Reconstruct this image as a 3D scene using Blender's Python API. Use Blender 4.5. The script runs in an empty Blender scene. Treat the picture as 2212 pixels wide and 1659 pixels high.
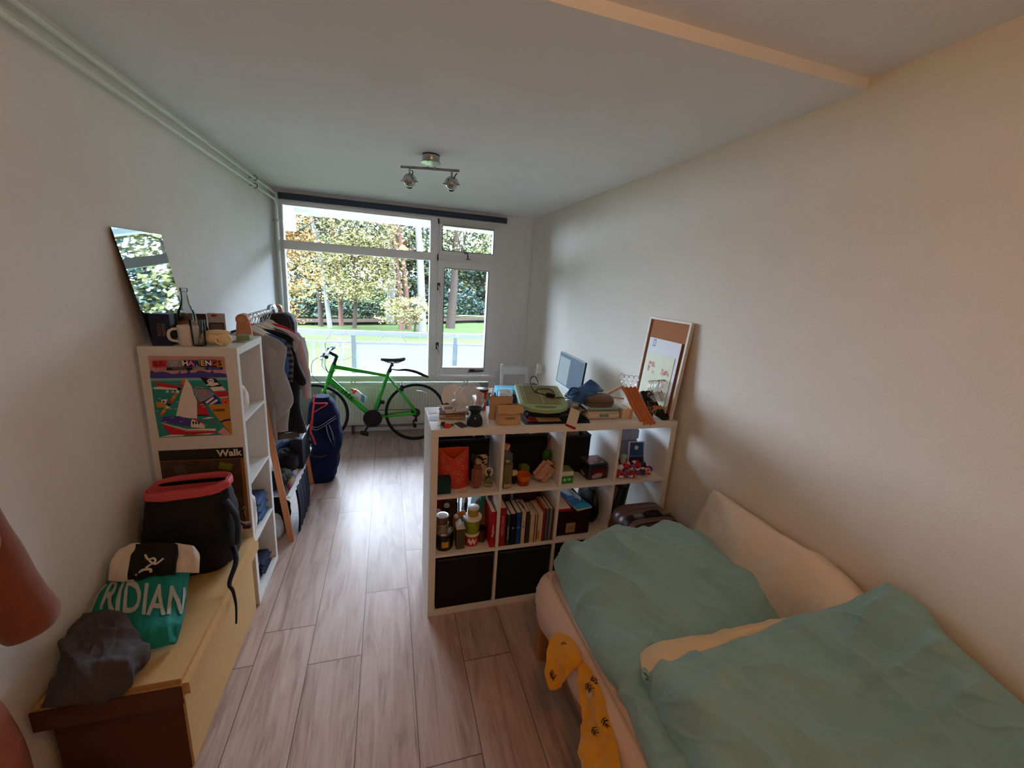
import bpy, bmesh, math, random
from mathutils import Vector as V, Matrix, noise
SC = bpy.context.scene
COL = SC.collection
PI = math.pi
rnd = random.Random(7)

# ------------------------------------------------------------------ materials
def lin(c):
    if isinstance(c, str):
        c = tuple(int(c[i:i+2], 16) for i in (0, 2, 4))
    return tuple((x/255/12.92 if x/255 <= .04045 else ((x/255+.055)/1.055)**2.4) for x in c)

def mat(name, col, rough=.6, metal=0., var=0., scale=15., bump=0., bscale=80., spec=.4, trans=0., alpha=1., emis=0., sheen=0., ior=1.45, stretch=None, sub=0.):
    m = bpy.data.materials.new(name); m.use_nodes = True
    nt = m.node_tree; b = nt.nodes['Principled BSDF']
    c = lin(col)
    b.inputs['Base Color'].default_value = (*c, 1)
    b.inputs['Roughness'].default_value = rough
    b.inputs['Metallic'].default_value = metal
    b.inputs['Specular IOR Level'].default_value = spec
    b.inputs['IOR'].default_value = ior
    if trans: b.inputs['Transmission Weight'].default_value = trans
    if alpha < 1: b.inputs['Alpha'].default_value = alpha
    if sheen: b.inputs['Sheen Weight'].default_value = sheen
    if emis:
        b.inputs['Emission Color'].default_value = (*c, 1); b.inputs['Emission Strength'].default_value = emis
    if var or bump:
        tc = nt.nodes.new('ShaderNodeTexCoord'); vec = tc.outputs['Object']
        if stretch:
            mp = nt.nodes.new('ShaderNodeMapping'); mp.inputs['Scale'].default_value = stretch
            nt.links.new(vec, mp.inputs['Vector']); vec = mp.outputs['Vector']
    if var:
        n = nt.nodes.new('ShaderNodeTexNoise'); n.inputs['Scale'].default_value = scale; n.inputs['Detail'].default_value = 4
        nt.links.new(vec, n.inputs['Vector'])
        mx = nt.nodes.new('ShaderNodeMix'); mx.data_type = 'RGBA'
        mx.inputs['A'].default_value = (*[x*(1-var) for x in c], 1)
        mx.inputs['B'].default_value = (*[min(1, x*(1+var)) for x in c], 1)
        nt.links.new(n.outputs['Fac'], mx.inputs['Factor']); nt.links.new(mx.outputs['Result'], b.inputs['Base Color'])
    if bump:
        n2 = nt.nodes.new('ShaderNodeTexNoise'); n2.inputs['Scale'].default_value = bscale; n2.inputs['Detail'].default_value = 3
        nt.links.new(vec, n2.inputs['Vector'])
        bp = nt.nodes.new('ShaderNodeBump'); bp.inputs['Strength'].default_value = bump; bp.inputs['Distance'].default_value = .01
        nt.links.new(n2.outputs['Fac'], bp.inputs['Height']); nt.links.new(bp.outputs['Normal'], b.inputs['Normal'])
    return m

_mc = {}
def M(col, rough=.6, **k):
    key = (col, rough, tuple(sorted(k.items())))
    if key not in _mc: _mc[key] = mat('m_%s' % (col if isinstance(col, str) else '%d_%d_%d' % col), col, rough, **k)
    return _mc[key]

def thin_glass(name, tint, gloss=.06):
    m = bpy.data.materials.new(name); m.use_nodes = True; nt = m.node_tree; nt.nodes.clear()
    o = nt.nodes.new('ShaderNodeOutputMaterial'); t = nt.nodes.new('ShaderNodeBsdfTransparent'); g = nt.nodes.new('ShaderNodeBsdfGlossy')
    t.inputs['Color'].default_value = (*tint, 1); g.inputs['Roughness'].default_value = .02
    f = nt.nodes.new('ShaderNodeFresnel'); f.inputs['IOR'].default_value = 1.45
    mx = nt.nodes.new('ShaderNodeMixShader')
    nt.links.new(f.outputs[0], mx.inputs[0]); nt.links.new(t.outputs[0], mx.inputs[1]); nt.links.new(g.outputs[0], mx.inputs[2]); nt.links.new(mx.outputs[0], o.inputs[0])
    return m

# ------------------------------------------------------------------ mesh builder
class MB:
    def __init__(s): s.bm = bmesh.new(); s.mi = 0
    def m(s, i): s.mi = i; return s
    def _f(s, vs):
        try: f = s.bm.faces.new(vs)
        except ValueError: return None
        f.material_index = s.mi; return f
    def add(s, verts, faces, T=None):
        vs = [s.bm.verts.new(T @ V(v) if T else V(v)) for v in verts]
        for f in faces: s._f([vs[i] for i in f])
        return vs
    def box(s, x0, x1, y0, y1, z0, z1, bev=0, T=None, seg=2):
        b = bmesh.new(); vs = [b.verts.new((x, y, z)) for x in (x0, x1) for y in (y0, y1) for z in (z0, z1)]
        for f in ((0, 1, 3, 2), (4, 6, 7, 5), (0, 4, 5, 1), (2, 3, 7, 6), (0, 2, 6, 4), (1, 5, 7, 3)): b.faces.new([vs[i] for i in f])
        if bev: bmesh.ops.bevel(b, geom=b.edges[:], offset=bev, segments=seg, affect='EDGES', clamp_overlap=True)
        s.merge(b, T); return s
    def merge(s, b, T=None):
        b.verts.index_update()
        s.add([v.co.copy() for v in b.verts], [[v.index for v in f.verts] for f in b.faces], T); b.free()
    def ring(s, c, u, w, ru, rw, n):
        return [s.bm.verts.new(c + u*(ru*math.cos(2*PI*i/n)) + w*(rw*math.sin(2*PI*i/n))) for i in range(n)]
    def skin(s, rings, closed=True, caps=True):
        n = len(rings[0])
        for a, b in zip(rings, rings[1:]):
            for i in range(n if closed else n-1): s._f([a[i], a[(i+1) % n], b[(i+1) % n], b[i]])
        if caps: s._f(rings[0][::-1]); s._f(rings[-1])
    def tube(s, pts, r, n=8, caps=True, smooth=0, loop=False, flat=1.):
        pts = [V(p) for p in pts]
        if smooth: pts = spline(pts, smooth, loop)
        rr = r if isinstance(r, (list, tuple)) else None
        rings = []; N = len(pts); prev = None
        for i, p in enumerate(pts):
            if loop: t = (pts[(i+1) % N]-pts[i-1])
            else: t = pts[min(i+1, N-1)]-pts[max(i-1, 0)]
            if t.length < 1e-9: t = V((0, 0, 1))
            t.normalize()
            if prev is None:
                a = V((0, 0, 1)) if abs(t.z) < .9 else V((1, 0, 0)); u = t.cross(a).normalized()
            else:
                u = prev-t*prev.dot(t)
                u = u.normalized() if u.length > 1e-6 else t.orthogonal().normalized()
            prev = u; w = t.cross(u)
            if rr:
                f = i/(N-1)*(len(rr)-1); k = min(int(f), len(rr)-2); R = rr[k]+(rr[k+1]-rr[k])*(f-k)
            else: R = r
            rings.append(s.ring(p, u, w, R, R*flat, n))
        if loop: rings.append(rings[0]); caps = False
        s.skin(rings, True, caps); return s
    def cyl(s, p0, p1, r0, r1=None, n=16, caps=True):
        return s.tube([p0, p1], [r0, r1 if r1 is not None else r0], n, caps)
    def lathe(s, prof, n=24, T=None, caps=True, c=(0, 0, 0), sx=1., sy=1.):
        c = V(c); rings = []
        for r, z in prof:
            rr = []
            for i in range(n):
                p = V((r*sx*math.cos(2*PI*i/n), r*sy*math.sin(2*PI*i/n), z))+c
                rr.append(s.bm.verts.new(T @ p if T else p))
            rings.append(rr)
        s.skin(rings, True, caps); return s
    def ell(s, c, rx, ry, rz, nu=16, nv=10, T=None, fn=None):
        c = V(c); rings = []
        for j in range(nv+1):
            a = -PI/2+PI*j/nv; rr = []
            for i in range(nu):
                t = 2*PI*i/nu; d = V((math.cos(a)*math.cos(t), math.cos(a)*math.sin(t), math.sin(a)))
                if j in (0, nv): d = V((.02*math.cos(t), .02*math.sin(t), d.z))
                k = fn(d) if fn else 1
                p = c+V((d.x*rx*k, d.y*ry*k, d.z*rz*k)); rr.append(s.bm.verts.new(T @ p if T else p))
            rings.append(rr)
        s.skin(rings); return s
    def prism(s, poly, d0, d1, fr):           # fr(a, b, d) -> point
        A = [s.bm.verts.new(fr(a, b, d0)) for a, b in poly]; B = [s.bm.verts.new(fr(a, b, d1)) for a, b in poly]
        s._f(A[::-1]); s._f(B); n = len(poly)
        for i in range(n): s._f([A[i], A[(i+1) % n], B[(i+1) % n], B[i]])
        return s
    def poly(s, pts): s._f([s.bm.verts.new(V(p)) for p in pts]); return s
    def grid(s, fn, nu, nv, cu=False):
        rows = [[s.bm.verts.new(V(fn(i/(nu if cu else nu), j/nv))) for i in range(nu if cu else nu+1)] for j in range(nv+1)]
        s.skin(rows, cu, False); return s
    def build(s, name, mats, parent=None, loc=None, rot=None, smooth=True, world=True, solid=0, sub=0, bevel=0, ang=40, off=-1, up=0):
        bm = s.bm
        bmesh.ops.recalc_face_normals(bm, faces=bm.faces[:])
        if up:
            bm.normal_update()
            if sum(f.normal.z for f in bm.faces) < 0: bmesh.ops.reverse_faces(bm, faces=bm.faces[:])
        if parent is not None and world and loc is None:
            bm.transform(parent.matrix_world.inverted())
        me = bpy.data.meshes.new(name); bm.to_mesh(me); bm.free()
        for m in (mats if isinstance(mats, (list, tuple)) else [mats]): me.materials.append(m)
        o = bpy.data.objects.new(name, me); COL.objects.link(o)
        if parent is not None: o.parent = parent
        if loc is not None: o.location = loc
        if rot is not None: o.rotation_euler = rot
        if smooth:
            me.polygons.foreach_set('use_smooth', [True]*len(me.polygons))
            try: me.set_sharp_from_angle(angle=math.radians(ang))
            except Exception: pass
        if bevel:
            d = o.modifiers.new('b', 'BEVEL'); d.width = bevel; d.segments = 2; d.limit_method = 'ANGLE'
        if solid:
            d = o.modifiers.new('s', 'SOLIDIFY'); d.thickness = solid; d.offset = off
        if sub:
            d = o.modifiers.new('u', 'SUBSURF'); d.levels = sub; d.render_levels = sub
        return o

def spline(pts, k=6, loop=False):
    pts = [V(p) for p in pts]; N = len(pts); out = []
    for i in range(N if loop else N-1):
        if loop: a, b, c, d = pts[i-1], pts[i], pts[(i+1) % N], pts[(i+2) % N]
        else: a, b, c, d = pts[max(i-1, 0)], pts[i], pts[i+1], pts[min(i+2, N-1)]
        for j in range(k):
            t = j/k; out.append(.5*((2*b)+(c-a)*t+(2*a-5*b+4*c-d)*t*t+(3*b-a-3*c+d)*t**3))
    if not loop: out.append(pts[-1])
    return out

def cr(a, b, c, d, t): return .5*((2*b)+(c-a)*t+(2*a-5*b+4*c-d)*t*t+(3*b-a-3*c+d)*t**3)
def patch(net):
    """smooth surface through a net of points (rows x columns); returns f(u, v)"""
    net = [[V(p) for p in r] for r in net]
    def row(r, u):
        n = len(r)-1; f = min(max(u, 0), 1)*n; i = min(int(f), n-1); t = f-i
        return cr(r[max(i-1, 0)], r[i], r[i+1], r[min(i+2, n)], t)
    def f(u, v):
        n = len(net)-1; g = min(max(v, 0), 1)*n; j = min(int(g), n-1); t = g-j
        q = [row(net[k], u) for k in (max(j-1, 0), j, j+1, min(j+2, n))]
        return cr(*q, t)
    return f
def nz(p, s=1., o=0.): return noise.noise(V(p)*s+V((o, o*1.7, -o)))
def ridge(p, s=1., o=0.): return 1-abs(noise.noise(V(p)*s+V((o, -o, o*.3))))*2

# ------------------------------------------------------------------ naming
def tag(o, label=None, cat=None, group=None, kind=None):
    if label: o['label'] = label
    if cat: o['category'] = cat
    if group: o['group'] = group
    if kind: o['kind'] = kind
    return o
def thing(name, label, cat, loc=(0, 0, 0), rz=0, group=None):
    o = bpy.data.objects.new(name, None); COL.objects.link(o); o.location = loc; o.rotation_euler = (0, 0, rz); o.empty_display_size = .1
    o.matrix_world = Matrix.Translation(V(loc)) @ Matrix.Rotation(rz, 4, 'Z')
    return tag(o, label, cat, group)
def struct(mb, name, mats, **k):
    o = mb.build(name, mats, **k); o['kind'] = 'structure'; return o
def one(mb, name, mats, label, cat, group=None, **k):
    return tag(mb.build(name, mats, **k), label, cat, group)
def place_child(o, parent):                 # keep o where it stands in the world
    o.parent = parent; o.matrix_parent_inverse = parent.matrix_world.inverted()
    return o
def text(name, body, size, m, T, parent=None, ext=.0008, bold=0., shear=0., align='CENTER', sx=1., space=1.):
    cu = bpy.data.curves.new(name, 'FONT'); cu.body = body; cu.size = size; cu.extrude = ext; cu.offset = bold; cu.shear = shear
    cu.align_x = align; cu.align_y = 'CENTER'; cu.space_character = space; cu.resolution_u = 3
    t = bpy.data.objects.new(name+'_curve', cu); COL.objects.link(t)
    bpy.context.view_layer.update()
    me = bpy.data.meshes.new_from_object(t.evaluated_get(bpy.context.evaluated_depsgraph_get()))
    COL.objects.unlink(t); bpy.data.objects.remove(t); bpy.data.curves.remove(cu)
    me.name = name; me.transform(T @ Matrix.Diagonal((sx, 1, 1, 1)))
    if parent is not None: me.transform(parent.matrix_world.inverted())
    me.materials.clear(); me.materials.append(m)
    o = bpy.data.objects.new(name, me); COL.objects.link(o)
    if parent is not None: o.parent = parent
    return o
def frame(o, x, y):                          # matrix: origin o, text x direction, text y direction
    x = V(x).normalized(); y = V(y); y = (y-x*y.dot(x)).normalized(); z = x.cross(y)
    return Matrix.Translation(V(o)) @ Matrix((x, y, z)).transposed().to_4x4()
def RZ(c, a): return Matrix.Translation(V(c)) @ Matrix.Rotation(a, 4, 'Z')
def dup(root, loc=None, rz=None, label=None, group=None):
    r = root.copy(); COL.objects.link(r)
    if loc is not None: r.location = loc
    if rz is not None: r.rotation_euler = (r.rotation_euler.x, r.rotation_euler.y, rz)
    if label: r['label'] = label
    if group: r['group'] = group
    for ch in list(root.children):
        c = ch.copy(); COL.objects.link(c); c.parent = r
        for g in list(ch.children):
            d = g.copy(); COL.objects.link(d); d.parent = c
    return r

# ------------------------------------------------------------------ camera
cd = bpy.data.cameras.new('camera'); cam = bpy.data.objects.new('camera', cd); COL.objects.link(cam); SC.camera = cam
cd.sensor_width = 36; cd.lens = 892.15/2212*36; cd.clip_start = .02; cd.clip_end = 500
_k = V((2.45446526e-01, -2.91327664e-01, 3.10784649e-02)); _R = Matrix.Rotation(_k.length, 3, _k.normalized())
_M = _R @ Matrix(((1, 0, 0), (0, 0, -1), (0, 1, 0)))
cam.matrix_world = Matrix.Translation((0, 0, 1.8588)) @ Matrix((_M[0], -_M[1], -_M[2])).transposed().to_4x4()

# ------------------------------------------------------------------ world and lights
w = bpy.data.worlds.new('overcast'); SC.world = w; w.use_nodes = True
nt = w.node_tree; bg = nt.nodes['Background']
tc = nt.nodes.new('ShaderNodeTexCoord'); mp = nt.nodes.new('ShaderNodeMapping'); mp.inputs['Scale'].default_value = (1, 1, 2.5)
ns = nt.nodes.new('ShaderNodeTexNoise'); ns.inputs['Scale'].default_value = 2.2; ns.inputs['Detail'].default_value = 6
rp = nt.nodes.new('ShaderNodeValToRGB')
rp.color_ramp.elements[0].position = .38; rp.color_ramp.elements[0].color = (.60, .76, 1, 1)
rp.color_ramp.elements[1].position = .62; rp.color_ramp.elements[1].color = (.87, .92, 1, 1)
nt.links.new(tc.outputs['Generated'], mp.inputs['Vector']); nt.links.new(mp.outputs['Vector'], ns.inputs['Vector'])
nt.links.new(ns.outputs['Fac'], rp.inputs['Fac']); nt.links.new(rp.outputs['Color'], bg.inputs['Color'])
bg.inputs['Strength'].default_value = SKY = 45.
def area(name, loc, rot, sx, sy, power, col, portal=False):
    l = bpy.data.lights.new(name, 'AREA'); l.shape = 'RECTANGLE'; l.size = sx; l.size_y = sy; l.energy = power; l.color = col
    o = bpy.data.objects.new(name, l); COL.objects.link(o); o.location = loc; o.rotation_euler = rot
    if portal: l.cycles.is_portal = True
    return o
area('window_portal', (.1, 5.19, 1.58), (-PI/2, 0, 0), 2.4, 1.9, 1, (1, 1, 1), True)
def point(name, loc, r, power, col):
    l = bpy.data.lights.new(name, 'POINT'); l.energy = power; l.color = col; l.shadow_soft_size = r
    o = bpy.data.objects.new(name, l); COL.objects.link(o); o.location = loc; return o
point('ceiling_bulb', (.34, .1, 2.47), .08, 10, (1, .50, .19))
SC.view_settings.view_transform = 'Standard'; SC.view_settings.look = 'None'; SC.view_settings.exposure = 0.; SC.view_settings.gamma = 1.
cy = SC.cycles
cy.use_adaptive_sampling = True; cy.adaptive_threshold = .02
cy.max_bounces = 8; cy.diffuse_bounces = 6; cy.glossy_bounces = 3; cy.transmission_bounces = 6; cy.transparent_max_bounces = 12
cy.caustics_reflective = False; cy.caustics_refractive = False; cy.sample_clamp_indirect = 6.; cy.use_denoising = True
try: cy.denoiser = 'OPENIMAGEDENOISE'; cy.denoising_input_passes = 'RGB_ALBEDO_NORMAL'
except Exception: pass
# ------------------------------------------------------------------ room shell
XL, XR, YF, YB, ZC, ZC2 = -1.115, 1.705, 5.08, -1.3, 2.64, 2.68
wallm = mat('plaster_wall', (238, 235, 230), .85, var=.05, scale=6, bump=.10, bscale=140, spec=.2)
ceilm = mat('plaster_ceiling', (240, 240, 239), .85, var=.04, scale=4, bump=.1, bscale=120, spec=.2)
whitep = mat('white_paint', (234, 233, 231), .4, var=.03, scale=9)
creamp = mat('cream_paint', (216, 214, 204), .4)
def floor_mat():
    m = bpy.data.materials.new('laminate'); m.use_nodes = True; nt = m.node_tree; b = nt.nodes['Principled BSDF']; L = nt.links.new
    tc = nt.nodes.new('ShaderNodeTexCoord'); sep = nt.nodes.new('ShaderNodeSeparateXYZ'); L(tc.outputs['Object'], sep.inputs[0])
    def mth(op, a, c=None, d=None):
        n = nt.nodes.new('ShaderNodeMath'); n.operation = op
        for i, q in enumerate((a, c, d)):
            if q is None: continue
            if isinstance(q, (int, float)): n.inputs[i].default_value = q
            else: L(q, n.inputs[i])
        return n.outputs[0]
    Wd, Ln = .2465, 1.38
    xs = mth('ADD', sep.outputs[0], 10*Wd+.3789); xi = mth('DIVIDE', xs, Wd); ix = mth('FLOOR', xi); fx = mth('FRACT', xi)
    wn = nt.nodes.new('ShaderNodeTexWhiteNoise'); wn.noise_dimensions = '1D'; L(ix, wn.inputs['W'])
    off = mth('MULTIPLY', wn.outputs['Value'], Ln)
    yi = mth('DIVIDE', mth('ADD', mth('ADD', sep.outputs[1], 10*Ln), off), Ln); iy = mth('FLOOR', yi); fy = mth('FRACT', yi)
    ex = mth('MINIMUM', fx, mth('SUBTRACT', 1, fx)); ey = mth('MINIMUM', fy, mth('SUBTRACT', 1, fy))
    gx = mth('LESS_THAN', ex, .0085); gy = mth('LESS_THAN', ey, .0017); gap = mth('MAXIMUM', gx, gy)
    wn2 = nt.nodes.new('ShaderNodeTexWhiteNoise'); wn2.noise_dimensions = '2D'
    cb = nt.nodes.new('ShaderNodeCombineXYZ'); L(ix, cb.inputs[0]); L(iy, cb.inputs[1]); L(cb.outputs[0], wn2.inputs['Vector'])
    cb2 = nt.nodes.new('ShaderNodeCombineXYZ'); L(sep.outputs[0], cb2.inputs[0]); L(sep.outputs[1], cb2.inputs[1]); L(mth('MULTIPLY', wn2.outputs['Value'], 30), cb2.inputs[2])
    mp = nt.nodes.new('ShaderNodeMapping'); mp.inputs['Scale'].default_value = (9, 1.1, 1); L(cb2.outputs[0], mp.inputs[0])
    n1 = nt.nodes.new('ShaderNodeTexNoise'); n1.inputs['Scale'].default_value = 1.6; n1.inputs['Detail'].default_value = 7; n1.inputs['Roughness'].default_value = .62; n1.inputs['Distortion'].default_value = 1.3
    L(mp.outputs[0], n1.inputs['Vector'])
    mp2 = nt.nodes.new('ShaderNodeMapping'); mp2.inputs['Scale'].default_value = (60, 2.2, 1); L(cb2.outputs[0], mp2.inputs[0])
    n2 = nt.nodes.new('ShaderNodeTexNoise'); n2.inputs['Scale'].default_value = 2.; n2.inputs['Detail'].default_value = 4; L(mp2.outputs[0], n2.inputs['Vector'])
    r = nt.nodes.new('ShaderNodeValToRGB'); e = r.color_ramp.elements
    e[0].position = .25; e[0].color = (*lin((130, 100, 90)), 1); e[1].position = .75; e[1].color = (*lin((210, 190, 180)), 1)
    k = e.new(.48); k.color = (*lin((184, 156, 144)), 1)
    L(mth('ADD', mth('MULTIPLY', n1.outputs['Fac'], .75), mth('MULTIPLY', n2.outputs['Fac'], .25)), r.inputs[0])
    mx = nt.nodes.new('ShaderNodeMix'); mx.data_type = 'RGBA'; mx.blend_type = 'MULTIPLY'; mx.inputs['Factor'].default_value = 1
    L(r.outputs[0], mx.inputs['A'])
    cr2 = nt.nodes.new('ShaderNodeMapRange'); cr2.inputs['To Min'].default_value = .86; cr2.inputs['To Max'].default_value = 1.06; L(wn2.outputs['Value'], cr2.inputs[0])
    L(cr2.outputs[0], mx.inputs['B'])
    mg = nt.nodes.new('ShaderNodeMix'); mg.data_type = 'RGBA'; mg.inputs['B'].default_value = (.05, .03, .025, 1)
    L(mx.outputs['Result'], mg.inputs['A']); L(mth('MULTIPLY', gap, .75), mg.inputs['Factor']); L(mg.outputs['Result'], b.inputs['Base Color'])
    b.inputs['Roughness'].default_value = .36; b.inputs['Specular IOR Level'].default_value = .30
    bp = nt.nodes.new('ShaderNodeBump'); bp.inputs['Strength'].default_value = .12; bp.inputs['Distance'].default_value = .003
    L(mth('SUBTRACT', n2.outputs['Fac'], gap), bp.inputs['Height']); L(bp.outputs[0], b.inputs['Normal'])
    return m
struct(MB().box(XL-.1, XR+.1, YB-.1, YF, -.12, 0), 'floor', floor_mat(), smooth=False)
struct(MB().box(XL-.12, XL, YB-.1, YF+.12, 0, 2.9), 'wall_left', wallm, smooth=False)
struct(MB().box(XR, XR+.12, YB-.1, YF+.12, 0, 2.9), 'wall_right', mat('plaster_lamp_tint', (228, 219, 206), .85, var=.05, scale=6, bump=.10, bscale=140, spec=.2), smooth=False)  # wall plaster tinted warm, painting the lamp's light into its colour
struct(MB().box(XL, XR, YB-.12, YB, 0, 2.9), 'wall_rear', wallm, smooth=False)
c = MB(); c.box(XL, XR, 1.316, YF+.1, ZC, 2.9); c.box(XL, XR, YB, 1.316, ZC2, 2.9)
struct(c, 'ceiling', ceilm, smooth=False)
# far wall: low parapet, corner panel and the strip above the window
struct(MB().box(XL, 1.34, YF-.02, YF+.1, 0, .60), 'wall_far', mat('wall_under_window', (150, 156, 146), .8, var=.03, bump=.1), smooth=False)
pm = whitep
f = MB()
f.box(XL, -1.035, YF-.03, YF+.06, .60, 2.53, .004)          # left jamb
f.box(.475, .575, YF-.045, YF+.06, .66, 2.53, .004)         # mullion
f.box(1.243, 1.335, YF-.045, YF+.06, 0, 2.53, .004)          # right post
f.box(-1.04, .48, YF-.03, YF+.06, 2.06, 2.15, .004)         # transom, big side
f.box(.55, 1.255, YF-.045, YF+.06, 2.062, 2.143, .004)
f.box(XL, 1.335, YF-.05, YF+.06, .62, .70, .004)            # bottom rail
f.box(-1.04, .48, YF-.02, YF+.06, 2.50, 2.53, .004)
f.box(.55, 1.255, YF-.045, YF+.06, 2.465, 2.53, .004)
f.box(XL, XR, YF-.05, YF+.08, 2.525, ZC, .004)              # head board
f.box(1.335, 1.38, YF-.02, YF+.08, 0, 2.53); f.box(1.38, 1.62, YF+.005, YF+.08, 0, 2.53); f.box(1.62, XR, YF-.03, YF+.08, 0, 2.53, .003)
f.box(1.375, 1.625, YF-.012, YF+.03, 2.44, 2.53)
struct(f, 'trim_1', pm)
struct(MB().box(XL, 1.34, YF-.085, YF-.02, .675, .70, .004), 'trim_2', pm)   # sill board
gl = thin_glass('window_glass', (.93, .975, 1.0))
g = MB(); g.box(-1.036, .476, YF+.012, YF+.018, .70, 2.06); struct(g, 'window_1', gl, smooth=False)
g = MB(); g.box(-1.036, .476, YF+.012, YF+.018, 2.15, 2.50); struct(g, 'window_2', gl, smooth=False)
def sash(x0, x1, z0, z1, gx0, gx1, gz0, gz1, nm):
    s = MB(); y0, y1 = YF-.075, YF+.02
    s.box(x0, gx0, y0, y1, z0, z1, .004); s.box(gx1, x1, y0, y1, z0, z1, .004); s.box(gx0, gx1, y0, y1, gz1, z1, .004); s.box(gx0, gx1, y0, y1, z0, gz0, .004)
    o = struct(s, nm, pm)
    b = MB(); q = .007
    for (a0, a1, b0, b1) in ((gx0-q, gx0, gz0, gz1), (gx1, gx1+q, gz0, gz1), (gx0, gx1, gz1, gz1+q), (gx0, gx1, gz0-q, gz0)): b.box(a0, a1, y0-.002, y0+.01, b0, b1)
    b.build('gasket', M((60, 60, 62), .5), o)
    g = MB(); g.box(gx0-.002, gx1+.002, YF-.02, YF-.014, gz0-.002, gz1+.002); g.build('window_pane', gl, o, smooth=False)
    return o
s3 = sash(.573, 1.247, 2.135, 2.468, .609, 1.206, 2.185, 2.452, 'window_3')
s4 = sash(.563, 1.247, .712, 2.068, .643, 1.162, .806, 1.981, 'window_4')
blk = M((35, 33, 32), .45); chrome = M((190, 192, 195), .18, metal=1.)
for i, z in enumerate((1.76, 1.06)):
    h = MB(); h.box(.558, .592, YF-.085, YF-.07, z-.03, z+.055, .003); o = h.build('handle_plate', blk, s4)
    h = MB(); h.tube([(.575, YF-.08, z+.02), (.578, YF-.115, z-.01), (.598, YF-.12, z-.09)], [.008, .011, .006], 8); h.build('handle', M((205, 205, 205), .3), o)
h = MB(); h.tube([(.86, YF-.085, 2.17), (.90, YF-.09, 2.17), (.905, YF-.1, 2.10)], .007, 8); h.box(.885, .935, YF-.09, YF-.07, 2.10, 2.108); h.build('window_stay', blk, s3)
h = MB(); h.box(.98, 1.05, YF-.10, YF-.07, .765, .785, .003); h.tube([(.96, YF-.1, .757), (1.1, YF-.1, .76), (1.16, YF-.1, .77)], .006, 8); h.tube([(1.0, YF-.1, .775), (1.14, YF-.1, .778)], .005, 8); h.build('window_stay', blk, s4)
# balcony beyond the window
conc = mat('balcony_concrete', (215, 216, 214), .8, var=.05)
struct(MB().box(-1.9, 4.2, YF+.12, 6.75, -.35, -.1), 'balcony_floor', conc, smooth=False)
b = MB(); b.box(-1.9, 4.2, YF+.12, 6.72, 2.66, 2.9); b.box(-1.9, 4.2, 6.55, 6.72, 2.60, 2.9)
b.box(-1.9, -1.19, YF+.1, 6.6, 2.36, 2.9)
struct(b, 'balcony_roof', mat('balcony_white', (205, 208, 211), .7, emis=.0), smooth=False)
ral = M((140, 146, 152), .6, spec=.1); pnl = M((170, 175, 180), .7, spec=.1)
r = thing('balcony_railing', 'white steel balcony railing with bars and solid panels outside the window', 'railing', (0, 6.6, -.1))
q = MB(); q.box(-1.9, 4.2, 6.56, 6.65, .955, 1.025, .012); q.build('top_rail', ral, r)
q = MB(); q.box(-1.9, 4.2, 6.58, 6.62, .835, .862, .006); q.box(-1.9, -.49, 6.58, 6.62, .1, .13, .006); q.build('lower_rail', ral, r)
for x in (-.49, 1.04, 2.6): q = MB(); q.box(x-.03, x+.03, 6.57, 6.63, -.1, .96, .005); q.box(x-.045, x+.045, 6.55, 6.66, .40, .44, .005); q.build('post', M((104, 110, 116), .6, spec=.1), r)
for i in range(10): x = -1.82+i*.128; q = MB(); q.box(x-.014, x+.014, 6.585, 6.615, .12, .84); q.build('baluster', ral, r, smooth=False)
for x0, x1 in ((-.455, 1.005), (1.075, 2.565), (2.64, 4.2)): q = MB(); q.box(x0, x1, 6.59, 6.61, .05, .83, .004); q.build('infill_panel', pnl, r)

fc = MB(); fc.box(-16, XL-.12, YF, YF+.1, -3.3, 14); fc.box(XR+.12, 16, YF, YF+.1, -3.3, 14); fc.box(XL-.12, XR+.12, YF, YF+.1, 2.9, 14); fc.box(XL-.12, XR+.12, YF, YF+.1, -3.3, -.12)
struct(fc, 'exterior_facade', mat('facade_brick', (120, 96, 84), .9, var=.15), smooth=False)
# ------------------------------------------------------------------ park outside
gm = mat('lawn', (58, 68, 42), 1., spec=0, var=.35, scale=.35, bump=.3, bscale=6)
struct(MB().grid(lambda u, v: (-60+130*u, 8+150*v, -3.2+.25*nz((u*6, v*6, 0))), 40, 40), 'ground', gm)
def strip(nm, pts, w, m, z):
    s = MB(); P = spline([V((*p, z)) for p in pts], 8)
    rows = []
    for i, p in enumerate(P):
        t = (P[min(i+1, len(P)-1)]-P[max(i-1, 0)]).normalized(); n = V((-t.y, t.x, 0)); rows.append([s.bm.verts.new(p+n*w/2), s.bm.verts.new(p-n*w/2)])
    s.skin(rows, False, False); return struct(s, nm, m)
strip('path_brown', [(-40, 41), (-12, 43.5), (3, 49), (14, 54.5), (40, 60)], 3.2, M((50, 40, 36), .9, spec=0.), -2.9)
strip('path_pale', [(5, 57), (13, 58), (40, 62)], 1.3, M((120, 114, 106), .9, spec=0.), -2.85)
barkd = mat('bark_dark', (52, 45, 40), .9, spec=0, var=.3, scale=4); barkp = mat('bark_pale', (84, 84, 80), .85, spec=0, var=.3, scale=2.5, stretch=(3, 3, .6)); barkr = mat('bark_reddish', (82, 60, 52), .9, spec=0, var=.2, scale=4)
def LM(c, v=.25): return mat('leaf_%d_%d_%d' % c, tuple(x*.66 for x in c), .9, var=v, scale=.8, spec=.0)
YEL = [LM((186, 172, 112)), LM((150, 148, 90)), LM((204, 190, 136))]  # paler, greyer leaf colours paint in the haze of distance
ORA = [LM((176, 126, 78)), LM((158, 138, 76)), LM((196, 152, 104))]
DRK = [LM((84, 102, 80)), LM((100, 116, 90)), LM((74, 92, 80))]  # dark leaves lightened, haze mixed into their colour
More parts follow.
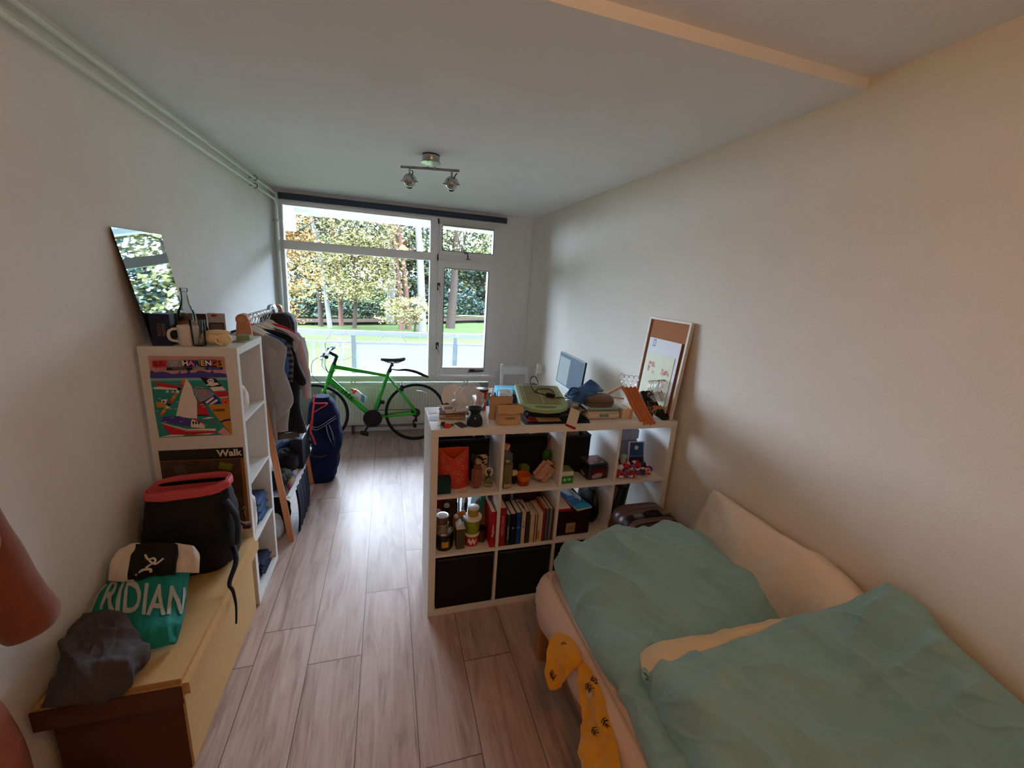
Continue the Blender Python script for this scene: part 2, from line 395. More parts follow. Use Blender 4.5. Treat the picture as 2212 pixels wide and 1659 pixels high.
MID = [LM((84, 98, 62)), LM((70, 88, 58)), LM((108, 114, 76))]
PAL = [LM((134, 140, 84)), LM((112, 122, 74)), LM((150, 150, 104))]
BLU = [LM((96, 120, 110)), LM((84, 106, 100)), LM((112, 134, 120))]  # blue green leaves lightened too, with haze painted in
def leaves(mb, blobs, n, sz, rs, nm=3, shell=.55):
    tot = sum(b[3]*b[4]*b[5] for b in blobs)**1
    for (x, y, z, rx, ry, rz) in blobs:
        k = int(n*(rx*ry*rz)/tot)+1
        # clumps inside each blob
        cl = []
        for i in range(max(6, k//28)):
            d = V((rs.gauss(0, 1), rs.gauss(0, 1), rs.gauss(0, 1))).normalized()*(shell+(1-shell)*rs.random())
            cl.append((V((x+d.x*rx, y+d.y*ry, z+d.z*rz)), rs.randrange(nm)))
        for i in range(k):
            c, mi = cl[rs.randrange(len(cl))]
            p = c+V((rs.gauss(0, .17*rx), rs.gauss(0, .17*ry), rs.gauss(0, .11*rz)))
            a = V((rs.gauss(0, 1), rs.gauss(0, 1), rs.gauss(0, .5))).normalized(); b = a.cross(V((rs.gauss(0, .5), rs.gauss(0, .5), 1))).normalized()
            s = sz*(.6+.8*rs.random()); mb.mi = mi if rs.random() < .75 else rs.randrange(nm)
            mb._f([mb.bm.verts.new(p+q) for q in (a*s, b*s*.6, -a*s, -b*s*.6)])
def limb(mb, p0, d, L, r, rs, depth):
    pts = [V(p0)]; dd = V(d).normalized()
    for i in range(4):
        dd = (dd+V((rs.gauss(0, .16), rs.gauss(0, .16), .10+rs.gauss(0, .1)))).normalized(); pts.append(pts[-1]+dd*L/4)
    mb.tube(pts, [r, r*.45], 6)
    if depth:
        for k in range(3):
            q = pts[2+rs.randrange(3)]; nd = (dd+V((rs.gauss(0, .8), rs.gauss(0, .8), rs.gauss(.1, .4)))).normalized(); limb(mb, q, nd, L*.62, r*.45, rs, depth-1)
def tree(nm, label, x, y, base, trunk, th, tr, lean, blobs, n, sz, mats, bark, seed, group=None, bare=0, cat='tree', blen=5.):
    rs = random.Random(seed); t = thing(nm, label, cat, (x, y, base), 0, group)
    if trunk:
        m = MB(); top = V((x+lean[0], y+lean[1], base+th))
        m.tube([(x, y, base-.2), (x+lean[0]*.3+.1, y, base+th*.33), (x+lean[0]*.6-.08, y+lean[1]*.6, base+th*.66), top], [tr*1.35, tr, tr*.85, tr*.55], 10, smooth=4)
        for i in range(bare):
            a = rs.random()*2*PI; zz = base+th*(.45+.5*rs.random()); f = (zz-base)/th
            limb(m, (x+lean[0]*f, y+lean[1]*f, zz), (math.cos(a), math.sin(a), .5), blen*(.6+.6*rs.random()), tr*.36, rs, 2)
        m.build('trunk', bark, t)
    if blobs:
        m = MB(); leaves(m, [(x+b[0], y+b[1], base+b[2], b[3], b[4], b[5]) for b in blobs], n, sz, rs); m.build('crown', mats, t, smooth=False)
    return t
G = -3.2
tree('maple_tree', 'yellow autumn maple tree in the middle of the big window', -3.0, 41.6, G, 1, 9, .16, (.3, 0), [(0, 0, 5.5, 4.2, 3, 2.6), (.8, -1, 9.3, 3.6, 3, 2.4), (-1.2, 0, 3.6, 3.2, 2.5, 1.3), (2.4, .5, 7.0, 2.6, 2.4, 1.6), (1.5, 0, 12., 2.4, 2, 1.6), (-2.6, 0, 6.4, 2.4, 2, 1.8), (1.2, -.5, 3.4, 2.6, 2, 1.0), (3.2, 0, 4.6, 2.0, 1.6, 1.1)], 15000, .115, YEL, barkd, 1, bare=8, blen=4)
tree('yellow_sapling', 'low yellow leafy tree right of the maple above the railing', 2.2, 37., G, 1, 3, .1, (.1, 0), [(-.6, 0, 2.6, 2.3, 1.6, .9), (-1.2, 0, 1.6, 2.0, 1.4, .6)], 2400, .11, YEL, barkd, 2, bare=3, blen=2)
tree('orange_tree', 'orange autumn tree at the left edge of the big window', -6.9, 30., G, 1, 10, .2, (0, 0), [(0, 0, 8.5, 2.6, 2.2, 2.8), (.5, 0, 4.8, 2.4, 2.2, 1.8), (-.4, 0, 2.2, 2.3, 2, 1.4), (-1.2, 0, 12.4, 2.2, 2, 2.2), (1.0, 0, 6.6, 1.8, 1.6, 1.2)], 10000, .10, ORA, barkd, 3, bare=7, blen=3)
tree('plane_tree', 'tall pale trunked tree with bare upper branches beside the mullion', 3.25, 41, G, 1, 21, .32, (-1.4, 0), [(-2, 0, 17, 3, 3, 3)], 500, .16, MID, barkp, 4, bare=15, blen=6)
tree('lawn_tree', 'sturdy tree on the lawn behind the narrow right window', 6.5, 45, G, 1, 13, .40, (.6, 0), [(1.5, 0, 9.5, 4, 4, 2.6), (-2, 0, 8.5, 2.5, 2.5, 2.2)], 3000, .13, PAL, barkd, 5, bare=16, blen=7)
tree('pine_tree', 'left one of two slim leaning pines with reddish trunks', 1.3, 42, G, 1, 14, .2, (-1.2, 0), [(-1.2, 0, 14.5, 2.4, 2, 2)], 1800, .18, BLU, barkr, 6, bare=4, blen=2)
tree('pine_tree', 'right one of two slim leaning pines with reddish trunks', 2.0, 42.5, G, 1, 15, .24, (-1.6, 0), [(-1.6, 0, 15.6, 2.6, 2, 2)], 1800, .18, BLU, barkr, 7, bare=4, blen=2)
for i, (x, y, ln, lab) in enumerate(((-6.0, 42.5, -.6, 'straight grey pine trunk nearest the orange tree'), (-5.0, 41., -1.9, 'pale birch trunk leaning left beneath the maple'), (-4.3, 43.5, -.9, 'reddish thin trunk between birch and maple'))):
    tree('pine_tree', lab, x, y, G, 1, 15, .17, (ln, 0), [(ln, 0, 14.5, 2.8, 2.4, 2.4), (ln*.8, 0, 11, 2, 2, 1.3)], 2200, .19, BLU, (barkd, barkp, barkr)[i], 20+i, bare=5, blen=2.4)
tree('grey_tree', 'wide bare grey tree left of the pale trunk behind the transom', .2, 47, G, 1, 18, .38, (.8, 0), [(.6, 0, 14, 3.4, 3, 3), (0, 0, 10, 3, 3, 2)], 1500, .16, MID, barkp, 31, bare=14, blen=6)
k = 0
for (x, y, h, wd, mt, lab) in ((-14, 56, 17, 4.5, DRK, 'dark wood tree furthest left behind the orange tree'), (-9, 58, 18, 4.5, BLU, 'blue green conifer in the wood behind the left pines'), (-4.5, 60, 19, 5, DRK, 'dark conifer in the wood behind the maple crown'), (1, 62, 17, 5, MID, 'mid green wood tree behind the two leaning pines'), (5.5, 63, 14, 4, BLU, 'blue green wood tree behind the pale trunk'), (10, 75, 11, 4.5, PAL, 'pale green distant tree behind the lawn tree'), (17, 82, 12, 5, PAL, 'pale distant tree at the right edge of the right window'), (-7, 66, 16, 4.5, MID, 'mid green wood tree behind the birch trunk'), (18, 50, 15, 4.5, YEL, 'yellowish tree out to the right seen in the mirror'), (24, 50, 17, 5, BLU, 'blue green tree far right seen in the mirror'), (31, 46, 16, 5.5, MID, 'mid green tree farthest right seen in the mirror'), (14, 64, 16, 4, DRK, 'dark tree right of the rounded evergreen bush'), (37, 42, 13, 4.5, YEL, 'yellow tree beyond the right end of the balcony')):
    tree('wood_tree', lab, x, y, G, 1, h*.9, .3, (0, 0), [(0, 0, h*.62, wd, wd*.8, h*.32), (wd*.3, 0, h*.32, wd*.9, wd*.7, h*.2), (-wd*.5, 0, h*.42, wd*.7, wd*.6, h*.2), (0, 0, h*.14, wd*1.1, wd*.6, h*.13)], 4200, .33, mt, barkd, 40+k, bare=3, blen=3); k += 1
for (x, y, h, lab) in ((-13, 50, 2.4, 'dark bush at the wood edge by the orange tree'), (-8, 51, 2.2, 'dark bush at the wood edge behind the pine trunks'), (-3, 52, 2.4, 'dark bush at the wood edge under the maple'), (1.5, 52, 2.6, 'dark bush at the wood edge behind the leaning pines'), (5.6, 56, 2.2, 'dark bush left of the lawn tree'), (11.2, 61, 4.6, 'rounded evergreen bush right of the lawn tree')):
    tree('bush', lab, x, y, G, 0, 0, 0, (0, 0), [(0, 0, h*.45, 3.2 if h < 4 else 2.6, 1.5, h*.5)], 1600, .22, DRK if h < 4 else BLU, barkd, 60+k, cat='bush'); k += 1
# ------------------------------------------------------------------ fixtures of the room
pipem = mat('pipe_paint', (228, 242, 234), .22, spec=.6)
for nm, z, x, lab in (('heating_pipe', 2.585, -1.072, 'upper of the two pale heating pipes along the left wall'), ('heating_pipe', 2.525, -1.072, 'lower of the two pale heating pipes along the left wall')):
    t = thing(nm, lab, 'pipe', (x, 2, z))
    q = MB(); yy = 5.0 if z > 2.55 else 4.966; q.tube([(x, -1.25, z), (x, yy-.04, z), (x, yy, z-.04), (x, yy, .3)], .0125, 10); q.build('pipe', pipem, t)
    for y in (4.28, 1.6): q = MB(); q.tube([(x+.02*math.sin(a), y, z-.02*math.cos(a)) for a in [k*PI/5-.3 for k in range(8)]], .004, 6); q.cyl((x, y, z), (XL+.001, y, z), .004); q.build('bracket', M((120, 124, 124), .4, metal=.6), t)
    for zz in (2.33,): q = MB(); q.lathe([(.014, -.012), (.021, -.012), (.021, .012), (.014, .012)], 12, c=(x, yy, zz)); q.cyl((x, yy, zz), (XL+.001, yy+.0, zz), .005); q.build('bracket', M((190, 196, 192), .4), t)
t = thing('roller_blind', 'dark blue grey roller blind rolled up above the window', 'blind', (.15, 4.985, 2.575))
q = MB(); q.cyl((-1.045, 4.985, 2.572), (1.35, 4.985, 2.572), .030, n=20); q.box(-1.04, 1.345, 4.955, 4.975, 2.538, 2.56, .003); q.build('blind_roll', mat('blind_cloth', (62, 70, 86), .8, var=.1, bump=.1), t)
for x in (-1.058, 1.352): q = MB(); q.box(x-.008, x+.008, 4.95, 5.035, 2.535, 2.605, .004); q.build('end_bracket', M((210, 210, 208), .4), t)
# radiator
t = thing('radiator', 'cream ribbed panel radiator under the window', 'radiator', (.27, 4.97, 0))
q = MB()
prof = []; x = -.57
q.box(-.575, 1.11, 4.925, 5.02, .115, .60, .008)
while x < 1.09:
    q.prism([(x+.004, 4.925), (x+.010, 4.917), (x+.026, 4.917), (x+.032, 4.925)], .15, .57, lambda a, b, d: V((a, b, d))); x += .0333
q.build('panel', creamp, t)
q = MB(); q.box(-.58, 1.115, 4.92, 5.03, .594, .607, .002)
for i in range(40): q.box(-.55+i*.041, -.525+i*.041, 4.935, 5.015, .606, .6085)
q.build('top_grille', creamp, t)
q = MB(); q.tube([(-.58, 4.97, .52), (-.64, 4.97, .52), (-.66, 4.97, .48), (-.66, 4.97, .0)], .009, 8); q.cyl((-.62, 4.97, .52), (-.70, 4.97, .52), .022); q.build('valve', M((205, 205, 200), .4), t)
for x in (-.383, .935):
    for d in (-.02, .02): q = MB(); q.box(x+d-.006, x+d+.006, 4.96, 4.99, .0 if False else .60, .675, .002); q.build('hanger', creamp, t)
for x in (-.4, .9): q = MB(); q.box(x-.015, x+.015, 4.95, 5.0, 0, .12, .003); q.build('foot', M((70, 70, 68), .5), t)
struct(MB().box(XL, 1.34, YF-.045, YF-.02, 0, .065, .004), 'baseboard_far', whitep)
struct(MB().box(XR-.012, XR, 2.45, YF-.04, 0, .06, .003), 'baseboard_right', whitep)
# ceiling spot bar
t = thing('ceiling_spotlight', 'chrome ceiling bar with two round adjustable spots', 'ceiling light', (.278, 3.01, ZC))
sil = mat('brushed_chrome', (150, 152, 150), .25, metal=1.)
q = MB(); q.lathe([(.056, ZC), (.056, ZC-.03), (.053, ZC-.042), (.064, ZC-.046), (.064, ZC-.052), (.02, ZC-.054)], 28, c=(.278, 3.01, 0)); q.build('base', M((170, 172, 168), .22, metal=1.), t)
q = MB(); q.lathe([(.0565, ZC-.001), (.0565, ZC-.008)], 28, c=(.278, 3.01, 0)); q.build('base_seam', blk, t)
A, B = V((.089, 3.067, 2.556)), V((.458, 2.957, 2.556))
q = MB(); q.tube([A, B], .0085, 10); q.cyl((.258, 3.016, 2.57), (.258, 3.016, 2.556), .006); q.cyl((.30, 3.0, 2.57), (.30, 3.0, 2.556), .006); q.build('bar', sil, t)
for f, lean in ((.15, .2), (.87, .5)):
    p = A+(B-A)*f; s = MB(); d = (B-A).normalized()
    c = p+V((0, 0, -.083)); s.cyl(p, p+V((0, 0, -.038)), .006)
    s.tube([c+d*(.045*math.sin(a))+V((0, 0, .045*math.cos(a))) for a in [-1.6+k*.32 for k in range(11)]], .0025, 6)
    s.cyl(c-d*.056, c-d*.036, .004); s.cyl(c+d*.036, c+d*.056, .004)
    o = s.build('spot_arm', sil, t)
    s = MB(); T = Matrix.Translation(c) @ Matrix.Rotation(.7, 4, 'X'); s.ell((0, 0, 0), .038, .038, .041, 20, 14, T, lambda u: 1 if u.z > -.75 else .97); s.build('spot_globe', M((168, 165, 158), .16, metal=1.), t)
    s = MB(); s.lathe([(.024, -.0402), (.026, -.036), (.022, -.037)], 16, T); s.build('bulb_ring', M((215, 215, 215), .1, metal=1.), t)
    s = MB(); s.tube([c+V((.012, -.02, .03)), c+V((.02, -.028, .05)), c+V((.03 if lean > .3 else .012, -.035, .062))], .0035, 6); s.build('lever', blk, t)
# warm lamp behind the photographer (the photo shows its reflection in the window glass)
t = thing('ceiling_lamp', 'warm glowing bowl lamp on the ceiling behind the photographer, mirrored in the window', 'lamp', (.34, .1, ZC2))
q = MB(); q.lathe([(.03, ZC2), (.05, ZC2-.02), (.16, ZC2-.05), (.17, ZC2-.075), (.15, ZC2-.105), (.09, ZC2-.125), (.01, ZC2-.13)], 28, c=(.34, .1, 0)); q.build('shade', M((255, 190, 110), .5, emis=2.2), t)
# sockets
t = thing('wall_socket', 'white double wall socket filled with chargers near the far right corner', 'socket', (XR, 4.42, .93))
q = MB(); q.box(XR-.012, XR, 4.30, 4.50, .90, .99, .004); q.build('plate', whitep, t)
for y, d, h in ((4.475, .05, .05), (4.42, .035, .04), (4.355, .055, .085)): q = MB(); q.box(XR-.012-d, XR-.011, y-.024, y+.024, .97-h, .985, .006); q.build('plug', M((222, 216, 204), .4), t)
q = MB(); q.tube([(XR-.05, 4.475, .93), (XR-.05, 4.475, .85), (XR-.04, 4.49, .75)], .003, 6, smooth=5); q.tube([(XR-.055, 4.36, .90), (XR-.07, 4.36, .86), (XR-.06, 4.4, .8), (XR-.04, 4.42, .7)], .003, 6, smooth=5); q.build('cable', M((225, 225, 222), .5), t)

# ------------------------------------------------------------------ bed
bedwood = mat('bed_birch', (176, 122, 78), .55, var=.25, scale=6, stretch=(8, 1, 8))
sheetm = mat('pink_sheet', (216, 186, 170), .85, var=.04, bump=.15, bscale=30, sheen=.2)
greenm = mat('green_duvet_cover', (140, 182, 186), .8, var=.1, scale=7, bump=.6, bscale=24, sheen=.25)
creamd = mat('cream_lining', (226, 204, 170), .85, var=.05, bump=.2, bscale=30)
whd = mat('white_pillow_cotton', (232, 216, 200), .85, var=.04, scale=5, bump=.25, bscale=28)
t = thing('bed', 'birch single bed with pinkish fitted sheet along the right wall', 'bed', (1.19, .65, 0))
q = MB(); q.box(.735, .765, -.45, 1.66, .19, .29, .006); q.box(1.645, 1.675, -.45, 1.66, .19, .29, .006); q.box(.735, 1.675, 1.64, 1.67, .19, .29, .006); q.box(.735, 1.675, -.47, -.44, .19, .29, .006)
q.box(.76, 1.65, -.44, 1.64, .255, .275); q.build('frame', bedwood, t)
for x, y in ((.76, 1.60), (1.655, 1.60), (.76, -.4), (1.655, -.4)): q = MB(); q.box(x-.032, x+.032, y-.032, y+.032, 0, .21, .008); q.build('leg', bedwood, t)
def mat_side(u, v):      # skirt of the sheet round the open sides of the mattress
    L1, L2 = 2.05, .92
    s = u*(L1+L2)
    if s < L1: x, y, nx, ny = .685, -.42+s, -1, 0
    else: x, y, nx, ny = .685+(s-L1), 1.69, 0, 1
    r = .11; dx = s-L1
    if abs(dx) < r:
        a = (dx+r)/(2*r)*PI/2; cx, cy_ = .685+r, 1.69-r
        x, y, nx, ny = cx-r*math.cos(a), cy_-.06+(r+.06)*math.sin(a), -math.cos(a), math.sin(a)
    if v < .35:
        a = v/.35*PI/2; d = -.07*(1-math.sin(a)); z = .40+.07*math.cos(a)
    else:
        f = (v-.35)/.65; hem = .265+.025*math.sin(s*5.3)+.02*nz((s*3, 0, 1)); d = .012*math.sin(s*17+2*nz((s*4, 0, 0)))*f+.018*nz((s*5, f*2, 3))*f-.035*f*f+.005; z = .40+(hem-.40)*f
    return (x+nx*d, y+ny*d, z)
q = MB(); q.grid(mat_side, 150, 22); q.grid(lambda u, v: (.75+u*.93, -.42+v*2.05, .468), 4, 4); q.build('sheet', sheetm, t, solid=.003)
q = MB(); q.box(.70, 1.68, -.42, 1.67, .275, .462, .05); q.build('mattress', M((225, 215, 205), .8), t)
D1 = [
[(0.873,1.781,0.500),(1.053,1.846,0.520),(1.256,1.843,0.530),(1.455,1.816,0.530),(1.657,1.784,0.520),(1.812,1.731,0.520)],
[(0.831,1.737,0.500),(0.914,1.640,0.630),(1.067,1.599,0.680),(1.255,1.560,0.690),(1.465,1.539,0.670),(1.719,1.503,0.640)],
[(0.789,1.613,0.490),(0.844,1.452,0.630),(1.011,1.416,0.680),(1.217,1.395,0.690),(1.467,1.378,0.680),(1.729,1.301,0.660)],
[(0.781,1.488,0.480),(0.835,1.329,0.610),(0.985,1.273,0.660),(1.198,1.251,0.670),(1.461,1.224,0.660),(1.684,1.139,0.660)],
[(0.767,1.321,0.470),(0.819,1.193,0.585),(0.976,1.133,0.620),(1.188,1.100,0.630),(1.440,1.081,0.620),(1.666,1.002,0.640)],
[(0.772,1.178,0.465),(0.817,1.046,0.570),(0.982,0.989,0.580),(1.203,0.959,0.580),(1.447,0.934,0.570),(1.690,0.871,0.600)],
[(0.783,1.071,0.460),(0.799,0.939,0.560),(0.944,0.863,0.570),(1.157,0.822,0.560),(1.393,0.792,0.550),(1.611,0.733,0.580)],
[(0.788,0.980,0.455),(0.775,0.849,0.560),(0.898,0.762,0.560),(1.097,0.707,0.550),(1.303,0.657,0.550),(1.516,0.598,0.560)],
[(0.775,0.897,0.450),(0.752,0.764,0.550),(0.854,0.670,0.560),(1.017,0.601,0.550),(1.191,0.547,0.550),(1.404,0.471,0.550)],
[(0.757,0.794,0.450),(0.726,0.662,0.550),(0.813,0.572,0.560),(0.966,0.500,0.550),(1.126,0.441,0.550),(1.330,0.362,0.550)],
]
D2 = [
[(0.810,0.924,0.620),(0.887,0.906,0.660),(1.019,0.903,0.685),(1.176,0.907,0.690),(1.293,0.918,0.700),(1.418,0.921,0.720),(1.515,0.890,0.765),(1.585,0.840,0.850),(1.640,0.790,0.950)],
[(0.826,0.933,0.580),(0.869,0.864,0.680),(0.996,0.850,0.705),(1.147,0.841,0.715),(1.292,0.837,0.720),(1.403,0.815,0.750),(1.525,0.785,0.785),(1.600,0.740,0.870),(1.670,0.707,0.930)],
[(0.833,0.911,0.545),(0.856,0.791,0.680),(0.970,0.762,0.710),(1.129,0.744,0.715),(1.281,0.728,0.720),(1.408,0.697,0.750),(1.528,0.657,0.790),(1.600,0.611,0.856),(1.680,0.616,0.868)],
[(0.826,0.861,0.530),(0.847,0.725,0.660),(0.959,0.675,0.690),(1.108,0.642,0.695),(1.272,0.620,0.690),(1.408,0.585,0.720),(1.537,0.542,0.760),(1.600,0.507,0.826),(1.680,0.517,0.835)],
[(0.822,0.803,0.520),(0.836,0.653,0.650),(0.952,0.593,0.670),(1.099,0.548,0.675),(1.264,0.517,0.670),(1.406,0.478,0.700),(1.538,0.447,0.740),(1.600,0.417,0.800),(1.680,0.423,0.809)],
[(0.818,0.737,0.510),(0.822,0.570,0.640),(0.930,0.496,0.660),(1.088,0.443,0.660),(1.260,0.405,0.650),(1.417,0.373,0.670),(1.542,0.346,0.710),(1.600,0.311,0.787),(1.680,0.314,0.800)],
[(0.804,0.652,0.500),(0.812,0.460,0.630),(0.921,0.374,0.650),(1.069,0.314,0.650),(1.241,0.274,0.640),(1.419,0.241,0.660),(1.524,0.216,0.700),(1.600,0.195,0.761),(1.680,0.191,0.774)],
]
LIN = [
[(0.866,1.024,0.600),(0.927,1.001,0.650),(1.015,0.981,0.670),(1.098,0.962,0.675),(1.175,0.969,0.680),(1.302,0.959,0.690),(1.439,0.949,0.700)],
[(0.827,0.959,0.625),(0.902,0.944,0.670),(1.011,0.934,0.690),(1.130,0.926,0.695),(1.225,0.933,0.700),(1.300,0.936,0.705),(1.425,0.931,0.715)],
[(0.808,0.921,0.620),(0.884,0.903,0.660),(1.016,0.900,0.685),(1.172,0.904,0.690),(1.289,0.914,0.700),(1.351,0.920,0.710),(1.416,0.919,0.720)],
]
TEAL = [
[(-1.164,2.023,0.600),(-1.037,1.938,0.620),(-0.900,1.848,0.620),(-0.816,1.845,0.580)],
[(-1.148,1.877,0.580),(-1.012,1.809,0.600),(-0.887,1.756,0.600),(-0.799,1.768,0.560)],
[(-1.114,1.747,0.550),(-0.978,1.683,0.570),(-0.859,1.645,0.560),(-0.776,1.672,0.520)],
[(-1.068,1.644,0.530),(-0.933,1.571,0.550),(-0.826,1.548,0.540),(-0.765,1.609,0.500)],
[(-1.024,1.581,0.510),(-0.904,1.518,0.520),(-0.821,1.509,0.500),(-0.763,1.556,0.470)],
]
WSH = [
[(-1.070,1.888,0.660),(-0.998,1.901,0.670),(-0.894,1.887,0.670),(-0.806,1.873,0.650)],
[(-1.076,1.856,0.640),(-0.979,1.853,0.650),(-0.874,1.832,0.650),(-0.776,1.840,0.630)],
[(-1.069,1.822,0.610),(-0.965,1.782,0.625),(-0.870,1.796,0.625),(-0.767,1.809,0.600)],
]
GREY = [
[(-1.093,1.672,0.560),(-1.019,1.641,0.580),(-0.954,1.609,0.580),(-0.919,1.611,0.540)],
[(-1.092,1.586,0.560),(-0.981,1.520,0.590),(-0.897,1.492,0.580),(-0.883,1.539,0.500)],
[(-1.043,1.461,0.550),(-0.943,1.402,0.580),(-0.873,1.404,0.570),(-0.823,1.486,0.480)],
[(-1.024,1.391,0.530),(-0.934,1.345,0.550),(-0.877,1.365,0.530),(-0.844,1.423,0.475)],
[(-1.037,1.362,0.480),(-0.963,1.333,0.500),(-0.910,1.339,0.490),(-0.873,1.387,0.465)],
]
YB = [
[(0.733,1.296,0.455),(0.753,1.238,0.470),(0.768,1.185,0.470)],
[(0.664,1.249,0.440),(0.705,1.198,0.460),(0.749,1.136,0.470)],
[(0.645,1.194,0.400),(0.680,1.157,0.420),(0.723,1.139,0.440)],
[(0.646,1.153,0.360),(0.661,1.133,0.370),(0.675,1.116,0.390)],
]
YC = [
[(0.764,1.174,0.460),(0.774,1.120,0.475),(0.783,1.064,0.475)],
[(0.744,1.103,0.430),(0.761,1.044,0.460),(0.776,0.983,0.465)],
[(0.731,1.057,0.400),(0.739,0.986,0.440),(0.767,0.951,0.455)],
[(0.712,0.990,0.380),(0.729,0.923,0.420),(0.751,0.851,0.450)],
[(0.666,0.922,0.360),(0.690,0.852,0.410),(0.738,0.793,0.440)],
[(0.647,0.863,0.340),(0.676,0.784,0.400),(0.719,0.723,0.440)],
]
def clampx(net, xm): return [[(min(x, xm), y, z) for x, y, z in r] for r in net]
def wrinkled(net, nu, nv, amp, sc, fold=0., seed=0, edge=0):
    f = patch(net); e = 1e-3; sg = 1 if (f(.51, .5)-f(.49, .5)).cross(f(.5, .51)-f(.5, .49)).z > 0 else -1
    def g(u, v):
        p = f(u, v); a = f(min(u+e, 1), v)-f(max(u-e, 0), v); b = f(u, min(v+e, 1))-f(u, max(v-e, 0)); n = a.cross(b)
        n = n.normalized() if n.length > 1e-12 else V((0, 0, 1))
        n = n*sg
        d = amp*nz(p, sc, seed)+amp*.5*nz(p, sc*2.3, seed+4)
        if fold:
            w = V((p.x*1.0+p.y*.35, p.y*.45-p.x*.2, p.z*.3)); d += fold*max(0, ridge(w, sc*.9, seed+2)-.45)+fold*.6*max(0, ridge(V((p.x*.5-p.y*.4, p.y*1.1+p.x*.3, 0)), sc*1.2, seed+8)-.5)
        if fold: d += fold*.22*max(0, ridge(V((p.x*1.6+p.y*.9, p.y*.5-p.x*.3, p.z)), sc*2.1, seed+13)-.55)
        k = min(1, 8*min(u, 1-u, v, 1-v)+edge)
        return p+n*d*k
    return g
D1[0] = [(.86, 1.70, .49), (.98, 1.715, .51), (1.12, 1.72, .52), (1.27, 1.715, .52), (1.42, 1.70, .52), (1.58, 1.66, .52)]
D1[1] = [(.815, 1.69, .49), (.914, 1.625, .63), (1.067, 1.597, .68), (1.255, 1.56, .69), (1.46, 1.54, .68), (1.66, 1.50, .65)]
q = MB(); q.grid(wrinkled(clampx(D1, 1.64), 0, 0, .011, 5, .058, 1, .2), 160, 190)
o = q.build('duvet', greenm, solid=.03, off=-1, up=1); tag(o, 'crumpled sage green duvet lying over the far half of the bed', 'duvet')
t = thing('duvet', 'sage green duvet folded back over the near half of the bed with cream edge', 'duvet', (1.2, .5, .5))
q = MB(); q.grid(wrinkled(D2, 0, 0, .010, 5, .062, 9, .12), 170, 160); q.build('cover', greenm, t, solid=.03, off=-1, up=1)
q = MB(); q.grid(wrinkled(LIN, 0, 0, .006, 9, .008, 5, .5), 60, 14); o = q.build('lining', creamd, t, solid=.006, up=1); o['label'] = 'cream inner lining at the fold'
PIL = [[(1.62, 1.69, .50), (1.63, 1.675, .60), (1.652, 1.64, .75), (1.665, 1.61, .85), (1.69, 1.60, .85)],
       [(1.54, 1.53, .55), (1.555, 1.51, .70), (1.585, 1.49, .82), (1.63, 1.475, .875), (1.69, 1.477, .845)]]+[[(1.51, y, .56), (1.525, y, .75+d), (1.56, y, .85+d), (1.61, y, .89+d), (1.69, y, .85+d)] for y, d in ((1.3, 0), (1.1, -.005), (.98, 0), (.90, -.01), (.82, -.05), (.72, -.16), (.5, -.25), (.1, -.25))]
q = MB(); q.grid(wrinkled(PIL, 0, 0, .008, 7, .016, 3, .5), 40, 110); one(q, 'bolster', whd, 'long white cotton bolster leaning against the wall behind the duvets', 'pillow', solid=.02, up=1)
yel = mat('yellow_fleece', (214, 148, 36), .95, var=.12, scale=14, bump=.4, bscale=60, sheen=.4)
t = thing('fleece_blanket', 'yellow fleece blanket with small black motifs hanging over the bed side', 'blanket', (.73, 1.0, .4))
def out(n, d=.05): return [[(x-d, y, z) for x, y, z in r] for r in n]
def rip(f, a, n, ph): return lambda u, v: V(f(u, v))+V((-.8, -.25, .3))*(a*math.sin(n*u+ph+2.2*math.sin(v*4))*min(1, v*3+.2))
q = MB(); q.grid(rip(wrinkled(out(YB), 0, 0, .006, 14, .012, 2, .6), .010, 7, 1), 40, 40); q.grid(rip(wrinkled(out(YC, .055), 0, 0, .008, 12, .02, 6, .6), .009, 9, 0), 60, 80); q.build('fleece', yel, t, solid=.006, off=1)
def motif(c, s, a, r):
    q = MB(); n = V((-.75, -.35, .55)).normalized(); u = V((0, 1, .2)); u = (u-n*u.dot(n)).normalized(); w = n.cross(u)
    for k in range(5):
        x0 = (-1+k*.5)*s*.5; P = [V(c)+n*.012+u*(x0+r.gauss(0, .002))+w*(-s*.5+r.gauss(0, .003)), V(c)+n*.014+u*(x0+.004+r.gauss(0, .002))+w*r.gauss(0, .003), V(c)+n*.012+u*(x0-.003)+w*(s*.5+r.gauss(0, .003))]
        q.tube(P, .0014, 5)
    q.tube([V(c)+n*.012-u*s*.6, V(c)+n*.014, V(c)+n*.012+u*s*.6], .0014, 5); return q
r7 = random.Random(3)
fY, fC = patch(out(YB)), patch(out(YC, .058))
for f, u, v in ((fY, .5, .2), (fY, .3, .75), (fC, .45, .22), (fC, .85, .08), (fC, .45, .62), (fC, .9, .48)):
    p = f(u, v); motif(p, .022, 0, r7).build('motif', M((40, 34, 30), .9), t)

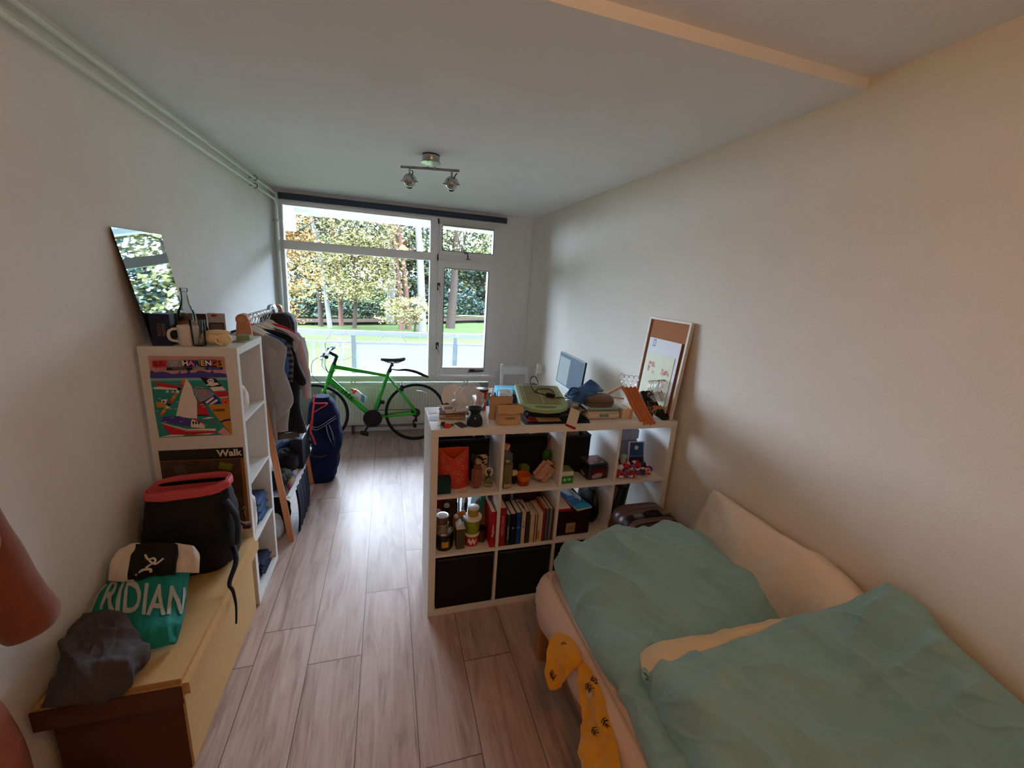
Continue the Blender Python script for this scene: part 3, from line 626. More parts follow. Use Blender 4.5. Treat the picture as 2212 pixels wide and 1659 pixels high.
# ------------------------------------------------------------------ cardboard box bench with clothes
card = mat('tan_cardboard', (204, 164, 108), .8, var=.06, scale=8, bump=.1, bscale=60)
card_shade = mat('shaded_cardboard_end', (88, 50, 30), .8, var=.08, scale=8, bump=.1, bscale=60)  # cardboard darkened to paint in the shade on the near ends
t = thing('storage_box', 'long tan cardboard storage box with lid along the left wall', 'box', (-.9, 1.85, 0))
q = MB(); q.box(-1.085, -.71, 1.44, 2.245, 0, .40, .006); q.build('body', card, t)
q = MB(); q.box(-1.08, -.715, 1.434, 1.441, .005, .39, .002); o = q.build('end_panel', card_shade, t); o['label'] = 'end panel with shade painted into its brown'
q = MB(); q.box(-1.10, -.672, 1.385, 2.262, .36, .452, .022, seg=4); q.build('lid', card, t)
q = MB(); q.box(-1.09, -.684, 1.379, 1.386, .367, .445, .002); q.build('lid_end', card_shade, t)
teal = mat('teal_cotton', (14, 122, 108), .8, var=.12, scale=9, bump=.3, bscale=40)
t = thing('tee_shirt', 'folded teal tee shirt with white block lettering on the tan storage box', 'shirt', (-.9, 1.7, .46))
fT = wrinkled([[(max(x, -1.10), y, z) for x, y, z in r] for r in TEAL], 0, 0, .006, 9, .016, 4, .5)
q = MB(); q.grid(fT, 60, 60); q.build('cloth', teal, t, solid=.02, up=1)
# lettering laid on the cloth surface
def drape_text(body, f, u0, u1, v0, v1, m, parent, size=1., lift=.003, shear=0., bold=.02):
    o = text('lettering', body, size, m, Matrix.Identity(4), None, ext=0, bold=bold, shear=shear)
    me = o.data; bm = bmesh.new(); bm.from_mesh(me)
    bmesh.ops.triangulate(bm, faces=bm.faces[:]); bmesh.ops.subdivide_edges(bm, edges=[e for e in bm.edges if e.calc_length() > .12], cuts=2, use_grid_fill=False); bmesh.ops.triangulate(bm, faces=bm.faces[:])
    xs = [v.co.x for v in bm.verts]; ys = [v.co.y for v in bm.verts]; xa, xb, ya, yb = min(xs), max(xs), min(ys), max(ys)
    e = .004
    for v in bm.verts:
        uu = u0+(v.co.x-xa)/(xb-xa)*(u1-u0); vv = v0+(v.co.y-ya)/(yb-ya)*(v1-v0)
        p = V(f(uu, vv)); n = (V(f(uu+e, vv))-p).cross(V(f(uu, vv+e))-p)
        n = n.normalized() if n.length > 1e-12 else V((0, 0, 1))
        if n.z < 0: n = -n
        v.co = p+n*lift
    if parent is not None: bm.transform(parent.matrix_world.inverted())
    bm.to_mesh(me); bm.free()
    if parent is not None: o.parent = parent
    return o
drape_text('RIDIAN', fT, .13, .95, .58, .30, M((176, 178, 168), .8), t)
drape_text('/', fT, .02, .10, .62, .36, M((176, 178, 168), .8), t, shear=.0)
greyc = mat('charcoal_cotton', (74, 66, 66), .9, var=.12, scale=10, bump=.3, bscale=45)
fG = wrinkled([[(max(x, -1.10), y, z) for x, y, z in r] for r in GREY], 0, 0, .010, 9, .045, 7, .5)
q = MB(); q.grid(fG, 60, 70); one(q, 'sweatshirt', greyc, 'crumpled charcoal sweatshirt on the near end of the tan storage box', 'sweatshirt', solid=.018, up=1)
q = MB(); q.grid(lambda u, v: (-.985+.045*u, 1.375+.03*v+.01*u, .462+.012*math.sin(u*3)), 6, 6); one(q, 'cloth_tag', M((190, 186, 176), .8), 'small white tag under the charcoal sweatshirt', 'tag', solid=.001)
t = thing('tee_shirt', 'white and black folded shirt with pale emblem above the teal shirt', 'shirt', (-.93, 1.85, .6))
W2 = [[(max(x, -1.10), y, z+.012) for x, y, z in r] for r in WSH]
W2.append([(x, y-.012, z-.03) for x, y, z in W2[-1]])
fW = wrinkled(W2, 0, 0, .006, 12, .014, 3, .5)
for fn in (lambda u, v: fW(u*.30, v*.95), lambda u, v: V(fW(.72+u*.28, v))+V((0, 0, .006))): q = MB(); q.grid(fn, 22, 26); q.build('sleeve', M((222, 206, 188), .85, var=.05), t, solid=.012)
q = MB(); q.grid(lambda u, v: V(fW(.25+u*.5, .1+v*.9))+V((0, 0, .008)), 30, 30); q.build('front', mat('black_cotton', (22, 20, 22), .85, bump=.2, bscale=50), t, solid=.012)
def onW(u, v): return V(fW(.25+u*.5, .1+v*.9))+V((0, -.010, .022))
q = MB(); q.tube([onW(.30, .35), onW(.40, .46), onW(.52, .44), onW(.58, .54), onW(.46, .60), onW(.38, .66)], .004, 6, smooth=4); q.tube([onW(.44, .50), onW(.60, .62), onW(.74, .46)], .004, 6, smooth=4); q.tube([onW(.18, .88), onW(.32, .72), onW(.48, .76), onW(.50, .90)], .005, 6, smooth=4)
q.build('emblem', M((214, 196, 176), .8), t)

# rucksack standing on the storage box
t = thing('rucksack', 'black roll top rucksack with open pink red lining on the storage box', 'backpack', (-.88, 2.06, .455))
bkm = mat('black_nylon', (13, 13, 17), .65, var=.2, scale=12, bump=.2, bscale=40)
T = Matrix.Translation((-.885, 2.05, .455)) @ Matrix.Rotation(math.radians(6), 4, 'Z') @ Matrix.Rotation(math.radians(-6), 4, 'X')
def sup(a, n): c, s = math.cos(a), math.sin(a); return (abs(c)**(2/n)*(1 if c > 0 else -1), abs(s)**(2/n)*(1 if s > 0 else -1))
def bagring(a, z, rx, ry): x, y = sup(a, 3.2); k = 1+.06*nz((x*2, y*2, z*9))+.035*max(0, ridge((x*3, y*3, z*14), 1, 4)-.4); return T @ V((x*rx*k, y*ry*k+.02*(z/.45), z))
prof = [(.0, .135, .085), (.02, .168, .105), (.10, .182, .115), (.2, .178, .112), (.3, .165, .10), (.36, .158, .085), (.395, .155, .07)]
def bagf(u, v):
    g = v*(len(prof)-1); i = min(int(g), len(prof)-2); f = g-i; z, rx, ry = [prof[i][k]*(1-f)+prof[i+1][k]*f for k in range(3)]
    return bagring(2*PI*u, z, rx, ry)
q = MB(); q.grid(bagf, 56, 36, True); q.poly([bagf(i/28, 0) for i in range(28)]); q.build('body', bkm, t, solid=.006)
q = MB(); q.grid(lambda u, v: bagring(2*PI*u, .372+.036*v+.012*math.sin(2*PI*u*1.0+.6)+.004*nz((u*9, v, 2)), .163-.016*max(0, v-.8)*3, .092-.012*max(0, v-.8)*3), 60, 8, True)
q.grid(lambda u, v: bagring(2*PI*u, .411-.12*v+.012*math.sin(2*PI*u+.6), .150-.01*v, .078-.006*v), 60, 6, True); q.build('lining', mat('pink_red_lining', (204, 82, 84), .7, var=.08, bump=.15), t, solid=.003)
q = MB(); q.tube([T @ V((.165, -.05, .10)), T @ V((.19, -.12, .05)), (-.685, 1.86, .475), (-.664, 1.83, .45), (-.655, 1.82, .38), (-.66, 1.815, .29)], [.011, .011, .009, .007, .005, .004], 6, smooth=6, flat=.4); q.build('strap', bkm, t)
q = MB(); q.tube([T @ V((.16, -.09, .34)), T @ V((.20, -.10, .25)), T @ V((.20, -.11, .13))], .02, 8, smooth=5, flat=.3); q.tube([T @ V((.12, -.115, .17)), T @ V((.05, -.135, .14)), T @ V((-.03, -.135, .11))], .012, 6, smooth=5, flat=.3); q.build('shoulder_strap', bkm, t)
q = MB(); q.tube([T @ V((.155, .05, .20)), (-.70, 2.10, .63), (-.672, 2.10, .607)], .009, 6, smooth=5, flat=.4); q.box(-.69, -.655, 2.09, 2.115, .595, .615, .004); o = q.build('buckle_strap', M((60, 28, 24), .7), t)
q = MB(); q.box(-.03, .05, -.14, -.125, .05, .16, .008, T); q.build('pocket', M((22, 20, 24), .6), t)
# ------------------------------------------------------------------ tall white cube shelf by the left wall
meluw = mat('white_foil', (226, 222, 216), .42, var=.02, scale=5)
def cube_shelf(nm, label, cat, x0, x1, y0, y1, H, cols, rows, along):
    t = thing(nm, label, cat, ((x0+x1)/2, (y0+y1)/2, 0)); e = .0015
    O, I = .038, .016
    q = MB(); q.box(x0, x1, y0, y1, H-O, H, e); q.build('top_panel', meluw, t)
    q = MB(); q.box(x0, x1, y0, y1, 0, O, e); q.build('bottom_panel', meluw, t)
    a0, a1 = (x0, x1) if along == 'x' else (y0, y1)
    def bx(p, r, z, s, nm):
        q = MB()
        if along == 'x': q.box(p, r, y0+.001, y1-.001, z, s, e)
        else: q.box(x0+.001, x1-.001, p, r, z, s, e)
        q.build(nm, meluw, t)
    bx(a0, a0+O, O, H-O, 'side_panel'); bx(a1-O, a1, O, H-O, 'side_panel')
    cw = (a1-a0-2*O-(cols-1)*I)/cols; ch = (H-2*O-(rows-1)*I)/rows
    for r in range(1, rows): z = O+r*ch+(r-1)*I; bx(a0+O, a1-O, z, z+I, 'shelf_board')
    for c in range(1, cols):
        for r in range(rows): x = a0+O+c*cw+(c-1)*I; z = O+r*(ch+I); bx(x, x+I, z, z+ch, 'divider')
    return t
LS = cube_shelf('cube_shelf', 'tall narrow white cube shelf with posters on its side by the left wall', 'shelf', -1.098, -.70, 2.27, 2.695, 1.47, 1, 4, 'y')
KS = cube_shelf('cube_shelf', 'wide white cube shelf dividing the room behind the bed', 'shelf', .2075, 1.6795, 1.98, 2.37, 1.12, 4, 3, 'x')
ZT, Z2, Z1, Z0 = 1.1206, .7453, .3920, .0386
def bilin(c, u, v): return [(c[0][k]*(1-u)+c[1][k]*u)*(1-v)+(c[3][k]*(1-u)+c[2][k]*u)*v for k in (0, 1)]
def layer(q, i, pts, fn, d, mi): q.m(mi).poly([fn(x, y, d) for x, y in pts])
# harbour fair poster
t = thing('poster', 'colourful poster of a sailing boat and fish taped to the upper shelf side', 'poster', (-.905, 2.268, 1.02))
pc = [(-1.058, 1.422), (-.751, 1.429), (-.755, 1.030), (-1.058, 1.024)]
def PP(px, py, d=0):
    v = (py-50)/790
    for _ in range(4):
        xl, xr = 90+125*v, 855+80*v; u = (px-xl)/(xr-xl); yt, yb = 52-4*u, 862-40*u; v = (py-yt)/(yb-yt)
    x, z = bilin(pc, u, v); return V((x, 2.2685-d, z))
q = MB(); q.box(-1.058, -.753, 2.2686, 2.2696, 1.026, 1.4275); q.build('paper', M((206, 150, 148), .6), t, smooth=False)
cols = ['2e8c86', 'e8dccf', 'c41f30', '4a3f94', '16161c', '8d8798', 'd99a32', 'e8573a', '22227a', '7fb7a8', 'c9892b', 'd8a0a0']
cm = [M(c, .6) for c in cols]
q = MB(); D_ = [0]
def L(mi, *pts): D_[0] += .00006; q.m(mi).poly([PP(x, y, D_[0]) for x, y in pts])
def blob(mi, x, y, rx, ry, n=14, a=0): L(mi, *[(x+rx*math.cos(k*2*PI/n)*math.cos(a)-ry*math.sin(k*2*PI/n)*math.sin(a), y+rx*math.cos(k*2*PI/n)*math.sin(a)+ry*math.sin(k*2*PI/n)*math.cos(a)) for k in range(n)])
L(0, (118, 258), (882, 252), (934, 820), (213, 860), (165, 600)); L(9, (118, 255), (882, 250), (884, 275), (120, 285))
L(3, (114, 258), (112, 190), (130, 182), (160, 200), (240, 190), (330, 216), (385, 210), (400, 182), (412, 214), (470, 205), (480, 165), (500, 168), (506, 205), (560, 200), (590, 182), (650, 190), (700, 205), (730, 180), (745, 206), (800, 205), (840, 212), (872, 215), (880, 250))
L(2, (146, 285), (385, 332), (375, 362), (190, 332)); L(1, (135, 350), (200, 338), (400, 362), (395, 372), (160, 364))
L(1, (262, 395), (285, 368), (297, 398)); L(1, (320, 398), (338, 374), (348, 398))
L(4, (600, 248), (762, 260), (828, 335), (692, 345)); blob(1, 710, 285, 36, 24); L(1, (660, 325), (700, 302), (780, 300), (800, 318), (730, 335)); blob(4, 698, 282, 7, 6); blob(4, 722, 282, 7, 6)
L(1, (700, 345), (830, 338), (870, 375), (740, 385)); L(2, (740, 388), (890, 385), (893, 432), (800, 442)); L(1, (800, 446), (893, 436), (893, 446), (815, 455)); L(7, (815, 460), (897, 452), (905, 515), (840, 520)); blob(4, 868, 493, 9, 8)
L(5, (525, 362), (600, 345), (720, 382), (760, 420), (690, 470), (610, 490), (560, 430)); L(4, (556, 335), (655, 345), (650, 362), (562, 355)); L(1, (558, 340), (652, 350), (651, 355), (560, 347)); blob(10, 648, 405, 14, 11)
L(8, (622, 495), (760, 418), (825, 505), (690, 520)); L(1, (655, 495), (735, 438), (752, 452), (680, 508)); L(1, (700, 512), (775, 460), (790, 480), (730, 516))
L(10, (690, 522), (905, 512), (933, 820), (845, 720), (760, 620)); L(8, (815, 690), (860, 668), (920, 658), (922, 678), (865, 686), (825, 702)); L(11, (790, 800), (850, 745), (933, 822), (860, 830))
L(1, (465, 253), (520, 335), (545, 420), (575, 480), (580, 660), (370, 640), (410, 440)); L(2, (590, 478), (640, 512), (680, 560), (700, 628), (580, 615)); L(4, (580, 615), (700, 625), (695, 636), (580, 628))
for i in range(14): f = i/13; x, y = 452-f*215, 272+f*335+18*math.sin(f*3); L((6, 7, 2, 4, 1, 10)[i % 6], (x-16, y-18), (x+14, y-10), (x+8, y+16), (x-22, y+8))
L(10, (172, 485), (272, 505), (262, 545), (188, 545)); L(1, (225, 470), (288, 462), (270, 505), (230, 500)); L(4, (240, 480), (258, 478), (256, 498), (240, 498))
L(3, (250, 640), (400, 632), (530, 672), (520, 742), (300, 700), (230, 690)); L(1, (520, 690), (535, 665), (650, 712), (660, 760), (520, 745)); L(2, (530, 662), (560, 655), (665, 710), (655, 718)); 
for x in (537, 565, 592): L(4, (x, 685), (x+18, 690), (x+14, 718), (x-2, 712))
L(1, (215, 700), (240, 702), (480, 765), (775, 760), (770, 785), (480, 790)); L(2, (225, 708), (480, 775), (788, 785), (760, 806), (560, 826), (320, 820), (275, 765)); L(1, (232, 716), (480, 781), (700, 790), (480, 787))
L(1, (215, 852), (330, 822), (470, 826), (440, 838)); L(1, (630, 660), (700, 640), (760, 650), (680, 662)); L(1, (560, 820), (700, 808), (770, 808), (690, 822)); L(2, (720, 688), (740, 680), (780, 695), (740, 702))
for i in range(22): x, y = 160+rnd.random()*200+(i % 3)*180, 420+rnd.random()*330; L(1, (x, y), (x+26, y-7), (x+40, y-4), (x+24, y))
L(2, (135, 88), (272, 84), (274, 148), (140, 150)); L(5, (276, 86), (420, 84), (420, 142), (278, 146))
x0 = 430
for i, bg_ in enumerate((4, 8, 5, 4, 8, 4, 6)): L(bg_, (x0+i*58, 80), (x0+i*58+56, 79), (x0+i*58+57, 144), (x0+i*58+1, 145))
L(11, (155, 153), (270, 151), (270, 176), (156, 178)); L(4, (275, 152), (530, 150), (530, 176), (275, 178)); L(5, (535, 150), (660, 149), (660, 174), (535, 176)); L(8, (663, 149), (838, 147), (838, 172), (663, 174))
q.build('artwork', cm, t, smooth=False)
D0 = D_[0]+.0003
def ptext(s, x, y, size, c, bold=.0, sx=1.): text('lettering', s, size, M(c, .6), frame(PP(x, y, D0), (1, 0, .0), (0, 0, 1)), t, ext=0, bold=bold, sx=sx)
for i, (ch, c) in enumerate(zip('HARENGS', ('f2e6da', 'f4707c', '101016', 'f0c04a', 'f2ecdf', 'd04a3a', '0c0c10'))): ptext(ch, x0+28+i*58, 112, .034, c, .0012)
ptext('LA', 205, 116, .030, '7a1420', .001); ptext('FOIRE', 345, 102, .0135, 'e8e0d8'); ptext('AUX', 345, 128, .0125, 'e8e0d8'); ptext('ET A LA', 215, 165, .0115, '3a2a20'); ptext('COQUILLE', 400, 164, .0115, 'b0a0a0'); ptext('SAINT', 597, 162, .0115, 'e8d060'); ptext('JACQUES', 750, 160, .0115, '9aa0c0'); ptext('DIEPPE', 805, 573, .0165, '4a2a18', .0006)
# dark magazine poster
t = thing('poster', 'dark mottled poster headed Walk on the lower part of the shelf side', 'poster', (-.89, 2.268, .53))
q = MB(); q.box(-1.071, -.712, 2.2686, 2.2698, .535, .958); q.build('paper', mat('walk_print', (78, 62, 50), .6, var=.6, scale=24), t, smooth=False)
q = MB(); F = lambda x, z, d: V((x, 2.2684-d, z))
q.m(0).poly([F(-1.071, .952, 0), F(-.712, .9585, 0), F(-.712, .900, 0), F(-1.071, .905, 0)]); q.m(1).poly([F(-.727, .898, 0), F(-.712, .898, 0), F(-.712, .535, 0), F(-.729, .535, 0)]); q.m(1).poly([F(-1.071, .9045, .0001), F(-.712, .8995, .0001), F(-.712, .896, .0001), F(-1.071, .901, .0001)])
q.m(2).poly([F(-.82, .885, .0002), F(-.76, .868, .0002), F(-.775, .835, .0002), F(-.828, .848, .0002)]); q.m(3).poly([F(-1.02, .87, .0002), F(-.97, .875, .0002), F(-.955, .82, .0002), F(-1.0, .80, .0002)])
for i in range(5): q.m(4).poly([F(-1.066+i*.052, .9485+i*.0009, .0002), F(-1.018+i*.052, .9493+i*.0009, .0002), F(-1.018+i*.052, .912-i*.0005, .0002), F(-1.066+i*.052, .9125-i*.0005, .0002)])
q.build('artwork', [M((24, 24, 24), .5), M((150, 98, 40), .6), M((128, 120, 40), .6), M((92, 84, 72), .6), M((44, 42, 38), .6, var=.3, scale=60)], t, smooth=False)
text('lettering', 'Walk', .049, M((226, 218, 206), .6), frame((-.774, 2.2676, .930), (1, 0, .014), (0, 0, 1)), t, ext=0, bold=.0016)
q = MB(); q.tube([(-.735, 2.262, .615), (-.728, 2.262, .628), (-.722, 2.262, .615), (-.728, 2.262, .604), (-.728, 2.262, .57)], .0022, 6, smooth=4); q.cyl((-.728, 2.2683, .6), (-.728, 2.261, .6), .003); one(q, 'wall_hook', chrome, 'small chrome hook stuck on the dark poster edge', 'hook')

# things on top of the tall shelf
H1 = 1.4706
t = thing('mirror', 'frameless rectangular mirror leaning on the left wall above the tall shelf', 'mirror', (-1.08, 2.45, H1))
mirm = mat('mirror_silver', (176, 196, 200), .015, metal=1.); P0 = [(-1.075, 2.275, H1+.001), (-1.075, 2.655, H1+.001), (-1.1, 2.632, 1.983), (-1.1, 2.228, 1.978)]
P0 = [(-1.045, 2.30, H1+.001), (-1.045, 2.69, H1+.001), (-1.103, 2.640, 1.985), (-1.103, 2.228, 1.980)]
q = MB(); n = V((1, 0, .11)).normalized()*.004; a = [V(p) for p in P0]; q.add(a+[p-n for p in a], [(0, 1, 2, 3), (7, 6, 5, 4), (0, 4, 5, 1), (1, 5, 6, 2), (2, 6, 7, 3), (3, 7, 4, 0)]); q.build('backing', M((54, 40, 46), .5), t, smooth=False)
q = MB(); q.poly([p+n*.1 for p in a]); q.build('glass', mirm, t, smooth=False)
t = thing('box', 'dark navy upright gift box standing before the mirror', 'box', (-1.0, 2.32, H1))
T = Matrix.Translation((-1.012, 2.33, H1)) @ Matrix.Rotation(.12, 4, 'Z')
q = MB(); q.box(-.038, .038, -.035, .035, 0, .148, .002, T); q.build('carton', M((22, 28, 58), .5), t)
text('lettering', 'PUZZLE\nMARINE', .017, M((150, 118, 92), .5), T @ frame((.004, -.0356, .075), (0, 0, 1), (-1, 0, 0)), t, ext=0)
clearg = thin_glass('clear_glass', (.93, .96, .96))
t = thing('bottle', 'clear glass bottle with long neck on the tall shelf', 'bottle', (-.955, 2.44, H1))
q = MB(); q.lathe([(.01, .002), (.037, 0), (.040, .01), (.040, .115), (.036, .15), (.020, .185), (.0145, .21), (.0135, .245), (.0165, .247), (.0165, .262), (.013, .264), (.0115, .245), (.0125, .21), (.018, .183), (.033, .15), (.037, .115), (.037, .015), (.01, .008)], 28, c=(-.955, 2.44, H1), caps=False); q.build('glass_body', clearg, t)
q = MB(); q.lathe([(.0405, .06), (.0405, .105)], 28, c=(-.955, 2.44, H1), caps=False); q.build('label', M((176, 108, 66), .6, var=.4, scale=40), t)
t = thing('mug', 'white mug with handle towards the camera on the tall shelf', 'mug', (-.92, 2.335, H1))
q = MB(); q.lathe([(.002, .004), (.037, 0), (.041, .006), (.043, .092), (.041, .0935), (.039, .09), (.037, .010), (.002, .008)], 32, c=(-.918, 2.342, H1), caps=False); q.build('cup', M((226, 214, 202), .3), t)
q = MB(); q.tube([(-.952, 2.327, H1+.078), (-.972, 2.305, H1+.076), (-.98, 2.297, H1+.055), (-.974, 2.303, H1+.028), (-.95, 2.325, H1+.018)], .0065, 10, smooth=5); q.build('handle', M((226, 214, 202), .3), t)
t = thing('figurine', 'cream conch shaped ornament at the corner of the tall shelf', 'ornament', (-.80, 2.36, H1))
q = MB(); q.ell((-.815, 2.36, H1+.032), .062, .04, .034, 24, 14, None, lambda d: 1+.10*d.z-.12*max(0, d.x)); q.ell((-.772, 2.345, H1+.032), .034, .03, .032, 20, 12); q.ell((-.80, 2.36, H1+.062), .055, .036, .012, 20, 8)
q.build('shell', mat('cream_ceramic', (232, 206, 160), .55, var=.04), t)
q = MB(); q.tube([(-.782, 2.322, H1+.048), (-.80, 2.318, H1+.034), (-.795, 2.318, H1+.016), (-.77, 2.315, H1+.006)], .005, 8, smooth=4); q.build('lip', M((238, 218, 180), .5), t)
q = MB(); q.box(-.775, -.712, 2.52, 2.575, H1, H1+.026, .003); one(q, 'small_box', M((142, 160, 116), .6), 'small sage green box near the rack end of the tall shelf', 'box')
q = MB(); q.box(-.775, -.715, 2.44, 2.49, H1, H1+.004, .001); one(q, 'notepad', M((150, 140, 132), .6), 'flat grey notepad in front of the sage green box', 'notepad')
t = thing('framed_photo', 'small dark leaning photo frame behind the cream ornament', 'frame', (-.86, 2.50, H1)); T = Matrix.Translation((-.858, 2.52, H1+.002)) @ Matrix.Rotation(.25, 4, 'Z') @ Matrix.Rotation(-.2, 4, 'X')
q = MB(); q.box(-.033, .033, -.006, .006, 0, .088, .003, T); q.build('frame', M((44, 26, 26), .4), t); q = MB(); q.box(-.026, .026, -.0075, -.0055, .008, .080, 0, T); q.build('picture', M((92, 78, 72), .3), t)
t = thing('figurine', 'small black and white penguin like ornament beside the mug', 'ornament', (-.865, 2.40, H1))
q = MB(); q.lathe([(.004, 0), (.018, .002), (.02, .02), (.016, .045), (.012, .06), (.013, .07), (.008, .083), (.002, .087)], 16, c=(-.868, 2.41, H1)); q.build('body', M((34, 30, 34), .5), t); q = MB(); q.ell((-.868, 2.397, H1+.035), .011, .008, .02); q.build('belly', M((190, 184, 176), .6), t); q = MB(); q.box(-.885, -.848, 2.388, 2.42, H1, H1+.012, .004); q.build('plinth', M((64, 56, 50), .6), t)
q = MB(); q.box(-1.07, -.93, 2.60, 2.604, H1, H1+.125, .0005, Matrix.Translation((-.0, .0, 0))); one(q, 'card', M((70, 56, 58), .6, var=.2), 'dark upright card behind the glass bottle', 'card')
t = thing('postcard', 'pale postcard with small red print leaning behind the bottle', 'postcard', (-.93, 2.64, H1)); q = MB(); q.box(-.945, -.86, 2.655, 2.658, H1, H1+.125, .0005); q.build('card_sheet', M((206, 196, 196), .6), t)
q = MB(); q.poly([(-.925, 2.6545, H1+.118), (-.90, 2.6545, H1+.118), (-.90, 2.6545, H1+.106), (-.925, 2.6545, H1+.106)]); q.build('print', M((190, 70, 50), .6), t)
t = thing('drinking_glass', 'clear straight drinking glass between mug and cream ornament', 'glass', (-.865, 2.33, H1)); q = MB(); q.lathe([(.002, .006), (.026, 0), (.028, .004), (.032, .125), (.030, .125), (.026, .009), (.002, .009)], 24, c=(-.868, 2.318, H1), caps=False); q.build('glass_body', clearg, t)

# clothes inside the tall shelf
def heap(nm, m, label, cat, c, r, seed, amp=.16, group=None, sc=3., flat=.0):
    q = MB(); c = V(c)
    def g(d):
        k = 1+amp*nz((d.x*sc, d.y*sc, d.z*sc), 1, seed)+amp*.6*max(0, ridge((d.x*sc, d.y*sc, d.z*sc*1.5), 1., seed+3)-.5)
        return k
    q.ell(c+V((0, 0, r[2]*.82)), *r, 30, 18, None, g)
    for v in q.bm.verts:
        if v.co.z < c.z+.002: v.co.z = c.z+.002
    return one(q, nm, m, label, cat, group)
zc = [.0388, .3913, .7438, 1.0963]
whitec = mat('white_cotton', (222, 212, 202), .85, var=.06, bump=.25, bscale=40); denim = mat('denim', (52, 76, 112), .85, var=.2, scale=30, bump=.3, bscale=60); blackc = mat('black_cloth', (20, 19, 22), .9, bump=.3, bscale=40)
def folded(nm, m, label, cat, x0, x1, y0, y1, z, h, seed, n=3):
    t = thing(nm, label, cat, ((x0+x1)/2, (y0+y1)/2, z))
    for i in range(n):
        zz = z+h*i/n; q = MB()
        def g(u, v, s): 
            x = x0+(x1-x0)*u; y = y0+(y1-y0)*v; return V((x+.006*nz((v*4, i, seed)), y+.006*nz((u*4, i, seed+1)), zz+s*h/n*(1-.35*abs(2*u-1)**4)+.005*nz((x*18, y*18, seed+i))*s))
        q.box(x0, x1, y0, y1, zz+.001, zz+h/n-.001, h/n*.42, seg=3)
        for v in q.bm.verts: v.co += V((.006*nz(v.co*9, 1, seed), .006*nz(v.co*9, 1, seed+5), .004*nz(v.co*14, 1, seed+2)))
        for v in q.bm.verts: v.co.z = max(v.co.z, z+.001)
        q.build('fold', m, t)
    return t
heap('cloth', whitec, 'white cloth at the front corner of the top compartment of the tall shelf', 'cloth', (-.76, 2.37, zc[3]), (.06, .055, .10), 3)
heap('undershirt', whitec, 'crumpled white shirt on the jeans compartment upper left of the tall shelf', 'shirt', (-.762, 2.385, zc[1]), (.05, .062, .15), 5)
heap('sock', mat('pale_pink_sock', (208, 170, 160), .9, bump=.3), 'pale pink rolled sock in front of the white shirt in the tall shelf', 'sock', (-.728, 2.332, zc[1]), (.022, .024, .06), 8, .08)
folded('jeans', denim, 'folded blue jeans in the third compartment of the tall shelf', 'jeans', -.94, -.708, 2.45, 2.64, zc[1], .15, 2)
folded('trousers', mat('grey_plaid', (96, 98, 100), .9, var=.5, scale=40), 'folded grey patterned trousers in the bottom compartment of the tall shelf', 'trousers', -.93, -.72, 2.33, 2.43, zc[0], .20, 6, 2)
folded('jumper', mat('navy_cotton', (30, 34, 58), .9, bump=.3), 'folded navy jumper at the front of the bottom compartment of the tall shelf', 'jumper', -.93, -.712, 2.44, 2.62, zc[0], .10, 9, 2)
heap('shirt', blackc, 'black garment behind the sock in the tall shelf', 'shirt', (-.86, 2.345, zc[1]), (.05, .02, .09), 12)
# ------------------------------------------------------------------ contents of the wide shelf
paperm = mat('book_pages', (220, 206, 186), .85, var=.12, scale=60, stretch=(1, 30, 1))
kraft = mat('kraft_paper', (196, 160, 122), .85, var=.06, scale=12, bump=.25, bscale=30)
def boxm(x0, x1, y0, y1, z0, z1, bev=.002, T=None): return MB().box(x0, x1, y0, y1, z0, z1, bev, T)
def cbox(nm, label, cat, c, sx, sy, h, rz, m, bev=.003, parts=(), group=None):
    """upright carton: body plus face panels given as (name, face, a0, a1, z0, z1, material)"""
    t = thing(nm, label, cat, c, 0, group); T = RZ(c, rz)
    boxm(-sx/2, sx/2, -sy/2, sy/2, 0, h, bev, T).build('carton' if parts else 'body', m, t)
    for (pn, face, a0, a1, z0, z1, pm_) in parts:
        q = MB()
        if face == 'front': q.box(a0, a1, -sy/2-.0012, -sy/2+.001, z0, z1, .0003, T)
        elif face == 'top': q.box(a0, a1, z0, z1, h-.001, h+.0012, .0003, T)
        elif face == 'left': q.box(-sx/2-.0012, -sx/2+.001, a0, a1, z0, z1, .0003, T)
        q.build(pn, pm_, t)
    return t
def fabric_bin(label, x0, x1, y0, y1, z0, h, group='black fabric bins in the wide shelf'):
    t = thing('fabric_bin', label, 'bin', ((x0+x1)/2, (y0+y1)/2, z0), 0, group)
    q = MB(); w_ = .006
    q.box(x0, x1, y0, y0+w_, z0+.001, z0+h, .002); q.box(x0, x1, y1-w_, y1, z0+.001, z0+h, .002); q.box(x0, x0+w_, y0+w_, y1-w_, z0+.001, z0+h); q.box(x1-w_, x1, y0+w_, y1-w_, z0+.001, z0+h); q.box(x0, x1, y0, y1, z0+.001, z0+.007)
    q.build('body', binm, t)
    q = MB(); q.box(x0-.001, x1+.001, y0-.0015, y0+.002, z0+h-.012, z0+h+.001, .0005); q.build('rim', M((44, 44, 50), .7), t)
    return t
binm = mat('black_felt', (17, 17, 20), .9, var=.15, bump=.2, bscale=90)
cx = [.2455, .598, .9505, 1.303]; cw = .3365
fabric_bin('black fabric bin behind the orange floral pouch', .256, .555, 2.14, 2.365, Z2, .255)
fabric_bin('black fabric bin behind the orange ramekin', .610, .915, 2.16, 2.365, Z2, .262)
fabric_bin('black fabric bin behind the dark red tin', .962, 1.20, 2.15, 2.365, Z2, .245)
fabric_bin('black fabric bin in the bottom left cell of the wide shelf', .252, .576, 1.99, 2.355, Z0, .318)
fabric_bin('black fabric bin in the bottom second cell of the wide shelf', .604, .929, 1.99, 2.355, Z0, .318)
fabric_bin('black fabric bin behind the corner of the bed', .957, 1.28, 1.995, 2.355, Z0, .312)
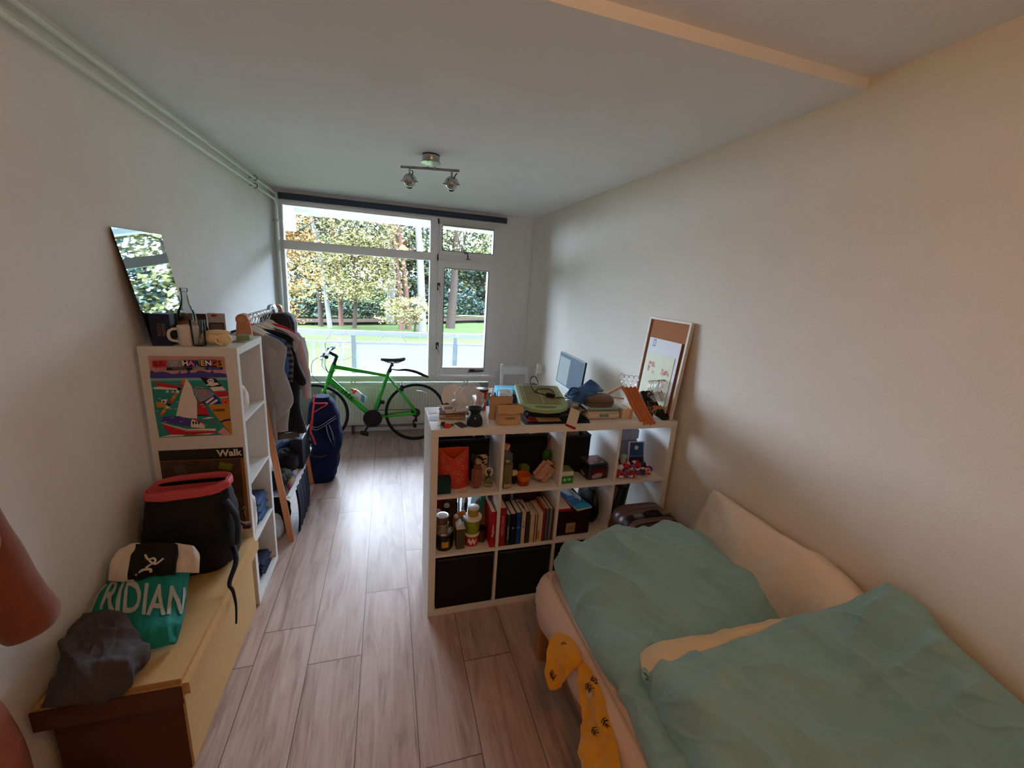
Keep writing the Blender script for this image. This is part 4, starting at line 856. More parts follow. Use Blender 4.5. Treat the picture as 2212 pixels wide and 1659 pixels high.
# things poking out of the bins
def crumple(nm, m, label, cat, c, r, seed, amp=.35, sc=2.5, group=None, **k):
    q = MB(); q.ell(V(c), *r, 26, 16, None, lambda d: 1+amp*nz((d.x*sc, d.y*sc, d.z*sc), 1, seed)+amp*.8*max(0, ridge((d.x*sc*1.6, d.y*sc*1.6, d.z*sc*1.6), 1, seed+9)-.4)); return one(q, nm, m, label, cat, group, **k)
q = MB(); q.grid(lambda u, v: (.47+.07*u, 2.19+.03*v, .985+.028*math.sin(u*PI)+.03*v), 10, 6); one(q, 'paper', M((214, 220, 230), .6), 'white paper edge inside the bin above the floral pouch', 'paper', solid=.002)
t = thing('tape_dispenser', 'white hooked piece lying in the bin above the ramekin', 'plastic piece', (.69, 2.25, 1.0)); q = MB(); q.prism([(.655, 1.03), (.675, 1.008), (.705, 1.005), (.725, 1.022), (.735, 1.05), (.70, 1.05)], 2.17, 2.20, lambda a, b, d: V((a, d, b))); q.build('body', M((226, 232, 240), .4), t)
q = MB(); q.tube([(.735, 2.185, 1.045), (.748, 2.185, 1.03), (.742, 2.185, 1.014), (.728, 2.185, 1.014)], .005, 8, smooth=4); q.build('hook', M((226, 232, 240), .4), t)
q = MB(); q.box(.825, .855, 2.19, 2.23, .97, 1.05, .004); one(q, 'plastic_clip', M((180, 196, 220), .5), 'pale blue clip standing in the bin above the green pouch', 'clip')
crumple('paper_bag', M((150, 128, 112), .8, bump=.3, bscale=30), 'crumpled brownish paper bag inside the bin behind the tin', 'bag', (1.07, 2.26, .95), (.10, .08, .085), 3, .12)
# top row, cell 1
florm = bpy.data.materials.new('orange_floral'); florm.use_nodes = True
_n = florm.node_tree; _b = _n.nodes['Principled BSDF']; _v = _n.nodes.new('ShaderNodeTexVoronoi'); _v.inputs['Scale'].default_value = 42; _t = _n.nodes.new('ShaderNodeTexCoord'); _r = _n.nodes.new('ShaderNodeValToRGB')
_e = _r.color_ramp.elements; _e[0].position = .0; _e[0].color = (*lin((224, 180, 140)), 1); _e[1].position = .6; _e[1].color = (*lin((196, 52, 34)), 1)
for p_, c_ in ((.16, (120, 96, 66)), (.26, (190, 56, 40)), (.36, (214, 96, 60)), (.46, (176, 40, 34))): _x = _e.new(p_); _x.color = (*lin(c_), 1)
_n.links.new(_t.outputs['Object'], _v.inputs['Vector']); _n.links.new(_v.outputs['Distance'], _r.inputs[0]); _n.links.new(_r.outputs[0], _b.inputs['Base Color']); _b.inputs['Roughness'].default_value = .6
t = thing('pouch', 'orange floral standing pouch with V shaped top edge', 'pouch', (.345, 2.09, Z2))
def pf(u, v, k=1., top=0):
    a = 2*PI*u; X, Y_ = math.cos(a), math.sin(a); f = Y_ < 0
    h = .215-(.065*(1-abs(X))**1.1*(1.0 if f else .0))
    rx = .092-.008*v; ry = .040-.026*v+.014*(1-abs(2*v-.5))
    return V((.345+rx*k*(abs(X)**.8)*(1 if X > 0 else -1), 2.10+ry*k*Y_+.012*v, Z2+.002+h*v+.004*nz((X*2, Y_*2, v*3))))
q = MB(); q.grid(lambda u, v: pf(u, v), 48, 16, True); q.poly([pf(i/24, 0) for i in range(24)]); q.build('shell', florm, t)
q = MB(); q.grid(lambda u, v: pf(u, 1-.55*v, .965), 48, 8, True); q.build('lining', M((206, 74, 36), .7), t)
q = MB(); q.tube([pf(i/48, 1.0, .985) for i in range(48)], .003, 6, loop=True); q.build('edging', M((212, 84, 44), .6), t)
cbox('box', 'small dark teal box at the left front of the top shelf', 'box', (.284, 2.035, Z2), .075, .062, .085, 0, M((8, 54, 60), .55))
t = thing('storage_tin', 'cream rounded tin with black bird print behind the thermos', 'tin', (.508, 2.135, Z2)); q = MB(); q.box(.468, .545, 2.115, 2.135, Z2, Z2+.165, .022, seg=4); q.build('tin_body', M((218, 196, 160), .5), t)
q = MB()
for (a, b, s) in ((.492, .895, .012), (.528, .885, .010), (.518, .862, .013), (.50, .85, .008), (.532, .85, .009), (.505, .83, .010)):
    q.poly([(a-s, 2.1148, b), (a-s*.2, 2.1148, b+s*.7), (a+s, 2.1148, b+s*.5), (a+s*.3, 2.1148, b), (a+s*.8, 2.1148, b-s*.8), (a-s*.3, 2.1148, b-s*.3)])
q.build('bird_print', M((36, 32, 40), .6), t, smooth=False)
t = thing('hair_tool', 'black handled brush leaning between floral pouch and cream tin', 'brush', (.468, 2.10, Z2)); q = MB(); q.tube([(.474, 2.085, Z2+.005), (.468, 2.09, Z2+.08), (.458, 2.105, Z2+.15)], [.008, .009, .007], 8, smooth=4); q.build('handle', blk, t); q = MB(); q.ell((.455, 2.108, Z2+.155), .016, .012, .028); q.tube([(.46, 2.10, Z2+.17), (.49, 2.09, Z2+.165), (.508, 2.09, Z2+.145)], .008, 8, smooth=4); q.build('head', blk, t)
t = thing('flask', 'flat rose brown flask in front of the cream tin', 'flask', (.468, 2.045, Z2)); q = MB(); q.box(.438, .497, 2.03, 2.062, Z2, Z2+.132, .014, seg=4); q.build('body', M((150, 88, 78), .35, metal=.2), t); q = MB(); q.box(.445, .490, 2.036, 2.056, Z2+.132, Z2+.138, .003); q.build('lid', M((130, 70, 62), .4), t); text('lettering', 'cala', .009, M((176, 120, 106), .4), frame((.468, 2.0297, Z2+.022), (1, 0, 0), (0, 0, 1)), t, ext=0)
t = thing('perfume_bottle', 'glass perfume bottle with ring shaped cap beside the flask', 'bottle', (.541, 2.065, Z2)); q = MB(); q.lathe([(.004, 0), (.025, .001), (.027, .01), (.024, .035), (.012, .052), (.009, .056), (.001, .057)], 20, c=(.541, 2.065, Z2)); q.build('glass_body', mat('perfume_glass', (206, 196, 150), .05, trans=.85), t)
q = MB(); q.tube([(.541+.019*math.sin(a), 2.065, Z2+.085-.022*math.cos(a)) for a in [k*2*PI/20 for k in range(20)]], .005, 8, loop=True); q.build('ring_cap', M((222, 214, 196), .3), t); q = MB(); q.cyl((.541, 2.065, Z2+.055), (.541, 2.065, Z2+.085), .007); q.build('stopper', M((70, 40, 34), .4), t)
q = MB(); q.box(.36, .415, 2.005, 2.015, Z2, Z2+.006, .002); one(q, 'nail_file', M((214, 176, 130), .6), 'small pale stick lying before the floral pouch', 'nail file')
# top row, cell 2
def sqbottle(label, c, s, h, hs, liq, cap, capm, lh, labm):
    t = thing('perfume_bottle', label, 'bottle', c); q = MB(); q.box(c[0]-s/2, c[0]+s/2, c[1]-s/2, c[1]+s/2, c[2], c[2]+h, .006, seg=3); q.cyl((c[0], c[1], c[2]+h-.002), (c[0], c[1], c[2]+h+.014), .009); q.build('glass_body', liq, t)
    if cap: q = MB(); q.lathe(cap, 20, c=(c[0], c[1], c[2]+h+.01)); q.build('cap', capm, t)
    if lh: q = MB(); q.box(c[0]-s*.42, c[0]+s*.42, c[1]-s/2-.0012, c[1]-s/2+.001, c[2]+h*lh[0], c[2]+h*lh[1], .0003); q.build('label', labm, t)
    return t
t = cbox('carton', 'pale blue and white carton at the back left of the second top cell', 'box', (.655, 2.13, Z2), .072, .05, .11, 0, M((206, 194, 168), .6), parts=[('band', 'front', -.036, .036, .075, .11, M((130, 150, 180), .5))])
sqbottle('square glass perfume bottle with peach ball cap on the pale carton', (.655, 2.125, Z2+.11+.001), .062, .062, 0, mat('clear_perfume', (214, 220, 226), .05, trans=.8), [(.006, 0), (.013, .004), (.016, .014), (.019, .03), (.016, .036), (.002, .037)], M((226, 158, 122), .4), None, None)
sqbottle('rectangular olive tinted glass bottle at the front left of the second top cell', (.637, 2.035, Z2), .052, .142, 0, mat('olive_perfume', (168, 150, 100), .08, trans=.6), [(.012, 0), (.012, .006), (.002, .007)], M((180, 170, 130), .3), (.05, .2), M((170, 150, 110), .6))
t = thing('nail_varnish', 'small black bottle with cream label beside the ramekin', 'bottle', (.693, 2.07, Z2)); q = MB(); q.lathe([(.003, 0), (.013, .001), (.014, .006), (.014, .05), (.009, .055), (.009, .058)], 16, c=(.693, 2.07, Z2)); q.build('body', M((20, 18, 18), .3), t); q = MB(); q.box(.676, .708, 2.056, 2.08, Z2+.050, Z2+.08, .003); q.build('cap', M((214, 196, 160), .5), t)
cbox('box', 'small olive green box behind the ramekin', 'box', (.765, 2.12, Z2), .058, .045, .085, .1, M((104, 112, 48), .6), parts=[('label', 'top', -.012, .012, -.01, .01, M((150, 152, 100), .6))])
t = thing('ramekin', 'orange glass ramekin in the second top cell', 'bowl', (.745, 2.055, Z2)); q = MB(); q.lathe([(.004, .003), (.028, 0), (.033, .004), (.034, .03), (.038, .034), (.043, .062), (.0415, .064), (.035, .036), (.030, .012), (.004, .01)], 32, c=(.742, 2.05, Z2), caps=False); q.build('bowl', mat('orange_glaze', (206, 98, 34), .15, spec=.6), t); q = MB(); q.lathe([(.0345, .003), (.0345, .029)], 32, c=(.742, 2.05, Z2), caps=False); q.build('foot_band', M((150, 56, 22), .3), t)
t = thing('pouch', 'pinkish floral pouch with brown band leaning in the second top cell', 'pouch', (.87, 2.06, Z2))
pfl = mat('pink_print', (190, 146, 124), .8, var=.55, scale=85)
T = Matrix.Translation((.872, 2.055, Z2+.068)) @ Matrix.Rotation(-.2, 4, 'Z') @ Matrix.Rotation(.62, 4, 'Y')
q = MB(); q.box(-.05, .05, -.022, .022, -.068, .068, .018, T, seg=4); 
for v in q.bm.verts: v.co.z = max(v.co.z, Z2+.001)
q.build('cloth', pfl, t); q = MB(); q.box(.0, .026, -.0235, .0235, -.0655, .0690, .012, T, seg=3)
for v in q.bm.verts: v.co.z = max(v.co.z, Z2+.0005)
q.build('band', M((108, 74, 62), .8), t)
t = thing('pouch', 'green round pouch with red strap above the pink pouch', 'pouch', (.905, 2.12, Z2+.1)); q = MB(); q.ell((.903, 2.118, Z2+.140), .032, .028, .052, 20, 14, None, lambda d: 1-.25*max(0, d.z)); q.build('body', mat('green_silk', (44, 92, 30), .5, var=.25, scale=30), t); q = MB(); q.tube([(.903, 2.12, Z2+.19), (.905, 2.12, Z2+.22), (.918, 2.12, Z2+.26)], .010, 8, smooth=4, flat=.3); q.build('strap', M((150, 24, 28), .6), t); q = MB(); q.tube([(.916, 2.11, Z2+.24), (.93, 2.105, Z2+.215), (.926, 2.1, Z2+.185), (.92, 2.105, Z2+.21)], .003, 6, smooth=4); q.build('cord', M((200, 150, 130), .6), t)
# top row, cell 3
t = cbox('ink_box', 'green and white ink cartridge box at the front of the third top cell', 'box', (1.0, 2.055, Z2), .078, .085, .078, 0, M((214, 208, 196), .6), parts=[('green_panel', 'front', -.0385, .0385, .002, .050, M((44, 140, 46), .5)), ('printed_top', 'top', -.037, .037, -.04, .04, M((104, 118, 76), .6, var=.4, scale=70))])
text('lettering', 'HP', .018, M((220, 226, 214), .5), frame((1.012, 2.0108, Z2+.026), (1, 0, 0), (0, 0, 1)), t, ext=0, bold=.0004); q = MB(); q.poly([(.984+.008*math.cos(k*PI/8), 2.0108, Z2+.026+.008*math.sin(k*PI/8)) for k in range(16)]); q.build('logo', M((220, 226, 214), .5), t, smooth=False)
redt = mat('tin_dark_red', (110, 24, 28), .35, metal=.4, var=.2, scale=20); bluet = M((70, 86, 98), .4, metal=.3)
c = (1.205, 2.095, Z2); t = thing('lunch_tin', 'dark red square lunch tin with blue edging and picture panels', 'tin', c); T = RZ(c, .08)
boxm(-.07, .07, -.066, .066, 0, .085, .012, T).build('tin_body', mat('tin_dark', (58, 44, 50), .35, metal=.4), t); q = MB(); q.box(-.072, .072, -.068, .068, .084, .104, .010, T); q.build('lid', bluet, t)
q = MB(); q.poly([T @ V((.058*math.cos(k*PI/12), .05*math.sin(k*PI/12), .1046)) for k in range(24)]); q.build('lid_picture', redt, t, smooth=False)
q = MB(); q.m(0).poly([T @ V((.055*math.cos(k*PI/12), -.0668, .030+.046*max(-.2, math.sin(k*PI/12)))) for k in range(24)]); q.m(1).poly([T @ V(p) for p in ((-.045, -.0672, .03), (-.01, -.0672, .046), (.03, -.0672, .04), (.025, -.0672, .02), (.0, -.0672, .014), (-.04, -.0672, .012))]); q.m(1).poly([T @ V(p) for p in ((-.0708, -.03, .03), (-.0708, .02, .04), (-.0708, .01, .02), (-.0708, -.02, .014))])
q.build('picture_panel', [redt, M((150, 144, 144), .5)], t, smooth=False)
for sx in (-1, 1): q = MB(); q.box(sx*.062-.006, sx*.062+.006, -.0675, -.060, .004, .084, .003, T); q.build('corner_edging', bluet, t)
q = MB(); q.box(-.018, .014, -.03, -.012, .104, .1075, .001, T); q.ell(T @ V((.03, -.045, .106)), .008, .006, .003); q.build('lid_badge', M((206, 178, 150), .4), t)
# top row, cell 4
t = thing('storage_box', 'pale blue translucent box at the back of the fourth top cell', 'box', (1.40, 2.27, Z2)); boxm(1.312, 1.575, 2.20, 2.36, Z2, Z2+.175, .008).build('tub', M((150, 160, 190), .4), t); boxm(1.308, 1.580, 2.196, 2.362, Z2+.175, Z2+.25, .010).build('lid', M((176, 184, 206), .35), t)
t = thing('hair_claw', 'red brown toothed hair claw in the fourth top cell', 'hair clip', (1.36, 2.13, Z2)); q = MB(); q.box(1.33, 1.40, 2.11, 2.14, Z2+.12, Z2+.165, .012, seg=3)
for i in range(5): q.cyl((1.338+i*.0135, 2.125, Z2+.16), (1.336+i*.0135, 2.12, Z2+.185), .005, .002, 8)
q.build('claw', M((96, 34, 26), .3), t); boxm(1.335, 1.395, 2.115, 2.135, Z2, Z2+.122, .004).build('stand', M((150, 110, 96), .6), t)
t = thing('card_pack', 'dark blue printed pack with white moon disc leaning in the fourth top cell', 'packet', (1.535, 2.11, Z2)); T = Matrix.Translation((1.53, 2.12, Z2+.001)) @ Matrix.Rotation(-.08, 4, 'Z') @ Matrix.Rotation(-.18, 4, 'X')
boxm(-.058, .058, -.004, .004, 0, .185, .003, T).build('packet', M((206, 206, 214), .4), t); q = MB(); q.poly([T @ V(p) for p in ((-.05, -.0044, .09), (.05, -.0044, .09), (.045, -.0044, .178), (-.046, -.0044, .18))]); q.m(1).poly([T @ V((-.002+.014*math.cos(k*PI/10), -.0048, .145+.014*math.sin(k*PI/10))) for k in range(20)]); q.m(2).poly([T @ V(p) for p in ((-.056, -.0044, .012), (.056, -.0044, .012), (.05, -.0044, .088), (-.05, -.0044, .088))]); q.build('print', [M((32, 78, 140), .4), M((214, 214, 220), .4), M((34, 30, 70), .4)], t, smooth=False)
t = thing('hand_gel', 'small mint green capped bottle in the fourth top cell', 'bottle', (1.412, 2.08, Z2)); boxm(1.395, 1.43, 2.085, 2.105, Z2, Z2+.10, .006).build('bottle_body', M((196, 170, 160), .3), t); boxm(1.392, 1.434, 2.082, 2.108, Z2+.10, Z2+.125, .006).build('cap', M((150, 200, 178), .4), t)
q = MB(); q.cyl((1.40, 2.055, Z2+.03), (1.352, 2.085, Z2+.135), .006, n=10); one(q, 'marker_pen', blk, 'black pen leaning among the wrapped sweets', 'pen')
swm = [mat('sweet_red', (178, 28, 44), .3, var=.3, scale=30), mat('sweet_white', (220, 206, 210), .3, var=.15, scale=30), mat('sweet_purple', (128, 66, 102), .3, var=.4, scale=30), mat('sweet_navy', (40, 40, 84), .3, var=.3, scale=30)]
rs = random.Random(12); lay = [(1.355, 2.04, 0), (1.40, 2.03, 2), (1.442, 2.02, 0), (1.485, 2.03, 2), (1.525, 2.04, 3), (1.565, 2.05, 1), (1.595, 2.07, 2), (1.375, 2.06, 1), (1.42, 2.065, 0), (1.465, 2.06, 2), (1.51, 2.07, 0), (1.55, 2.08, 3), (1.35, 2.09, 2)]
pos_names = ['at the left end of the sweets pile', 'second from the left in front', 'front middle of the sweets pile', 'beside the middle red sweet', 'in front of the blue pack', 'under the right of the blue pack', 'at the right end of the sweets pile', 'behind the left end sweet', 'behind the front middle sweet', 'at the centre back of the pile', 'against the foot of the blue pack', 'tucked under the blue pack', 'behind the pen']
for i, (x, y, mi) in enumerate(lay):
    t = thing('wrapped_sweet', ('red', 'white', 'purple', 'navy')[mi]+' foil wrapped sweet '+pos_names[i], 'sweet', (x, y, Z2), 0, 'foil wrapped sweets in the fourth top cell')
    a = rs.random()*PI; d = V((math.cos(a), math.sin(a), .15)); c = V((x, y, Z2+.025+.030*(i > 6)))
    q = MB(); q.ell(c, .023, .019, .020, 12, 8, None, lambda k: 1+.15*nz(k*3, 1, i)); q.build('sweet', swm[mi], t)
    for s in (-1, 1): q = MB(); q.tube([c+d*s*.019, c+d*s*.027, c+d*s*.042+V((0, 0, .006))], [.004, .008, .017], 8, flat=.4); q.build('wrapper_end', swm[(mi+1) % 2], t)
# middle row, cell 1
t = thing('jar', 'black jar with yellow printed label at the front left of the middle row', 'jar', (.300, 2.058, Z1)); c = (.300, 2.058, Z1)
q = MB(); q.lathe([(.004, 0), (.049, .001), (.052, .006), (.052, .085), (.047, .092), (.045, .095)], 32, c=c); q.build('body', M((20, 16, 16), .25), t); q = MB(); q.lathe([(.0455, .094), (.049, .095), (.049, .108), (.045, .110), (.002, .110)], 32, c=c); q.build('lid', M((196, 198, 196), .2, metal=.9), t)
q = MB()
for mi, (a0, a1, z0, z1) in enumerate(((-2.05, -1.05, .012, .078), (-1.95, -1.2, .024, .06))): q.m(mi).grid(lambda u, v: (c[0]+(.0523+.0002*mi)*math.cos(a0+(a1-a0)*u), c[1]+(.0523+.0002*mi)*math.sin(a0+(a1-a0)*u), Z1+z0+(z1-z0)*v), 12, 2)
q.build('label', [M((44, 36, 30), .5), M((206, 150, 40), .5, var=.5, scale=60)], t)
for i in range(3): q = MB(); zz = Z1+.1115+i*.017; q.lathe([(.002, 0), (.034, .001), (.035, .003), (.035, .012), (.033, .0155), (.002, .016)], 28, c=(.285+.001*i, 2.045, zz)); one(q, 'flat_tin', M((160, 140, 120), .3, metal=.6), ('lowest', 'middle', 'top')[i]+' of the three flat silver tins stacked on the black jar', 'tin', 'flat silver tins on the black jar')
t2 = thing('round_tin', 'round tin with pink glass lid topping the silver stack', 'tin', (.285, 2.045, Z1+.164)); q = MB(); q.lathe([(.002, 0), (.032, .001), (.033, .032), (.035, .033), (.035, .040), (.032, .042)], 28, c=(.286, 2.045, Z1+.1635), caps=False); q.build('can', M((120, 88, 76), .3, metal=.5), t2); q = MB(); q.lathe([(.034, .038), (.034, .043), (.024, .0435)], 28, c=(.286, 2.045, Z1+.1635), caps=False); q.build('rim', M((216, 214, 208), .2, metal=.9), t2); q = MB(); q.lathe([(.0245, .0432), (.001, .0436)], 28, c=(.286, 2.045, Z1+.1635)); q.build('window_lid', M((150, 116, 116), .3), t2)
t = thing('carton', 'olive brown tall carton with white gable top in the middle row', 'carton', (.386, 2.04, Z1)); boxm(.362, .410, 2.012, 2.062, Z1, Z1+.125, .002).build('carton_body', M((84, 74, 52), .6, var=.2, scale=20), t); q = MB(); q.prism([(.361, Z1+.125), (.411, Z1+.125), (.411, Z1+.13), (.386, Z1+.165), (.361, Z1+.14)], 2.012, 2.062, lambda a, b, d: V((a, d, b))); q.build('gable_top', M((206, 206, 212), .5), t, smooth=False)
c = (.457, 2.062, Z1)
t = thing('food_tub', 'red tub with white lettering and white lid in the middle row', 'tub', c); q = MB(); q.lathe([(.003, 0), (.040, .001), (.042, .004), (.043, .066)], 32, c=c); q.build('tub', M((196, 40, 50), .4), t); q = MB(); q.lathe([(.043, .062), (.0455, .063), (.0455, .074), (.042, .076), (.002, .076)], 32, c=c); q.build('lid', M((226, 218, 206), .4), t)
q = MB(); q.grid(lambda u, v: (c[0]+.0436*math.cos(-2.2+1.1*u), c[1]+.0436*math.sin(-2.2+1.1*u), Z1+.02+.026*v+.008*math.sin(u*14)), 24, 3); q.build('lettering_patch', M((232, 220, 214), .5), t)
c = (.459, 2.062, Z1+.077); t = thing('food_tub', 'lime green printed tub with white lid stacked on the red tub', 'tub', c); q = MB(); q.lathe([(.003, 0), (.040, .001), (.046, .088)], 32, c=c); q.build('tub', mat('lime_print', (136, 148, 34), .45, var=.45, scale=30), t); q = MB(); q.lathe([(.046, .084), (.0525, .085), (.0525, .096), (.047, .099), (.002, .099)], 32, c=c); q.build('lid', M((230, 226, 220), .35), t)
c = (.462, 2.066, Z1+.177); t = thing('food_can', 'small yellow can with white plastic lid on the lime green tub', 'can', c); q = MB(); q.lathe([(.003, 0), (.030, .001), (.031, .004), (.031, .045)], 28, c=c); q.build('can', mat('yellow_print', (176, 150, 50), .4, var=.35, scale=50), t); q = MB(); q.lathe([(.031, .042), (.0335, .043), (.0335, .051), (.030, .053), (.002, .053)], 28, c=c); q.build('lid', M((226, 228, 230), .35), t)
t = thing('bottle', 'brown glass bottle behind the metal tumbler', 'bottle', (.525, 2.16, Z1)); q = MB(); q.lathe([(.003, 0), (.028, .001), (.03, .006), (.03, .12), (.013, .16), (.012, .20)], 24, c=(.53, 2.19, Z1)); q.build('glass_body', M((44, 30, 22), .12), t)
t = thing('tumbler', 'brown metallic tumbler in front of the red book', 'cup', (.532, 2.09, Z1)); q = MB(); q.lathe([(.002, .004), (.026, 0), (.029, .004), (.032, .082), (.030, .082), (.027, .008), (.002, .007)], 28, c=(.518, 2.075, Z1), caps=False); q.build('cup', M((92, 62, 48), .25, metal=.6), t)
t = thing('cutting_board', 'rounded wooden board leaning behind the lime green tub', 'board', (.53, 2.15, Z1)); T = Matrix.Translation((.525, 2.135, Z1)) @ Matrix.Rotation(-.12, 4, 'X'); q = MB(); q.prism([(-.035, .001), (.035, .001), (.036, .18), (.03, .21), (.012, .228), (-.012, .228), (-.03, .21), (-.036, .18)], -.005, .005, lambda a, b, d: T @ V((a, d, b))); q.build('board', M((150, 116, 86), .6, var=.2, scale=12), t)
t = thing('pencil_glass', 'glass tumbler full of pens and brushes in the middle row', 'glass', (.425, 2.25, Z1)); q = MB(); q.lathe([(.002, .006), (.035, 0), (.037, .005), (.041, .17), (.039, .17), (.035, .009), (.002, .009)], 28, c=(.425, 2.25, Z1), caps=False); q.build('glass_body', clearg, t)
rs = random.Random(5)
for i, c_ in enumerate(((60, 70, 110), (226, 220, 214), (200, 170, 140), (30, 30, 34), (214, 214, 220), (120, 80, 60))):
    a = rs.random()*2*PI; q = MB(); q.cyl((.425+.018*math.cos(a), 2.25+.018*math.sin(a), Z1+.015), (.425+.042*math.cos(a+.3), 2.25+.03*math.sin(a+.3), Z1+.235+.04*rs.random()), .004, n=8)
    one(q, 'pen', M(c_, .5), ('dark blue', 'white', 'pale wooden', 'black', 'light grey', 'brown')[i]+' pen standing in the glass of brushes', 'pen', 'pens in the glass of brushes')
t = thing('document_folder', 'teal folder standing behind the yellow can', 'folder', (.49, 2.24, Z1)); T = Matrix.Translation((.500, 2.23, Z1+.001)) @ Matrix.Rotation(.14, 4, 'Y'); boxm(-.014, .014, -.10, .10, 0, .265, .004, T).build('folder_cover', M((60, 132, 136), .5), t)
crumple('plastic_bag', mat('cloudy_plastic', (196, 190, 190), .3, bump=.4, bscale=30), 'cloudy plastic bag between teal folder and red book', 'bag', (.535, 2.24, Z1+.12), (.018, .05, .12), 4, .15)
cbox('box', 'red box at the back left of the middle row', 'box', (.30, 2.315, Z1), .10, .07, .25, 0, M((170, 30, 28), .5))
t = thing('clipboard', 'brown clipboard leaning behind the spools', 'clipboard', (.36, 2.2, Z1)); T = Matrix.Translation((.362, 2.19, Z1+.001)) @ Matrix.Rotation(.18, 4, 'Z') @ Matrix.Rotation(-.25, 4, 'X'); boxm(-.045, .045, -.003, .003, 0, .225, .003, T).build('board', M((84, 54, 44), .6, var=.2, scale=10), t); boxm(-.016, .016, -.008, .002, .205, .22, .003, T).build('clip', blk, t)
for i, (x, y, h, capc) in enumerate(((.275, 2.17, .15, 'white')	, (.33, 2.2, .165, 'cream'))):
    t = thing('spice_bottle', ('dark bottle with white cap behind the round tins', 'dark bottle with domed cream cap in front of the clipboard')[i], 'bottle', (x, y, Z1)); q = MB(); q.lathe([(.003, 0), (.019, .001), (.02, .005), (.02, h-.03), (.015, h-.014), (.015, h)], 20, c=(x, y, Z1)); q.build('body', M(((44, 16, 22), (26, 22, 20))[i], .25), t); q = MB(); q.lathe([(.0165, h-.002), (.0175, h+.01), (.014, h+.016), (.002, h+.018)], 20, c=(x, y, Z1)); q.build('cap', M(((222, 220, 226), (226, 214, 190))[i], .4), t)
t = thing('squeeze_bottle', 'orange sauce bottle tilted between jar and lime tub', 'bottle', (.385, 2.10, Z1)); q = MB(); q.tube([(.375, 2.11, Z1+.001), (.378, 2.11, Z1+.13), (.392, 2.105, Z1+.16), (.42, 2.10, Z1+.185)], [.02, .022, .016, .008], 12, smooth=4); q.build('body', M((196, 120, 36), .35), t); q = MB(); q.ell((.372, 2.10, Z1+.155), .016, .014, .012); q.build('cap', M((206, 210, 220), .35), t)
def book(nm, label, x0, x1, y0, y1, z0, h, c, group=None, T=None, lab=None, cat='book'):
    t = thing(nm, label, cat, ((x0+x1)/2, (y0+y1)/2, z0), 0, group); b = .0018; m = M(c, .5, var=.08, scale=30)
    q = MB(); q.box(x0, x0+b, y0, y1, z0+.0005, z0+h, 0, T); q.box(x1-b, x1, y0, y1, z0+.0005, z0+h, 0, T); q.box(x0, x1, y0, y0+b, z0+.0005, z0+h, 0, T); q.build('cover', m, t, smooth=False)
    q = MB(); q.box(x0+b, x1-b, y0+b, y1-.003, z0+.002, z0+h-.003, 0, T); q.build('pages', paperm, t, smooth=False)
    if lab:
        for (s, size, zc_, cc) in lab: text('lettering', s, size, M(cc, .5), (T or Matrix.Identity(4)) @ frame(((x0+x1)/2, y0-.0006, z0+zc_), (0, 0, 1), (-1, 0, 0)), t, ext=0, bold=.0003)
    return t
book('book', 'bright red book leaning at the right end of the jar cell', .551, .577, 1.995, 2.20, Z1, .225, (186, 24, 34), lab=[('Magelaan', .020, .105, (220, 200, 196))])
q = MB(); q.grid(lambda u, v: (.567+.012*u+.004*math.sin(v*9), 2.10+.12*v, Z1+.235+.03*math.sin(v*7)*(.5+u)+.012), 6, 14); one(q, 'foil_packet', M((130, 40, 66), .3), 'crinkled dark pink packet lying on the bright red book', 'packet', solid=.004)
# middle row, cell 2: the row of books
bks = [(.601, .640, .243, (150, 26, 32), 'thick red hardback first in the book row', [('SARAH J. MAAS', .019, .13, (200, 150, 140))]), (.645, .666, .198, (44, 58, 56), 'slim dark green book with white spine letters beside the thick red hardback', [('WAR AND PEACE', .0105, .08, (190, 186, 176))]), (.668, .699, .200, (18, 18, 24), 'black paperback left of the royal blue one', None),
       (.701, .731, .205, (18, 66, 128), 'royal blue paperback in the book row', None), (.733, .758, .207, (206, 186, 160), 'cream paperback right of the royal blue one', [('The Night', .009, .13, (120, 90, 70))]), (.760, .781, .205, (66, 52, 38), 'dark brown paperback in the middle of the book row', None),
       (.786, .815, .182, (206, 184, 156), 'short cream paperback right of the dark brown one', None), (.817, .830, .182, (196, 172, 142), 'thin tan paperback between two short cream ones', None), (.832, .865, .190, (208, 186, 158), 'short cream paperback with orange publisher mark', None),
       (.868, .878, .215, (186, 52, 30), 'thin orange red book in the book row', None), (.880, .901, .212, (98, 96, 112), 'grey violet paperback near the right of the book row', None), (.903, .922, .212, (104, 136, 132), 'pale teal paperback near the right of the book row', None), (.924, .931, .205, (176, 46, 34), 'very thin red book last in the book row', None)]
for x0, x1, h, c, lb, tx in bks:
    t = book('book', lb, x0, x1, 1.995, 1.995+(.15 if h < .24 else .16), Z1, h, c, 'books in the middle row of the wide shelf', None, tx)
    if 'publisher' in lb: boxm(x0+.003, x0+.017, 1.9942, 1.9952, Z1+.02, Z1+.075, 0).build('spine_mark', M((206, 120, 40), .5), t, smooth=False)
    if 'royal' in lb: q = MB(); q.poly([((x0+x1)/2+.007*math.cos(k*PI/8), 1.9944, Z1+.11+.007*math.sin(k*PI/8)) for k in range(16)]); q.build('spine_mark', M((110, 140, 176), .5), t, smooth=False)
q = MB(); q.tube([(.755, 2.03, Z1+.2085), (.752, 2.08, Z1+.2085), (.742, 2.11, Z1+.2085)], .003, 6, smooth=4); one(q, 'bookmark', M((60, 62, 84), .5), 'dark bookmark lying on the cream paperback', 'bookmark')
